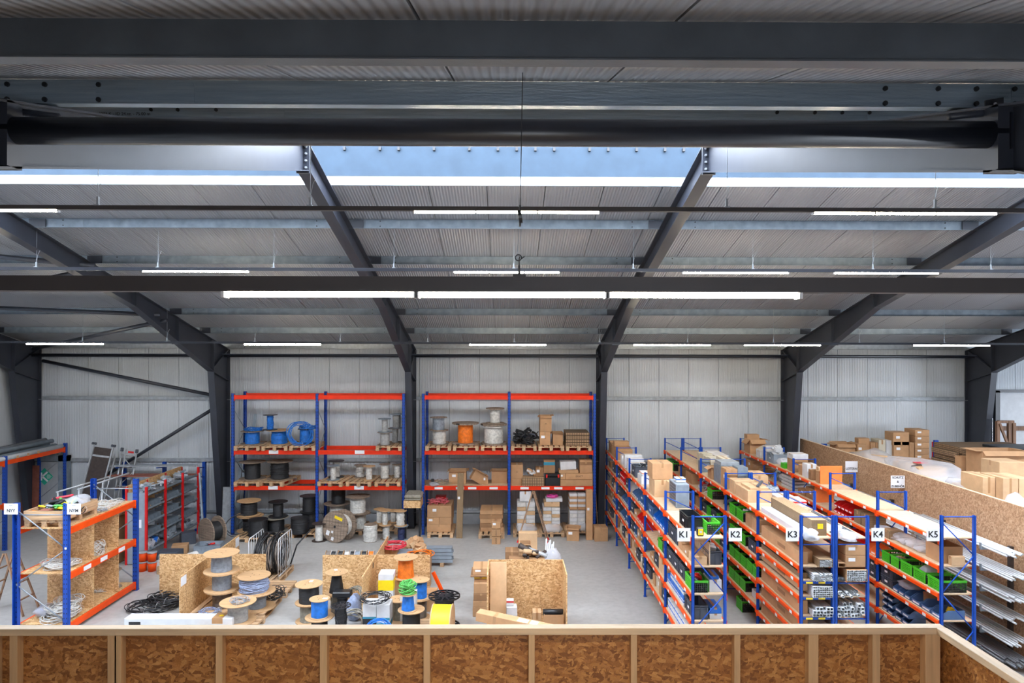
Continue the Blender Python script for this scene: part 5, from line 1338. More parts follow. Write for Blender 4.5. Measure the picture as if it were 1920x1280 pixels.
ob = thing('rack_beam', 'loose orange rack beam leaning at the right end of the centre divider', 'rack beam', (XP(840, 15.6), 15.6, .02))
a = Vector((0, 0, 0)); b = PY(812, 1072, 15.75)-ob.location
MB().tube([(0, 0, .03), tuple(b)], .045, 4).build('beam', 'orange steel', ob)
stand = thing('reel_stand', 'low wooden reel stand behind the centre divider with a row of small reels', 'stand', (XP(659, 16.6), 16.6, 0))
MB().box(-.62, .62, -.12, .12, .70, .73).build('shelf_board', 'osb board', stand)
for sx_ in (-.6, .6): MB().box(sx_-.015, sx_+.015, -.12, .12, 0, .70).build('side', 'osb board', stand)
for k, (px, c) in enumerate(((617, 'brown'), (627, 'black'), (640, 'black'), (653, 'white'), (661, 'black'), (671, 'grey'), (684, 'black'), (697, 'orange'))):
    spool(f'small {c} cable reel on edge in the row behind the divider, {("first","second","third","fourth","fifth","sixth","seventh","eighth")[k]} from left', (XP(px, 16.6)-.06, 16.6, .84), .11, .13, .085, c, 'white plastic' if k % 2 else 'plywood disc', rot=(0, PI/2, 0), t=.006, d=.012, seed=k % 3)

# ================================================================== floor area in front: right box
bxr = thing('osb_bin', 'large strand board bay with cardboard and white boxes inside', 'storage bay', (XP(1000, 14.3), 14.3, 0))
x0 = XP(916, 14.3)-bxr.location.x; x1 = XP(1057, 14.3)-bxr.location.x; hb = ZP(1000, 1049, 14.3)
MB().box(x0, .16, 0, .022, 0, hb).build('rear_panel', 'osb board', bxr); MB().box(.163, x1, 0, .022, 0, hb).build('rear_panel', 'osb board', bxr)
for x in (x0, x1-.022): MB().box(x, x+.022, -.95, -.001, 0, hb if x < 0 else hb).build('side_panel', 'osb board', bxr)
tag(MB().bbox(-.17, .17, -.012, .012, 0, 1.42, .003).build('cardboard_sheet', 'cardboard light', None, (XP(935, 14.0), 13.92, .03), (-.17, 0, 0)), 'tall pale cardboard sheet leaning at the left of the board bay', 'cardboard sheet')
for k in range(3): cbox(('lowest', 'middle', 'topmost')[k]+' white box of the column inside the board bay', 949+(k == 2), 970+.6*(k == 1), .185*k+.10, 16.5, .2, 13.75, 'white carton', rz=(.05, -.08, .06)[k], tape=False)
cbox('low brown carton under the white box column', 946, 975, .0, 9, .3, 13.7)
cbox('small red and white box on top of the white column', 950.5, 964, .656, 10, .14, 13.8, 'white carton', tape=False, mark='red plastic', name='small_box')
bb = cbox('open brown carton with a black pipe in the board bay', 1021, 1056, .0, 56, .3, 13.5, open_=True, flaps=0)
MB_ = thing('black_pipe', 'short black pipe lying across the open carton', 'pipe', (XP(1038, 13.6), 13.62, .60))
MB().lathe([(.045, -.2), (.06, -.2), (.06, .2), (.045, .2)], 20, True, True).build('pipe', 'black plastic', MB_, None, (0, PI/2, 0))
cbox('small pale carton beside the open carton in the bay', 1000, 1016, .0, 46, .25, 13.85, 'cardboard light')
cbox('low brown carton in the middle of the board bay', 976, 999, .0, 26, .3, 13.7, sticker='t')
# long carton across the front of the bay
a = PY(896, 1146, 12.9); b = PY(1053, 1180, 12.4)
lc = thing('long_carton', 'long brown carton lying slanted across the front of the board bay', 'box', ((a.x+b.x)/2, (a.y+b.y)/2, (a.z+b.z)/2-.06), math.atan2(b.y-a.y, b.x-a.x))
lc.rotation_euler = (0, -math.atan2(b.z-a.z, (b-a).xy.length), math.atan2(b.y-a.y, b.x-a.x))
L_ = (b-a).length/2
MB().bbox(-L_, L_, -.11, .11, -.08, .08, .006).build('carton_body', 'cardboard', lc); 
for x in (-L_*.55, L_*.2): MB().box(x-.03, x+.03, -.111, .111, -.081, .0812).build('tape', 'packing tape', lc)
MB().box(-.02, .18, -.09, .06, .081, .082).build('paper_label', 'white paper', lc); MB().box(.22, .36, -.09, .07, .081, .082).build('paper_label', 'white paper', lc); MB().box(.55, .66, -.02, .02, .081, .082).build('red_mark', 'red plastic', lc)
spz = min(a.z, b.z)-.14
tag(MB().bbox(-.75, .75, -.3, .3, 0, max(.2, (a.z+b.z)/2-.24), .01).build('wooden_crate', 'pallet wood', None, ((a.x+b.x)/2+.02, 12.75, 0)), 'pale wooden crate under the slanted long carton', 'crate')
# carton pile left of the bay
pp = [('lowest carton with handle slot in the pile left of the bay', 888, 917, 0, 18, .5), ('second carton of the pile left of the bay', 888.5, 917, 18.2, 12, .5), ('collapsed dark carton in the pile left of the bay', 889, 917, 30.4, 13, .5),
      ('carton with black handle slot high in the pile', 889.5, 917, 43.6, 19, .5)]
for l, a_, b_, z_, h_, d_ in pp: cbox(l, a_, b_, z_*14.9/1280, h_, d_, 14.9, 'cardboard dark' if 'dark' in l else 'cardboard', rz=R.uniform(-.04, .04))
cbox('small yellow and brown carton on the pile left of the bay', 890, 915, 62.8*14.9/1280, 10, .45, 15.0, mark='yellow plastic')
cbox('flat brown board crossing the top of the pile', 883, 921, 73*14.9/1280, 3, .6, 14.95, 'cardboard dark', tape=False, name='cardboard_sheet')
cbox('top carton with white label on the pile left of the bay', 887, 920, 76.2*14.9/1280, 12, .5, 15.0, sticker='f')
# behind the bay
cbox('low brown carton behind the board bay', 948, 973, .0, 99, .4, 15.6, 'cardboard dark')
cbox('carton with square hole behind the board bay', 976, 996, .0, 113, .35, 15.6, open_=True, flaps=.2)
cbox('pale upright carton panel behind the board bay', 973, 1008, .0, 117, .2, 16.2, 'cardboard light')
heap('offcuts and dark profiles sticking out behind the bay', (XP(1000, 15.3), 15.25, 1.22), .8, .2, .14, ['dark board', 'aluminium', 'cardboard light'], 10, .34, 4, 't', 'offcuts', 'offcuts')
cbox('plain carton supporting the offcuts behind the bay', 955, 1022, .0, 102, .25, 15.1, 'cardboard dark')
tb_ = thing('tube_bundle', 'white plastic tubes in a clear bag behind the board bay', 'tube bundle', (XP(1026, 15.9), 15.9, 0))
for k in range(9):
    MB().tube([(-.06+.028*(k % 5), .03*(k//5), .0), (-.02+.045*(k % 5)+.02*(k//5), .05*(k//5), 1.42-.03*((k*3) % 5))], .013, 7).build('tube', 'white plastic', tb_)
bag('clear bag around the white tubes', (XP(1036, 15.85), 15.88, .62), .40, .25, .55, 'stretch film', 9)
# ================================================================== goods on the shelving lines K1..K5
ORD = ['first', 'second', 'third', 'fourth', 'fifth', 'sixth', 'seventh', 'eighth', 'ninth', 'tenth', 'eleventh', 'twelfth', 'thirteenth', 'fourteenth', 'fifteenth', 'sixteenth']
RK = {'K1': KA, 'K3': KB, 'K4': KC, 'K5': KD}
_cnt = {}
def klabel(what, rk, lv, u, layer=0):
    what = ('', 'second-layer ', 'third-layer ', 'fourth-layer ', 'fifth-layer ', 'sixth-layer ')[min(5, layer)] + what
    bay = min(4, max(0, int(u/KP))); key = (what, rk, lv, bay); n = _cnt.get(key, 0); _cnt[key] = n+1
    shelf = ('top', 'second', 'third', 'fourth', 'fifth', 'sixth', 'lowest')[lv] + ' shelf'
    return f'{what}, {rk} line {shelf}, {ORD[bay]} bay, {ORD[n]} from front'
def kz(lv, rk=None, bay=None, levels=None):
    return (levels or LV)[lv]+.001
def K(kind, rk, lv, u0, u1, xa=.03, xb=.5, h=.22, mat=None, z=None, dz=0, group=None, levels=None, what=None, **kw):
    x0 = RK[rk][0]; w_ = xb-xa; d_ = u1-u0-.012
    loc = (x0+(xa+xb)/2, KY[0]+(u0+u1)/2, (kz(lv, levels=levels) if z is None else z)+dz)
    g = group or None; ly = int(round(dz/h)) if dz and kind in ('box', 'crate', 'bin') else 0
    w_, d_ = round(w_, 2), round(d_, 2)
    if kind == 'green': return folding_crate(klabel(what or 'green folding crate', rk, lv, u0, ly), loc, w_, d_, h, 0, g)
    if kind == 'crate': return euro_crate(klabel(what or 'dark grey crate', rk, lv, u0, ly), loc, w_, d_, h, 0, g, mat or 'dark grey plastic')
    if kind == 'bin':   return picking_bin(klabel(what or {'red plastic': 'red picking bin', 'blue plastic': 'bright blue picking bin'}.get(mat, 'slate blue picking bin'), rk, lv, u0, ly), loc, d_, w_, h, -PI/2, g, mat or 'blue bin plastic')
    if kind == 'box':   return box(klabel(what or {'white carton': 'white box', 'cream carton': 'cream box', 'blue plastic': 'blue box', 'cardboard light': 'pale carton', 'printed cardboard': 'printed carton', 'cardboard dark': 'dark carton'}.get(mat, 'brown carton'), rk, lv, u0, ly), loc, w_, d_, h, mat or 'cardboard', 0, g, **kw)
    if kind == 'heap':  return heap(klabel(what or 'loose fittings', rk, lv, u0, ly), loc, w_, d_, h, mat or ['white plastic', 'light grey plastic'], **kw)
    if kind == 'bag':   return bag(klabel(what or 'clear bag of parts', rk, lv, u0, ly), loc, w_, d_, h, mat or 'clear bag', **kw)
q = random.Random(11)
# ---- K1/K2 line, top shelf
K('crate', 'K1', 0, .45, 1.05, .02, .30, .26, mat='black plastic', what='open black crate with lid')
K('green', 'K1', 0, .22, .75, .31, .55, .22)
mm = thing('test_device', 'small yellow and black device on the K1 shelf near the sign', 'device', (KA[0]+.17, KY[0]+.17, LV[0]))
MB().bbox(-.06, .06, -.05, .05, 0, .15, .015).build('case', 'black plastic', mm); MB().bbox(-.045, .045, -.058, -.048, .02, .13, .01).build('front_frame', 'yellow plastic', mm)
MB().box(-.02, .02, -.060, -.058, .06, .10).build('display', 'white plastic', mm)
cab = thing('drawer_cabinet', 'grey small parts drawer cabinet on the K1 top shelf', 'drawer cabinet', (KA[0]+.40, KY[0]+2.55, LV[0]))
MB().bbox(-.14, .14, -.30, .30, 0, .50, .01).build('body', 'light grey plastic', cab)
for k in range(7):
    MB().box(-.142, -.140, -.27, .27, .03+.065*k, .085+.065*k).build('drawer', 'dark grey plastic', cab)
MB().bbox(-.12, .12, -.304, -.301, .03, .47, .001).build('end_face', 'galvanised steel', cab)
K('box', 'K1', 0, 2.38, 2.62, .3, .5, .09, 'white carton', dz=.505, what='white and blue box on cabinet', mark='blue plastic')
K('box', 'K1', 0, 2.95, 3.25, .28, .54, .40, 'cardboard light')
K('box', 'K1', 0, 3.3, 3.9, .04, .40, .38, 'cardboard light'); K('box', 'K1', 0, 3.35, 3.9, .0, .46, .36, 'cardboard', dz=.385)
K('crate', 'K1', 0, 5.55, 6.12, .03, .5, .28); K('heap', 'K1', 0, 5.6, 6.1, .08, .45, .30, ['light grey plastic', 'black rubber'], dz=.12, n=24, size=.14, kinds='lpt', what='grey hoses in the crate')
K('box', 'K1', 0, 4.7, 5.2, .02, .48, .20, 'white carton', mark=None); K('box', 'K1', 0, 4.75, 5.15, .05, .42, .07, 'white carton', dz=.205, mark='orange plastic', what='white box with orange band')
for k in range(5): K('box', 'K1', 0, 6.5+.26*k, 6.74+.26*k, .02+.05*(k % 2), .50, (.22, .30, .36, .2, .26)[k], 'white carton')
for k in range(6): K('box', 'K1', 0, 8.35+.30*k, 8.63+.30*k, .03, .48, q.uniform(.15, .5), ('cardboard', 'cardboard dark', 'cardboard')[k % 3])
# ---- K1 lower shelves by hand at the front bay
K('box', 'K1', 1, .06, .45, .04, .27, .15, 'cardboard light'); K('box', 'K1', 1, .5, .9, .04, .26, .12, 'cardboard', sticker='l'); K('box', 'K1', 1, .92, 1.2, .04, .26, .14, 'cardboard')
K('crate', 'K1', 1, .08, .60, .30, .54, .24); K('heap', 'K1', 1, .1, .55, .33, .5, .24, ['white plastic', 'white carton'], dz=.10, n=14, size=.12, kinds='b', what='white packs in the crate')
K('crate', 'K1', 1, 1.25, 2.0, .03, .42, .30); K('bag', 'K1', 1, 1.35, 1.9, .06, .4, .22, dz=.12, seed=3)
K('green', 'K1', 2, .08, .62, .02, .30, .21); K('heap', 'K1', 2, .12, .58, .05, .27, .2, ['red plastic', 'light grey plastic', 'dark grey plastic'], dz=.08, n=18, size=.13, kinds='tbp', what='red and grey pipe fittings')
K('box', 'K1', 2, .1, .5, .32, .54, .22, 'white carton'); K('box', 'K1', 2, .12, .48, .33, .5, .06, 'blue plastic', dz=.225)
for k in range(4): K('crate', 'K1', 2, .66+.45*k, 1.09+.45*k, .02, .44, .25)
K('crate', 'K1', 3, .08, .66, .02, .30, .25); K('box', 'K1', 3, .1, .55, .33, .54, .10, 'white carton'); K('box', 'K1', 3, .1, .55, .33, .54, .10, 'blue plastic', dz=.102)
for k in range(5):
    for r_ in range(3 if k < 4 else 2): K('box', 'K1', 3, .72+.26*k, .96+.26*k, .02, .30, .10, 'white carton' if r_ != 1 else 'blue plastic', dz=.102*r_, tape=False, mark='blue plastic' if r_ != 1 else None)
K('box', 'K1', 4, .1, .6, .31, .54, .16, 'blue plastic')
for k in range(6):
    for r_ in range(2): K('box', 'K1', 4, .3+.28*k, .56+.28*k, .02, .29, .12, 'white carton', dz=.122*r_, tape=False, mark='blue plastic')
MB_div = MB().box(KA[0]+.305, KA[0]+.318, KY[0]+.05, KY[0]+1.9, LV[1]+.002, LV[0]-.10)
tag(MB_div.build('divider_board', 'chipboard'), 'upright chipboard divider inside the front bay of the K1 line', 'divider board')
pal_k1 = {1: [('bin', 'blue plastic'), ('bin', 'red plastic'), ('box', 'cardboard'), ('crate', None), ('box', 'white carton')],
          2: [('crate', None), ('box', 'cardboard'), ('bin', 'blue bin plastic'), ('box', 'cardboard light')],
          3: [('box', 'cardboard'), ('box', 'white carton'), ('bin', 'blue bin plastic'), ('crate', None)],
          4: [('box', 'cardboard'), ('box', 'cardboard light'), ('box', 'cream carton'), ('crate', None)]}
def autofill(rk, lv, ua, ub, palette, hmax, levels=None, gap=.35):
    u = ua
    while u < ub-.2:
        kind, mt = palette[q.randrange(len(palette))]
        if kind == 'bin':
            n = q.randint(2, 4)
            for _ in range(n):
                if u+.2 > ub: break
                K('bin', rk, lv, u, u+.19, .03, .36, .14, mt, levels=levels)
                if q.random() < .35: K('bin', rk, lv, u, u+.19, .03, .36, .14, mt, dz=.145, levels=levels)
                u += .2
        elif kind == 'crate': ln = .42; K('crate', rk, lv, u, u+ln, .03, .46, .24, levels=levels); u += ln+.02
        elif kind == 'green': ln = .40; K('green', rk, lv, u, u+ln, .03, .48, .23, levels=levels); u += ln+.02
        else:
            ln = q.choice((.22, .28, .34, .42)); K('box', rk, lv, u, min(ub, u+ln), .03+q.uniform(0, .04), q.choice((.36, .42, .48)), q.uniform(.12, hmax), mt, levels=levels, sticker=q.choice((None, 'l', 'l')) if ln > .25 else None); u += ln+.02
        if q.random() < gap: u += q.uniform(.05, .28)
# visible colour zones of the K1 face
for k in range(4): K('bin', 'K1', 1, 2.2+.30*k, 2.48+.30*k, .03, .46, .20, 'blue plastic')
K('crate', 'K1', 1, 3.5, 3.95, .03, .46, .22, 'blue bin plastic', what='slate blue crate')
autofill('K1', 1, 4.2, 6.1, [('bin', 'blue bin plastic'), ('box', 'cardboard')], .2)
autofill('K1', 1, 6.3, 8.2, pal_k1[1], .25); autofill('K1', 1, 8.35, 10.2, [('box', 'cardboard dark'), ('crate', None), ('box', 'white carton')], .28)
K('green', 'K1', 2, 2.50, 2.92, .03, .46, .2); K('heap', 'K1', 2, 2.95, 3.5, .05, .4, .15, ['red plastic', 'cardboard light'], n=18, size=.12)
for k in range(4): K('bin', 'K1', 2, 4.2+.28*k, 4.46+.28*k, .03, .42, .18, 'red plastic')
autofill('K1', 2, 5.4, 6.1, pal_k1[2], .25); autofill('K1', 2, 6.25, 8.2, [('bin', 'blue bin plastic'), ('bin', 'blue bin plastic'), ('crate', None)], .25); autofill('K1', 2, 8.35, 10.2, pal_k1[2], .3)
for lv in (3, 4):
    autofill('K1', lv, 2.15, 4.0, pal_k1[4], .36); autofill('K1', lv, 4.22, 6.1, pal_k1[lv], .3); autofill('K1', lv, 6.3, 8.2, pal_k1[3] if lv == 3 else pal_k1[4], .3); autofill('K1', lv, 8.35, 10.2, pal_k1[lv], .25)

# ---- K3 line (left face), top shelf
def longbox(rk, label, xa, xb, u0, u1, z, h, mat, film_=False, tubes=None, tmat='light pipe', sz=.03, lid=True, mark=None):
    """long open ended carton, optionally showing square or round profiles at its near end"""
    x0 = RK[rk][0]; o = thing('long_carton', label, 'box', (x0+(xa+xb)/2, KY[0]+u0, z)); w_ = xb-xa; L_ = u1-u0; t_ = .004
    if tubes: MB().box(-w_/2, w_/2, 0, L_, 0, t_).box(-w_/2, -w_/2+t_, 0, L_, t_, h).box(w_/2-t_, w_/2, 0, L_, t_, h).box(-w_/2+t_, w_/2-t_, 0, L_, h-t_, h).build('carton_body', mat, o)
    else: MB().bbox(-w_/2, w_/2, 0, L_, 0, h, .004).build('carton_body', mat, o)
    if mark: MB().box(-w_/2-.001, -w_/2, L_*.35, L_*.55, h*.3, h*.6).build('printed_field', mark, o)
    return o
def profiles(rk, what, xa, u0, z, nx, nz, s_, L_, mat='light pipe', jit=.02, group='profiles', keep=1.0, round_=False):
    x0 = RK[rk][0]; w_ = s_*.5
    me = cached(('prof', s_, L_, mat, round_), lambda: (MB().lathe([(w_*.8, 0), (w_*.96, 0), (w_*.96, L_), (w_*.8, L_)], 10, True, True).lathe([(0, .05), (w_*.8, .05)], 10) if round_ else
        MB().box(-w_*.96, -w_*.78, -w_*.96, w_*.96, 0, L_).box(w_*.78, w_*.96, -w_*.96, w_*.96, 0, L_).box(-w_*.78, w_*.78, -w_*.96, -w_*.78, 0, L_).box(-w_*.78, w_*.78, w_*.78, w_*.96, 0, L_)).mesh('profile', mat))
    for k in range(nz):
        for i in range(nx):
            if q.random() > keep and k == nz-1: continue
            o = bpy.data.objects.new('profile', me); col.objects.link(o)
            o.location = (x0+xa+s_*(i+.5), KY[0]+u0+q.uniform(0, jit), z+s_*(k+.5)+.001); o.rotation_euler = (-PI/2, 0, 0)
            tag(o, what, 'profile', group)
longbox('K3', 'long printed carton on top of the K3 line with a yellow sticker on its end', .25, .52, .15, 2.02, LV[0]-.02, .30, 'printed cardboard')
yl = [o for o in bpy.data.objects if o.name.startswith('long_carton')][-1]
MB().box(-.05, .05, -.002, 0, -.045, .045).build('yellow_sticker', 'yellow plastic', yl, (.02, -.0005, .19)); MB().box(-.11, .10, -.3, .0, .3, .302).build('paper_label', 'white paper', yl, (0, .5, 0))
longbox('K3', 'long white film wrapped pack on the top shelf behind the K3 sign', .02, .235, .0, 1.95, LV[0]-.02, .12, 'white plastic')
bag('crumpled film end of the white pack beside the K3 sign', (KB[0]+.14, KY[0]-.02, LV[0]-.03), .26, .34, .19, 'clear bag', 8)
profiles('K3', 'pale square profile poking out of the film beside the K3 sign', .04, -.10, LV[0]-.015, 4, 2, .045, 1.0, 'aluminium', .08, 'profiles in the film wrapped pack')
K('box', 'K3', 0, 2.75, 3.55, .03, .56, .26, 'cardboard light'); K('box', 'K3', 0, 3.6, 3.98, .03, .50, .30, 'cardboard light'); K('box', 'K3', 0, 2.8, 3.4, .1, .5, .05, 'cardboard light', dz=.262)
tag(MB().bbox(-.03, .03, -.3, .3, 0, .05, .01).build('dark_profile', 'dark grey plastic', None, (KB[0]+.42, KY[0]+3.1, LV[0]+.315), (0, 0, -.5)), 'dark profile lying on the pale cartons of the K3 line', 'profile')
K('box', 'K3', 0, 4.2, 4.62, .03, .30, .46, 'cardboard', sticker='l'); K('box', 'K3', 0, 4.22, 4.62, .31, .56, .50, 'galvanised steel', tape=False, what='galvanised metal housing')
K('box', 'K3', 0, 4.7, 5.25, .05, .54, .44, 'galvanised steel', tape=False, what='galvanised metal housing'); K('box', 'K3', 0, 4.72, 5.23, .07, .52, .10, 'galvanised bright', dz=.445, tape=False, what='galvanised metal lid')
K('box', 'K3', 0, 5.35, 5.7, .03, .30, .30, 'cardboard', open_=True, flaps=1.0, what='open carton with raised flap'); K('box', 'K3', 0, 5.4, 5.95, .32, .55, .52, 'cream carton')
for k in range(4):
    for r_ in range(2): K('box', 'K3', 0, 6.35+.34*k, 6.66+.34*k, .30, .56, .16+.03*((k+r_) % 2), 'cream carton', dz=.195*r_, tape=False)
K('box', 'K3', 0, 6.35, 6.62, .04, .28, .30, 'galvanised steel', tape=False, what='galvanised metal housing')
# ---- K3 front bay: long cartons and profiles
for (z, h_, lab, mt) in ((LB[1], .22, 'plain', 'cardboard'), (LB[2], .10, 'printed', 'printed cardboard'), (LB[3]+.06, .15, 'pale', 'cardboard light'), (LB[4], .24, 'tall', 'cardboard'), (LB[5]+.0, .22, 'wide', 'cardboard'), (LB[6], .25, 'lowest', 'cardboard')):
    longbox('K3', f'{lab} long brown carton on the left side of the K3 front bay', .03, .17, .12, 1.96, z+.001, h_, mt, mark='cardboard dark')
longbox('K3', 'second long carton beside the plain one in the K3 front bay', .18, .30, .22, 1.96, LB[1]+.001, .20, 'cardboard')
tag(MB().bbox(-.06, .06, 0, 1.75, 0, .018, .003).build('white_board', 'white plastic', None, (KB[0]+.09, KY[0]+.15, LB[5]+.226)), 'long white board lying on a carton low in the K3 front bay', 'board')
pf = 'profiles in the K3 front bay'
longbox('K3', 'open carton with small round profile ends, K3 front bay second shelf', .30, .54, -.05, 1.9, LB[1]+.001, .14, 'printed cardboard', tubes=1)
profiles('K3', 'small pale round profile inside the open carton of the K3 front bay', .31, -.06, LB[1]+.006, 9, 5, .024, 1.8, 'light pipe', .03, 'small round profiles in K3', round_=True)
profiles('K3', 'pale round profile lying loose on the 3rd shelf of the K3 front bay', .20, -.08, LB[2]+.0, 10, 4, .034, 1.8, 'light pipe', .06, 'loose round profiles in K3', .6, True)
profiles('K3', 'small pale square profile in the tight grid on the 4th shelf of K3', .19, -.07, LB[3]+.0, 9, 5, .038, 1.8, 'light pipe', .02, 'small square profiles in K3')
profiles('K3', 'large pale square profile on the 5th shelf of the K3 front bay', .20, -.06, LB[4]+.0, 6, 3, .058, 1.8, 'light pipe', .05, 'large square profiles in K3', .7)
profiles('K3', 'large pale square profile on the 6th shelf of the K3 front bay', .20, -.06, LB[5]+.0, 6, 3, .058, 1.8, 'light pipe', .05, 'square profiles low in K3', .7)
for z in (LB[3]-.03, LB[2]-.03, LB[4]-.03):
    for k in range(2): MB().box(-.002, 0, -.06, .06, -.016, .016).build('yellow_label', 'yellow plastic', KR3, (-.012, -(.14+.22*k), z))
    MB().box(-.008, .008, -.52, -.02, -.02, .02).build('end_rail', 'blue steel', KR3, (-.002, 0, z))
# ---- K3 further bays: green crates and cartons
for k in range(2): K('box', 'K3', 1, 2.2+.36*k, 2.54+.36*k, .03, .40, .26, 'cardboard')
K('green', 'K3', 1, 3.05, 3.5, .03, .5, .24); K('green', 'K3', 1, 3.55, 3.98, .03, .5, .24); K('heap', 'K3', 1, 3.1, 3.45, .06, .45, .2, ['clear bag', 'white plastic', 'light grey plastic'], dz=.1, n=14, size=.12)
K('heap', 'K3', 1, 4.25, 4.9, .05, .5, .25, ['black plastic', 'dark grey plastic'], n=24, size=.16, kinds='btl', what='black fittings'); K('green', 'K3', 1, 5.3, 5.75, .03, .5, .24)
K('heap', 'K3', 1, 5.85, 6.15, .05, .5, .3, ['red plastic', 'clear bag'], n=24, size=.16, kinds='lp', what='red straps in film')
K('heap', 'K3', 1, 6.3, 7.0, .05, .45, .3, ['red plastic', 'clear bag'], n=26, size=.18, kinds='lp', what='red straps in film')
K('box', 'K3', 1, 7.2, 7.9, .03, .5, .3, 'cardboard'); K('box', 'K3', 1, 8.4, 8.8, .05, .5, .25, 'cardboard'); K('green', 'K3', 1, 9.3, 9.75, .03, .5, .25); K('green', 'K3', 1, 9.8, 10.25, .03, .5, .25)
K('crate', 'K3', 2, 2.2, 2.75, .03, .46, .25); 
for k in range(3): K('green', 'K3', 2, 2.9+.36*k, 3.24+.36*k, .03, .5, .24)
K('heap', 'K3', 2, 3.0, 3.6, .1, .45, .15, ['red plastic', 'black plastic'], dz=.15, n=12, size=.12)
autofill('K3', 2, 4.25, 8.2, [('green', None), ('crate', None), ('box', 'cardboard')], .28, gap=.2); autofill('K3', 2, 8.35, 10.2, [('green', None), ('box', 'cardboard')], .28)
for k in range(5): K('green', 'K3', 3, 2.12+.375*k, 2.48+.375*k, .03, .5, .23)
K('heap', 'K3', 3, 2.6, 3.2, .1, .45, .1, ['white plastic', 'clear bag'], dz=.15, n=12, size=.12)
autofill('K3', 3, 4.25, 8.2, [('green', None), ('green', None), ('crate', None)], .28, gap=.15); autofill('K3', 3, 8.35, 10.2, [('green', None)], .28)
for k in range(3): K('green', 'K3', 4, 2.9+.375*k, 3.26+.375*k, .03, .5, .23)
K('box', 'K3', 4, 2.25, 2.7, .1, .42, .16, 'white carton'); autofill('K3', 4, 4.3, 8.2, [('green', None), ('box', 'cardboard')], .28, gap=.3)
folding_crate('green folding crate standing on the floor below the K3 line', (KB[0]+.28, KY[0]+3.35, 0), .46, .4, .24)
# ---- K4 side, top shelf and front bay
K('box', 'K4', 0, 2.3, 2.75, .15, .5, .14, 'white carton', mark='red plastic', what='white box with red mark'); K('box', 'K4', 0, 2.85, 3.3, .1, .5, .10, 'white carton')
K('box', 'K4', 0, 4.35, 4.85, .05, .48, .28, 'cardboard light'); K('box', 'K4', 0, 4.4, 4.8, .08, .44, .05, 'cardboard light', dz=.282)
K('heap', 'K4', 0, 3.5, 3.95, .05, .5, .14, ['galvanised steel', 'aluminium'], n=20, size=.25, kinds='t', what='grey metal tubes')
for k in range(3): K('box', 'K4', 0, 7.0+.36*k, 7.33+.36*k, .02, .40, .34, 'white carton')
for k in range(3): tag(MB().tube([(0, 0, 0), (.0, 1.7, 0)], .018, 4).build('dark_profile', 'dark pipe', None, (KC[0]+.36+.05*k, KY[0]+.12+.05*k, LV[0]+.02)), f'{ORD[k]} dark long profile on the top shelf behind the K4 sign', 'profile')
bag('crumpled film pack at the near end of the K4 top shelf', (KC[0]+.18, KY[0]+.0, LV[0]-.03), .30, .5, .16, 'clear bag', 10)
K('heap', 'K4', 0, .05, .5, .05, .35, .12, ['white plastic', 'black plastic'], n=16, size=.12, kinds='bt', what='white caps in the film')
K('box', 'K4', 1, -.02, .6, .17, .52, .20, 'cardboard', z=LB[1]+.001, sticker='f', what='lower brown carton with label'); K('box', 'K4', 1, -.02, .6, .17, .52, .18, 'cardboard', z=LB[1]+.001, dz=.203, sticker='f', what='upper brown carton with yellow tape')
longbox('K4', 'narrow open long carton left of the labelled cartons in K4', .03, .15, -.04, 1.8, LB[1]+.001, .07, 'cardboard', tubes=1)
longbox('K4', 'open carton with a torn lid full of square profiles, K4 front bay', .17, .54, -.04, 1.8, LB[2]+.001, .2, 'cardboard', tubes=1)
profiles('K4', 'small square profile in the torn carton of the K4 front bay', .18, -.06, LB[2]+.008, 9, 5, .037, 1.8, 'light pipe', .02, 'square profiles in K4 third shelf')
profiles('K4', 'dark thin profile left of the torn carton in K4', .02, -.05, LB[2], 5, 2, .026, 1.8, 'dark pipe', .08, 'dark thin profiles in K4')
profiles('K4', 'round profile on the fourth shelf of the K4 front bay', .02, -.08, LB[3], 8, 2, .05, 1.8, 'light pipe', .15, 'round profiles in K4', .6, True)
profiles('K4', 'large square profile on the fifth shelf of the K4 front bay', .02, -.06, LB[4], 8, 4, .058, 1.8, 'light pipe', .10, 'large square profiles in K4', .6)
profiles('K4', 'large square profile on the lowest visible shelf of K4', .02, -.06, LB[5], 3, 3, .06, 1.8, 'light pipe', .10, 'square profiles low in K4', .6)
autofill('K4', 1, 2.2, 10.0, [('box', 'cardboard'), ('box', 'cardboard dark'), ('crate', None)], .3, gap=.6)

# ---- K5 line, left face
bdO = thing('orange_board', 'square orange board standing across the K5 top shelf', 'board', (KD[0]+.30, KY[0]+4.75, LV[0]))
MB().bbox(-.26, .28, -.012, .012, 0, .45, .004).build('panel', 'orange plastic', bdO)
bdP = thing('orange_board', 'second orange board standing on the shelf below the top one in K5', 'board', (KD[0]+.24, KY[0]+5.0, LV[1]))
MB().bbox(-.22, .26, -.012, .012, 0, .40, .004).build('panel', 'orange plastic', bdP)
for k, h_ in enumerate((.30, .36, .26)): K('box', 'K5', 0, 4.85+.20*k, 5.03+.20*k, .05+.1*(k % 2), .36, h_, ('cardboard', 'cardboard light', 'cardboard dark')[k])
K('box', 'K5', 0, 5.5, 5.8, .05, .30, .36, 'white carton', print_=('A4', .05)); K('box', 'K5', 0, 5.85, 6.15, .1, .5, .26, 'cardboard')
K('box', 'K5', 0, 6.35, 6.75, .05, .45, .34, 'cardboard'); K('box', 'K5', 0, 6.35, 6.75, .04, .46, .14, 'white carton', dz=.345)
K('box', 'K5', 0, 6.9, 7.15, .03, .3, .14, 'green plastic', tape=False, what='green box with white papers'); K('bag', 'K5', 0, 7.2, 7.6, .05, .4, .2, seed=4, what='clear bag of white fittings')
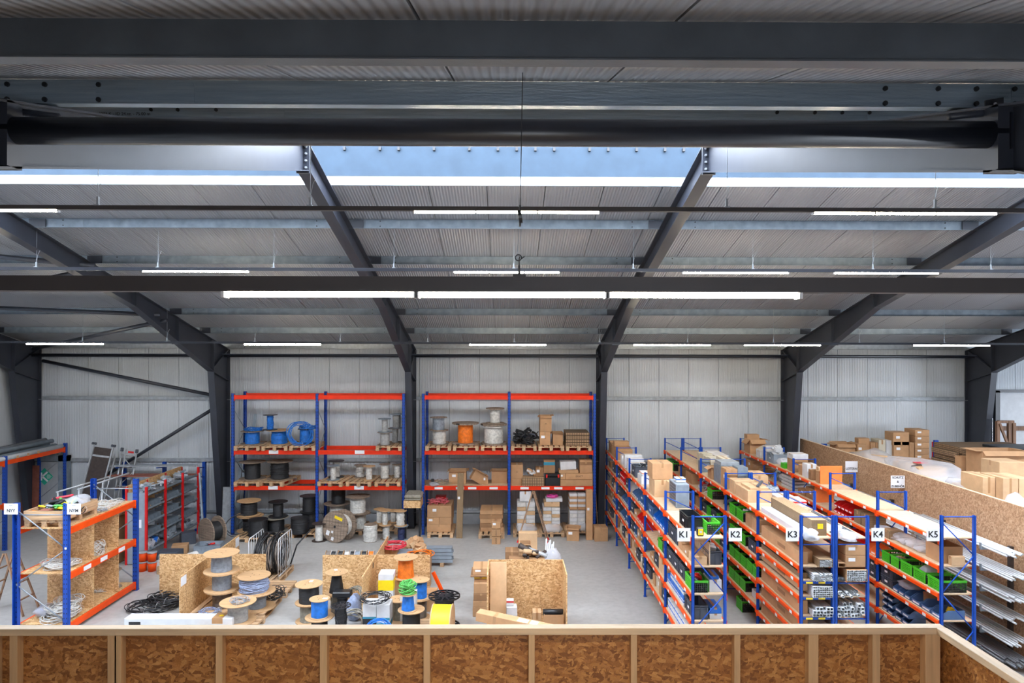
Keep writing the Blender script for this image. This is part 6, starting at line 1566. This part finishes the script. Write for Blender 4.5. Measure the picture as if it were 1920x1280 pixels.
K('crate', 'K5', 0, 7.65, 8.2, .03, .5, .28, 'light grey plastic', what='light grey crate'); K('heap', 'K5', 0, 7.7, 8.15, .06, .45, .34, ['white plastic'], dz=.18, n=22, size=.2, kinds='tb', what='white duct pieces')
K('box', 'K5', 0, 8.4, 8.7, .1, .5, .40, 'white carton'); K('box', 'K5', 0, 8.75, 9.1, .05, .45, .22, 'white carton'); K('heap', 'K5', 0, 9.15, 9.5, .1, .5, .3, ['white plastic', 'cream carton'], n=16, size=.2, what='white rolls')
K('box', 'K5', 0, 9.55, 10.0, .03, .5, .45, 'cardboard', open_=True, flaps=1.0, what='torn open carton'); K('box', 'K5', 0, 10.02, 10.3, .1, .5, .55, 'cardboard')
# second shelf
cb = K('box', 'K5', 1, .15, .62, .10, .48, .30, 'cardboard', open_=True, flaps=0, what='open carton behind the K5 sign')
K('box', 'K5', 1, .02, .13, .2, .44, .16, 'cardboard light')
for k in range(4): K('bag', 'K5', 1, .72+.24*k, 1.02+.24*k, .04, .42, .12+.03*(k % 2), 'stretch film', seed=k+2, what='film wrapped flat pack')
K('box', 'K5', 1, 1.68, 1.95, .03, .32, .17, 'printed cardboard'); K('bag', 'K5', 1, 2.15, 2.45, .05, .4, .12, seed=6)
for k in range(2): K('box', 'K5', 1, 2.5+.32*k, 2.8+.32*k, .04, .42, .28, 'printed cardboard')
for k in range(5):
    for r_ in range(2): K('bin', 'K5', 1, 3.2+.17*k, 3.36+.17*k, .04, .40, .13, 'red plastic', dz=.135*r_)
autofill('K5', 1, 5.2, 6.1, [('box', 'white carton'), ('box', 'cardboard dark')], .28)
for r_ in range(4): K('box', 'K5', 1, 6.3, 7.1, .03, .5, .07, 'white carton', dz=.09*r_, tape=False, what='flat white ledger stack')
K('heap', 'K5', 1, 7.2, 8.2, .05, .5, .14, ['white plastic', 'light grey plastic', 'aluminium'], n=34, size=.2, kinds='tlb', what='white loose papers')
autofill('K5', 1, 8.4, 10.2, [('box', 'cardboard dark'), ('box', 'cardboard'), ('green', None)], .3)
# third shelf
for k, u in enumerate((.06, .50, .92)): K('green', 'K5', 2, u, u+.40, .03, .50, .21)
for k, u in enumerate((1.36, 1.68)): K('green', 'K5', 2, u, u+.30, .03, .44, .20)
K('bag', 'K5', 2, .55, .85, .05, .45, .22, dz=.06, seed=9); K('heap', 'K5', 2, 1.4, 1.9, .07, .38, .12, ['cardboard light', 'clear bag', 'black plastic'], dz=.08, n=22, size=.1)
K('bin', 'K5', 2, 2.2, 2.4, .03, .36, .16, 'orange plastic', what='orange picking bin'); K('bin', 'K5', 2, 2.42, 2.62, .03, .36, .16, 'orange plastic', what='orange picking bin')
for k in range(4): K('bin', 'K5', 2, 2.7+.22*k, 2.91+.22*k, .03, .38, .22, 'red plastic')
autofill('K5', 2, 4.25, 8.1, [('box', 'white carton'), ('bin', 'red plastic'), ('green', None)], .28); autofill('K5', 2, 8.35, 10.2, [('box', 'cardboard')], .28)
# fourth shelf
for k in range(3): K('bin', 'K5', 3, .06+.30*k, .34+.30*k, .03, .46, .16, 'blue bin plastic')
K('heap', 'K5', 3, .08, .33, .2, .44, .1, ['yellow plastic'], dz=.06, n=8, size=.12, kinds='b', what='yellow sheet pieces')
for k in range(3): K('bin', 'K5', 3, .98+.20*k, 1.17+.20*k, .03, .46, .15, 'blue bin plastic')
K('box', 'K5', 3, .75, .95, .25, .46, .2, 'cardboard')
K('bag', 'K5', 3, 1.1, 1.5, .05, .4, .14, dz=.12, seed=12)
for k in range(2):
    for r_ in range(2): K('crate', 'K5', 3, 1.60+.0*k if k == 0 else 2.12, 2.02 if k == 0 else 2.55, .03, .50, .19, dz=.195*r_)
K('green', 'K5', 3, 2.62, 3.0, .03, .48, .22)
for k in range(3): K('bin', 'K5', 3, 3.05+.26*k, 3.30+.26*k, .03, .42, .24, 'red plastic')
autofill('K5', 3, 4.25, 8.1, [('crate', None), ('box', 'white carton')], .28, gap=.5)
# lowest shelf
for k in range(2):
    for r_ in range(2): K('bin', 'K5', 4, 1.02+.24*k, 1.25+.24*k, .03, .36, .15, 'blue bin plastic', dz=.152*r_)
for k in range(2):
    for r_ in range(3): K('bin', 'K5', 4, 1.56+.20*k, 1.75+.20*k, .03, .36, .13, 'blue bin plastic', dz=.132*r_)
K('box', 'K5', 4, .3, .8, .1, .4, .1, 'cardboard')
autofill('K5', 4, 4.25, 6.1, [('crate', None), ('box', 'cardboard')], .28, gap=.5)

# ================================================================== goods on the near left rack
ntop, nmid, nlow = 2.171, 1.241, .201
pallet('wooden pallet carrying the collar on the near left rack', (NX0+.50, NY0+.66, ntop), 0, w=.8, l=1.15)
pc = thing('pallet_collar', 'low wooden pallet collar with cables on the near left rack', 'pallet collar', (NX0+.50, NY0+.66, ntop+PW+.001))
for s_ in (-1, 1): MB().box(-.41, .41, s_*.575-.01, s_*.575+.01, 0, .19).build('board', 'pallet wood', pc); MB().box(s_*.40-.01, s_*.40+.01, -.564, .564, 0, .19).build('board', 'pallet wood y', pc)
zc = ntop+PW+.002
heap('tangled black and yellow cables in the pallet collar', (NX0+.42, NY0+.75, zc), .6, .9, .28, ['black rubber', 'cable grey', 'cable yellow', 'cable green', 'black rubber'], 60, .3, 5, 'lp', 'cable_tangle', 'cable tangle')
box('brown red plastic pot in the pallet collar', (NX0+.36, NY0+.36, zc), .2, .2, .16, 'brown pipe', tape=False, name='pot', cat='pot')
bag('yellow helmet shaped bundle at the front of the pallet collar', (NX0+.16, NY0+.30, zc), .2, .2, .14, 'cable orange', 3, name='yellow_bundle', cat='bundle')
tag(MB().at(rz=.3, ry=-.15).bbox(-.2, .2, -.05, .05, 0, .04, .015).build('red_bracket', 'cable red', None, (NX0+.33, NY0+.95, zc+.27)), 'salmon red plastic bracket on the tangled cables', 'bracket')
bag('clear film pack with dark cable behind the NYM sign', (NX0+.62, NY0+1.0, zc), .5, .5, .30, 'clear bag', 5); coil('dark coil inside the clear film pack behind the NYM sign', (NX0+.62, NY0+1.0, zc+.03), .17, 7, 'brown', .02, .03, .12, seed=31, tie=None)
coil('black cable coil lying flat behind the NYM sign', (NX0+.68, NY0+.62, zc), .22, 8, 'black', .018, .05, .10, seed=32)
for k, (x, y, c) in enumerate(((.45, 1.62, 'white'), (.7, 1.78, 'white'), (.35, 2.05, 'white'), (.66, 2.2, 'white'))): coil(f'{ORD[k]} white cable coil from the front on the top board of the left rack', (NX0+x, NY0+y, ntop), .2, 8, c, .011, .05, .06, seed=33+k)
coil('grey cable coil beside the white ones on the top board', (NX0+.78, NY0+1.45, ntop), .16, 6, 'grey', .012, .04, .05, seed=38)
for k in range(3):
    z_ = nmid+.20*k; bag(('lowest', 'middle', 'topmost')[k]+' film wrapped dark cable pack in the left of the middle shelf', (NX0+.22, NY0+1.25, z_), .40, .40, .20, 'clear bag', 2+k); coil(('lowest', 'middle', 'topmost')[k]+' dark cable ring inside the film packs on the middle shelf', (NX0+.22, NY0+1.25, z_+.03), .13, 8, ('brown', 'black', 'brown')[k], .022, .02, .11, seed=41+k, tie=None)
for k, (x, y, zz, r_) in enumerate(((.58, .46, 0, .24), (.62, .40, .06, .22), (.70, .55, .03, .19), (.40, .5, .05, .17))): coil(f'{ORD[k]} white cable coil in the front bay of the middle shelf', (NX0+x, NY0+y, nmid+zz), r_, 8, 'white', .013, .04, .06, seed=51+k)
for k, (x, y, zz, r_) in enumerate(((.62, .36, 0, .28), (.70, .44, .07, .25), (.58, .50, .14, .24), (.76, .36, .20, .20), (.66, .62, .24, .22))): coil(f'{ORD[k]} white cable coil from the bottom in the pile on the lowest shelf', (NX0+x, NY0+y, nlow+zz), r_, 9, 'white', .014, .05, .07, seed=61+k)
bag('film wrapped blue grey coil at the left of the lowest shelf', (NX0+.28, NY0+.5, nlow), .42, .42, .22, 'clear bag', 7); coil('blue grey coil inside the film on the lowest shelf', (NX0+.28, NY0+.5, nlow+.03), .14, 8, 'bluegrey', .02, .03, .12, seed=70, tie=None)
coil('white cable roll between the dividers on the middle shelf', (NX0+.80, NY0+1.35, nmid), .16, 12, 'white', .014, .02, .22, seed=71)
spool('grey white cable spool at the rear of the lowest shelf', (NX0+.70, NY0+2.2, nlow), .19, .42, .125, 'white', 'weathered planks', messy=.004, t=.012)
coil('white coil in front of the rear spool on the lowest shelf', (NX0+.55, NY0+1.98+.0, nlow), .14, 8, 'white', .012, .04, .06, seed=72)
# ================================================================== behind the near left rack
for k, (x, c) in enumerate(((-9.55, 0), (-9.30, 1))):
    for r_ in range(2):
        o = thing('bucket', f'{("left","right")[k]} orange bucket, {("lower","upper")[r_]} one, at the foot of the red rack', 'bucket', (x, 18.0, .255*r_))
        MB().lathe([(0, 0), (.095, 0), (.115, .24), (.10, .24), (.085, .01)], 20).build('body', 'orange steel', o); MB().lathe([(.117, .225), (.122, .225), (.122, .25), (.0, .25)], 20).build('lid', 'galvanised bright', o)
ladder_a('old wooden trestle ladder at the left edge beside the near rack', (PZ(35, 1150, 0).x-.25, 15.2, 0), .5, 1.35, .95, PI/2, 'worn timber', 4)
# parts rack contents
q2 = random.Random(21)
for li, z in enumerate(TL):
    for k in range(3):
        y0 = RY[k]+.1
        if z > 1.8: heap(f'grey brackets and fittings on the top tray, {ORD[k]} bay, of the red rack', (RX1-.27, y0+.42, z-.01), .42, .8, .24, ['galvanised steel', 'galvanised bright', 'clear bag'], 34, .18, k+1, 'tbl', 'fittings', 'fittings')
        elif z > .5:
            for u in range(5):
                heap(f'metal parts in red rack tray {li}, {ORD[k]} bay, {ORD[u]} compartment'.replace('tray 1', 'upper tray').replace('tray 2', 'middle tray').replace('tray 3', 'lower tray'), (RX1-.2, RY[k]+.04+(.95)*(u+.5)/5, z-.012), .34, .15, .13, q2.choice((['galvanised steel', 'aluminium'], ['aluminium', 'white plastic'], ['galvanised bright', 'light grey plastic'], ['cardboard', 'galvanised steel'])), 9, .09, li*15+k*5+u, 'tb', 'metal_parts', 'metal parts')
        else: heap(f'grey sheets and bags on the lowest tray, {ORD[k]} bay, of the red rack', (RX1-.2, y0+.42, z-.01), .5, .85, .2, ['galvanised steel', 'dark grey plastic', 'clear bag', 'blue plastic' if k == 0 else 'light grey plastic'], 20, .3, k+5, 'tb', 'sheets_and_bags', 'sheets')
p = PZ(345, 1040, 0)
for k, (px, py, w_, d_, h_, mt, lab) in enumerate(((318, 1046, .6, .4, .22, 'dark grey plastic', 'dark grey flat box at the foot of the red rack'), (338, 1036, .42, .3, .25, 'cardboard', 'brown carton at the foot of the red rack'), (352, 1018, .4, .35, .35, 'dark grey plastic', 'grey bag shaped box beside the crate at the red rack'), (300, 1062, .5, .3, .15, 'white carton', 'flat white box below the red rack corner'), (305, 1075, .2, .2, .2, 'pallet wood', 'small wooden block near the orange buckets'))):
    pp_ = PZ(px, py, 0); box(lab, (pp_.x, pp_.y, 0), w_, d_, h_, mt, rz=.3*k, tape=mt == 'cardboard')
ro = thing('tube_roll', 'grey pipe with a white wrapped roll before the red rack', 'pipe', (XP(325, 18.6), 18.7, .12)); MB().tube([(-.45, .1, 0), (.45, -.05, 0)], .10, 16).build('pipe', 'light grey plastic', ro); MB().tube([(.30, -.03, 0), (.62, -.08, 0)], .115, 16).build('roll', 'white plastic', ro)
bag('white and red bag beside the grey crate', (XP(362, 18.6), 18.6, 0), .4, .35, .3, 'wrapped paper', 11)
# leaning ladder profile in front of the red rack
lp = thing('perforated_rail', 'slanted perforated steel rail leaning on the right end of the red rack', 'rail', (XP(382, 20.3), 20.3, 0))
MB().tube([(0, 0, 0.35), (-.36, .55, 2.05)], .035, 4).build('rail', 'galvanised steel', lp); MB().box(-.03, .03, -.03, .03, 0, .36).build('foot', 'galvanised steel', lp)
# ================================================================== far left corner: door, work platform, ladder frames, pipes
dr = thing('steel_door', 'grey steel door with a green and white diamond emblem in the far left corner', 'door', (XP(86, 22.6), 22.55, 0))
wd = 50*22.6/1280/2
MB().bbox(-wd, wd, 0, .05, .02, 2.1, .01).build('leaf', 'door grey', dr); 
for x0_, x1_, z0_, z1_ in ((-wd-.17, -wd-.01, 0, 2.3), (wd+.01, wd+.30, 0, 2.3), (-wd-.17, wd+.30, 2.12, 2.3)): MB().box(x0_, x1_, -.02, .2, z0_, z1_).build('frame', 'galvanised steel', dr)
MB().tube([(-wd+.07, -.01, 1.02), (-wd+.07, -.06, 1.02), (-wd+.2, -.06, 1.02)], .012, 6).build('handle', 'black plastic', dr); MB().bbox(-wd+.04, -wd+.10, -.01, 0, .92, 1.1, .005).build('handle_plate', 'black plastic', dr)
MB().at(0, -.004, 1.62, ry=PI/4).box(-.20, .20, -.002, .002, -.20, .20).build('emblem', 'sign green', dr)
em = MB()
em.at(-.10, -.009, 1.62).box(-.026, .026, -.002, .002, -.13, .13).at(.01, -.009, 1.69, ry=.85).box(-.026, .026, -.002, .002, -.12, .12).at(.01, -.009, 1.55, ry=-.85).box(-.028, .028, -.002, .002, -.13, .13)
em.build('emblem_strokes', 'white paper', dr)
for k in range(5): MB().at(.13, -.009, 1.56+.03*k).box(-.06+.01*abs(k-2), .10-.03*abs(k-2), -.002, .002, -.005, .005).build('emblem_line', 'white paper', dr)
tag(MB().box(-.3, .3, 0, .02, 0, 2.0).build('rusty_sheet', 'brown pipe', None, (XP(52, 22.5)+.12, 22.4, 0), (-.02, 0, 0)), 'dark rusty steel panel left of the grey door', 'panel')
wp = thing('work_platform', 'scaffold platform with dark board and alloy frame leaning upright on the far wall', 'work platform', (XP(152, 21.5), 21.5, .0), rot=(-.22, .13, 0))
MB().bbox(-.27, .27, -.01, .012, .1, 2.72, .004).build('deck', 'dark board', wp)
for s_ in (-1, 1):
    MB().tube([(s_*.31, 0, 0), (s_*.31, 0, 2.78)], .03, 4).build('side_rail', 'aluminium', wp)
    for dx_ in (-.04, .04): MB().bbox(s_*.31+dx_-.03, s_*.31+dx_+.03, -.04, .04, 2.78, 2.86, .015).build('hook', 'dark grey plastic', wp)
for z in (.12, 2.45): MB().box(-.27, .27, -.02, .02, z-.03, z+.03).build('cross_rail', 'aluminium', wp)
MB().tube([(.42, .05, 0), (.42, .05, 2.6)], .022, 6).build('side_rail', 'aluminium', wp)
sf = thing('scaffold_frame', 'alloy scaffold frame with a red mark leaning right of the dark platform', 'scaffold frame', (XP(228, 22.2), 22.0, .3), rot=(-.08, .12, 0))
for x in (-.24, .24): MB().tube([(x, 0, 0), (x, 0, 2.25)], .024, 8).build('upright', 'aluminium', sf)
MB().tube([(-.10, -.02, 0), (-.10, -.02, 2.3)], .022, 8).build('upright', 'aluminium', sf)
for z in (.5, 1.1, 1.7, 2.1): MB().tube([(-.24, 0, z), (.24, 0, z)], .018, 8).build('rung', 'aluminium', sf)
MB().tube([(-.24, 0, 1.0), (.24, 0, 1.6)], .014, 6).build('diagonal', 'aluminium', sf); MB().tube([(.24, 0, 1.65), (-.24, 0, 2.1)], .014, 6).build('diagonal', 'aluminium', sf)
for x in (-.24, .24): MB().bbox(x-.04, x+.04, -.04, .04, 2.2, 2.32, .01).build('clamp', 'dark grey plastic', sf)
MB().box(-.02, .16, -.03, -.02, 2.18, 2.24).build('red_mark', 'red plastic', sf)
# alloy frame lying over the timber behind the near rack
af = thing('alloy_frame', 'alloy handrail frame standing behind the near left rack', 'scaffold frame', (-11.0, 17.9, 0))
for a_, b_ in (((-.7, 0, 0), (-.7, 0, 2.1)), ((-.15, 0, 0), (-.15, 0, 2.2)), ((.35, 0, 0), (.35, .2, 2.3)), ((-.75, 0, 2.08), (.05, 1.0, 2.3)), ((-.2, 0, 2.15), (.6, 1.0, 2.4)), ((-.7, 0, 1.62), (.7, 0, 1.62))): MB().tube([a_, b_], .022, 8).build('tube', 'aluminium', af)
for k in range(6): tag(MB().box(-.05, .05, -1.3, 1.3, 0, .04).build('timber_length', ('crate wood', 'worn timber', 'pallet wood y')[k % 3], None, (-10.9+.13*(k % 4), 18.9+.1*k, 1.30+.045*(k//2)), (.0, 0, .06*k-.1)), f'{ORD[k]} timber length in the pile behind the near left rack', 'timber')
tag(MB().bbox(-.45, .45, -.8, .8, 0, 1.29, .02).build('stacked_goods', 'cardboard dark', None, (-10.95, 18.9, 0)), 'dark carton block under the timber behind the left rack', 'box')
bag('pale rag on the alloy frame behind the near rack', (-10.75, 18.2, 1.52), .5, .4, .12, 'wrapped paper', 13)
# long pipes on the left wall rack
for k, (x, z, r_, m_) in enumerate(((-14.98, 2.73, .10, 'galvanised steel'), (-14.72, 2.71, .08, 'galvanised steel'), (-14.52, 2.70, .07, 'light pipe'), (-15.17, 2.70, .07, 'dark pipe'), (-14.83, 2.87, .07, 'galvanised steel'), (-15.05, 2.90, .07, 'dark pipe'))):
    o = thing('long_pipe', f'{("broad grey", "medium grey", "white capped", "dark", "upper grey", "upper dark")[k]} long pipe on top of the left wall rack', 'pipe', (x, 17.3, z-.06)); MB().lathe([(r_*.9, 0), (r_, 0), (r_, 5.1), (r_*.9, 5.1)], 20, True, True).lathe([(0, .02), (r_*.9, .02)], 20).build('pipe', m_, o, None, (-PI/2, 0, 0))
for k in range(3): tag(MB().box(-.5, .5, -.05, .05, 0, .08).build('bearer', 'pallet wood', None, (-14.95, 20.3+.45*k, 2.586)), f'{ORD[k]} wooden bearer under the long pipes on the left wall rack', 'bearer')
pallet('pallet on the middle beams of the left wall rack', (-14.6, 18.0, 1.35)); box('pale wooden case on the left wall rack', (-14.55, 18.0, 1.35+.145), .85, 1.0, .35, 'pallet wood', tape=False, name='wooden_case')
pallet('pallet on the floor in the left wall rack', (-14.45, 18.0, 0)); box('tall worn wooden case low in the left wall rack', (-14.45, 18.0, .145), .9, 1.0, .80, 'worn timber', tape=False, name='wooden_case')

# ================================================================== storage behind the partition on the right
def store_rack(label, x0, x1, ys, z, h=2.6, bm='red orange steel', deck=True):
    o = thing('pallet_rack', label, 'pallet rack', (x0, ys[0], 0))
    for y in ys:
        for x in (0, x1-x0): inst('upright', post_mesh(h, .1, .08), o, (x, y-ys[0], 0))
    for a_, b_ in zip(ys[:-1], ys[1:]):
        for x in (0, x1-x0): inst('beam', beam_mesh(b_-a_-.1, .13, .05, bm), o, (x, a_-ys[0]+.05, z-.065), (0, 0, PI/2))
        if deck: MB().box(.03, x1-x0-.03, a_-ys[0]+.05, b_-ys[0]-.05, z-.02, z).build('shelf_board', 'chipboard', o)
    return o
store_rack('rack with wrapped goods directly behind the strand board partition', 9.95, 11.05, (13.0, 15.7, 18.4, 21.1), 1.95, 2.3)
store_rack('orange beam rack carrying the long carton stack on the right', 12.3, 14.6, (17.6, 20.6), 2.30, 2.45, 'red steel')
store_rack('rack at the far wall carrying the stacked brown cartons', 12.15, 13.75, (21.55, 22.6), 2.30, 2.42)
def rb(label, pa, pb, yt, yb, Y, dpt, mat='cardboard', base=None, **kw):
    """carton whose front face fills a pixel rectangle at distance Y"""
    z0 = ZP(950, yb, Y) if base is None else base; z1 = ZP(950, yt, Y)
    k = Y/1280.0
    return box(label, (XP((pa+pb)/2, Y), Y+dpt/2, z0), (pb-pa)*k, dpt, z1-z0, mat, **kw)
rb('upper brown carton of the left column at the far right wall', 1675, 1705, 810, 827, 21.7, .5, base=2.78, sticker='f'); rb('lower brown carton of the left column at the far right wall', 1676, 1705, 827, 854, 21.7, .5, base=2.30, sticker='f')
rb('slim brown carton between the two carton columns', 1705.5, 1714.5, 829, 854, 21.7, .4, base=2.30)
zz = [2.30+.195*k for k in range(5)]
for k in range(5): rb(('lowest', 'second', 'middle', 'fourth', 'topmost')[k]+' labelled carton of the right column at the far wall', 1716, 1743, 0, 0, 21.7, .6, sticker='f', base=None) if False else box(('lowest', 'second', 'middle', 'fourth', 'topmost')[k]+' labelled carton of the right column at the far wall', (XP(1729.5, 21.7), 22.0, zz[k]), 27*21.7/1280, .6, .19, 'cardboard', sticker='f')
store_rack('low rack along the far wall behind the partition', 9.9, 11.9, (21.7, 22.55), 2.42, 2.5)
rb('white cabinet carton among the small boxes at the far wall', 1662, 1688, 825, 850, 21.8, .5, 'white carton', base=2.43, tape=False); rb('grey white carton beside the white one at the far wall', 1648, 1661, 824, 850, 21.8, .5, 'cream carton', base=2.43)
for k in range(5): rb(f'{ORD[k]} upright folder box in the row at the far wall', 1632.5+3.2*k-0, 1635.4+3.2*k, 829, 850, 21.85, .3, 'cardboard', base=2.43, tape=False)
rb('tall brown carton standing left of the folder boxes', 1610, 1631, 821, 850, 21.9, .25, 'cardboard', base=2.43); rb('low brown carton with labels left of the folder boxes', 1608, 1625, 832, 850, 21.75, .12, 'cardboard', base=2.43, sticker='f')
rb('open brown carton on the low rack behind the partition', 1570, 1604, 832, 848, 21.85, .5, 'cardboard', base=2.43, open_=True, flaps=.6)
tag(MB().box(-.08, .08, -.03, .03, 0, 2.75).build('blue_post', 'blue steel', None, (XP(1545.5, 22.3), 22.3, 0)), 'single blue post sticking up behind the partition near the dark column', 'post')
tag(MB().box(-.05, .05, -.05, .05, 0, 2.95).build('red_post', 'red steel', None, (XP(1748.5, 21.4), 21.3, 0)), 'red post beside the labelled carton column', 'post')
tag(MB().box(-.06, .06, -.04, .04, 0, 3.05).build('blue_post', 'blue steel', None, (XP(1757, 20.9), 20.95, 0)), 'tall blue post between the labelled cartons and the long carton stack', 'post')
# wrapped pallets
for (l, xa, xb, ya, yb, zt, mt) in (('rear film wrapped pallet load behind the partition', 10.0, 11.2, 19.0, 20.6, 2.86, 'wrapped paper'), ('middle film wrapped pallet load with black straps behind the partition', 9.9, 11.25, 16.4, 18.3, 2.98, 'white plastic'), ('front film wrapped pallet load behind the partition', 9.9, 10.75, 14.5, 15.6, 2.90, 'white plastic')):
    o = thing('wrapped_load', l, 'wrapped load', ((xa+xb)/2, (ya+yb)/2, 1.951)); w_, d_ = (xb-xa)/2, (yb-ya)/2; h_ = zt-1.951
    MB().bbox(-w_*.9, w_*.9, -d_*.92, d_*.92, 0, h_*.72, .02).build('load', mt, o); MB().bbox(-w_*.5, w_*.55, -d_*.5, d_*.7, h_*.72, h_*.93, .01).build('top_carton', 'cardboard light', o)
    f = bag('film', (0, 0, 0), xb-xa, yb-ya, h_, 'stretch film', int(xa*7) % 5+2, name='film', boxy=.3); SEEN.pop('film'); f.parent = o
    for key in ('label', 'category'): del f[key]
    if 'straps' in l:
        for s_ in (-.3, .25): MB().tube([(-w_*.92, s_, .3), (-w_*.6, s_, h_*.95), (w_*.5, s_+.15, h_*.97), (w_*.92, s_, .3)], .012, 5).build('strap', 'black rubber', o)
        MB().box(-.2, .1, -d_*.2, -d_*.2+.25, h_*.99, h_*1.0).build('red_paper', 'cable red', o)
# long carton stack
for r_ in range(6):
    for c in range(2):
        x = 13.0+.62*c; box(f'{ORD[r_]} layer {("left","right")[c]} long hatched carton on the red beams', (13.45, 17.95+1.2*c, 2.305+.145*r_), 2.1+.15*((r_+c) % 2), 1.12, .14, 'hatched cardboard', tape=False, name='long_carton')
for k in range(3): rb(f'{ORD[k]} end open profile carton before the long carton stack', 1803+11*k, 1813+11*k, 856, 885, 17.3, .25, 'cardboard', base=2.55-.0, open_=True, flaps=0)
store_rack('low rack under the open profile cartons on the right', 11.5, 13.6, (16.2, 17.55), 2.54, 2.55)
rb('wide open carton with white tubes at the right edge', 1842, 1925, 845, 884, 16.6, .6, 'cardboard', base=2.55, open_=True, flaps=.6)
tag(MB().bbox(-1.0, 1.0, -.5, .5, 0, .06, .01).build('dark_plate', 'black plastic', None, (XP(1925, 18.4), 18.2, 3.19)), 'flat dark plate lying on the carton stack at the right edge', 'plate')
# big plain cartons front right
store_rack('rack under the big plain cartons at the right edge', 9.95, 12.4, (11.6, 12.9), 1.9, 2.1) if False else None
store_rack('orange beam rack under the big plain cartons at the right edge', 11.15, 12.9, (13.4, 15.9), 1.95, 2.1)
rb('big plain carton at the right edge, upper layer left', 1874, 1925, 866, 896, 15.2, .6, 'cardboard light', base=2.94)
for k, (pa, pb) in enumerate(((1843, 1867), (1868, 1880), (1881, 1910), (1911, 1935))): rb(f'{ORD[k]} big plain carton from the left in the right edge row', pa, pb, 894+1*k, 960, 14.3 if k < 2 else 14.1, .7, 'cardboard light', base=1.96 if pa > 1860 else 1.96, tape=k in (0, 2))
bag('clear wrapped white roll at the right edge', (XP(1918, 13.4), 13.6, 1.96), .5, .5, .95, 'stretch film', 9)
# wooden crate frame
cf = thing('crate_frame', 'brown wooden crate frame standing beside the dark column at the right', 'crate frame', (XP(1877, 21.5), 21.3, 2.62))
wc = 30*21.5/1280/2
for x in (-wc, wc*.45, wc): MB().box(x-.045, x+.045, -.05, .05, 0, .98 if x < wc else .93).build('upright', 'crate wood', cf)
MB().box(-wc, wc, -.04, .04, .92, 1.0).build('top_rail', 'crate wood', cf); MB().box(-wc, wc, -.04, .04, 0, .08).build('bottom_rail', 'crate wood', cf); MB().tube([(-wc+.03, -.05, .9), (wc*.45, -.05, .05)], .045, 4).build('diagonal', 'crate wood', cf)
tag(MB().bbox(-.95, .7, -.4, -.1, 0, 2.61, .02).build('wooden_case', 'crate wood', None, (XP(1905, 21.5)+.3, 21.6, 0)), 'tall brown wooden case under the crate frame', 'crate')
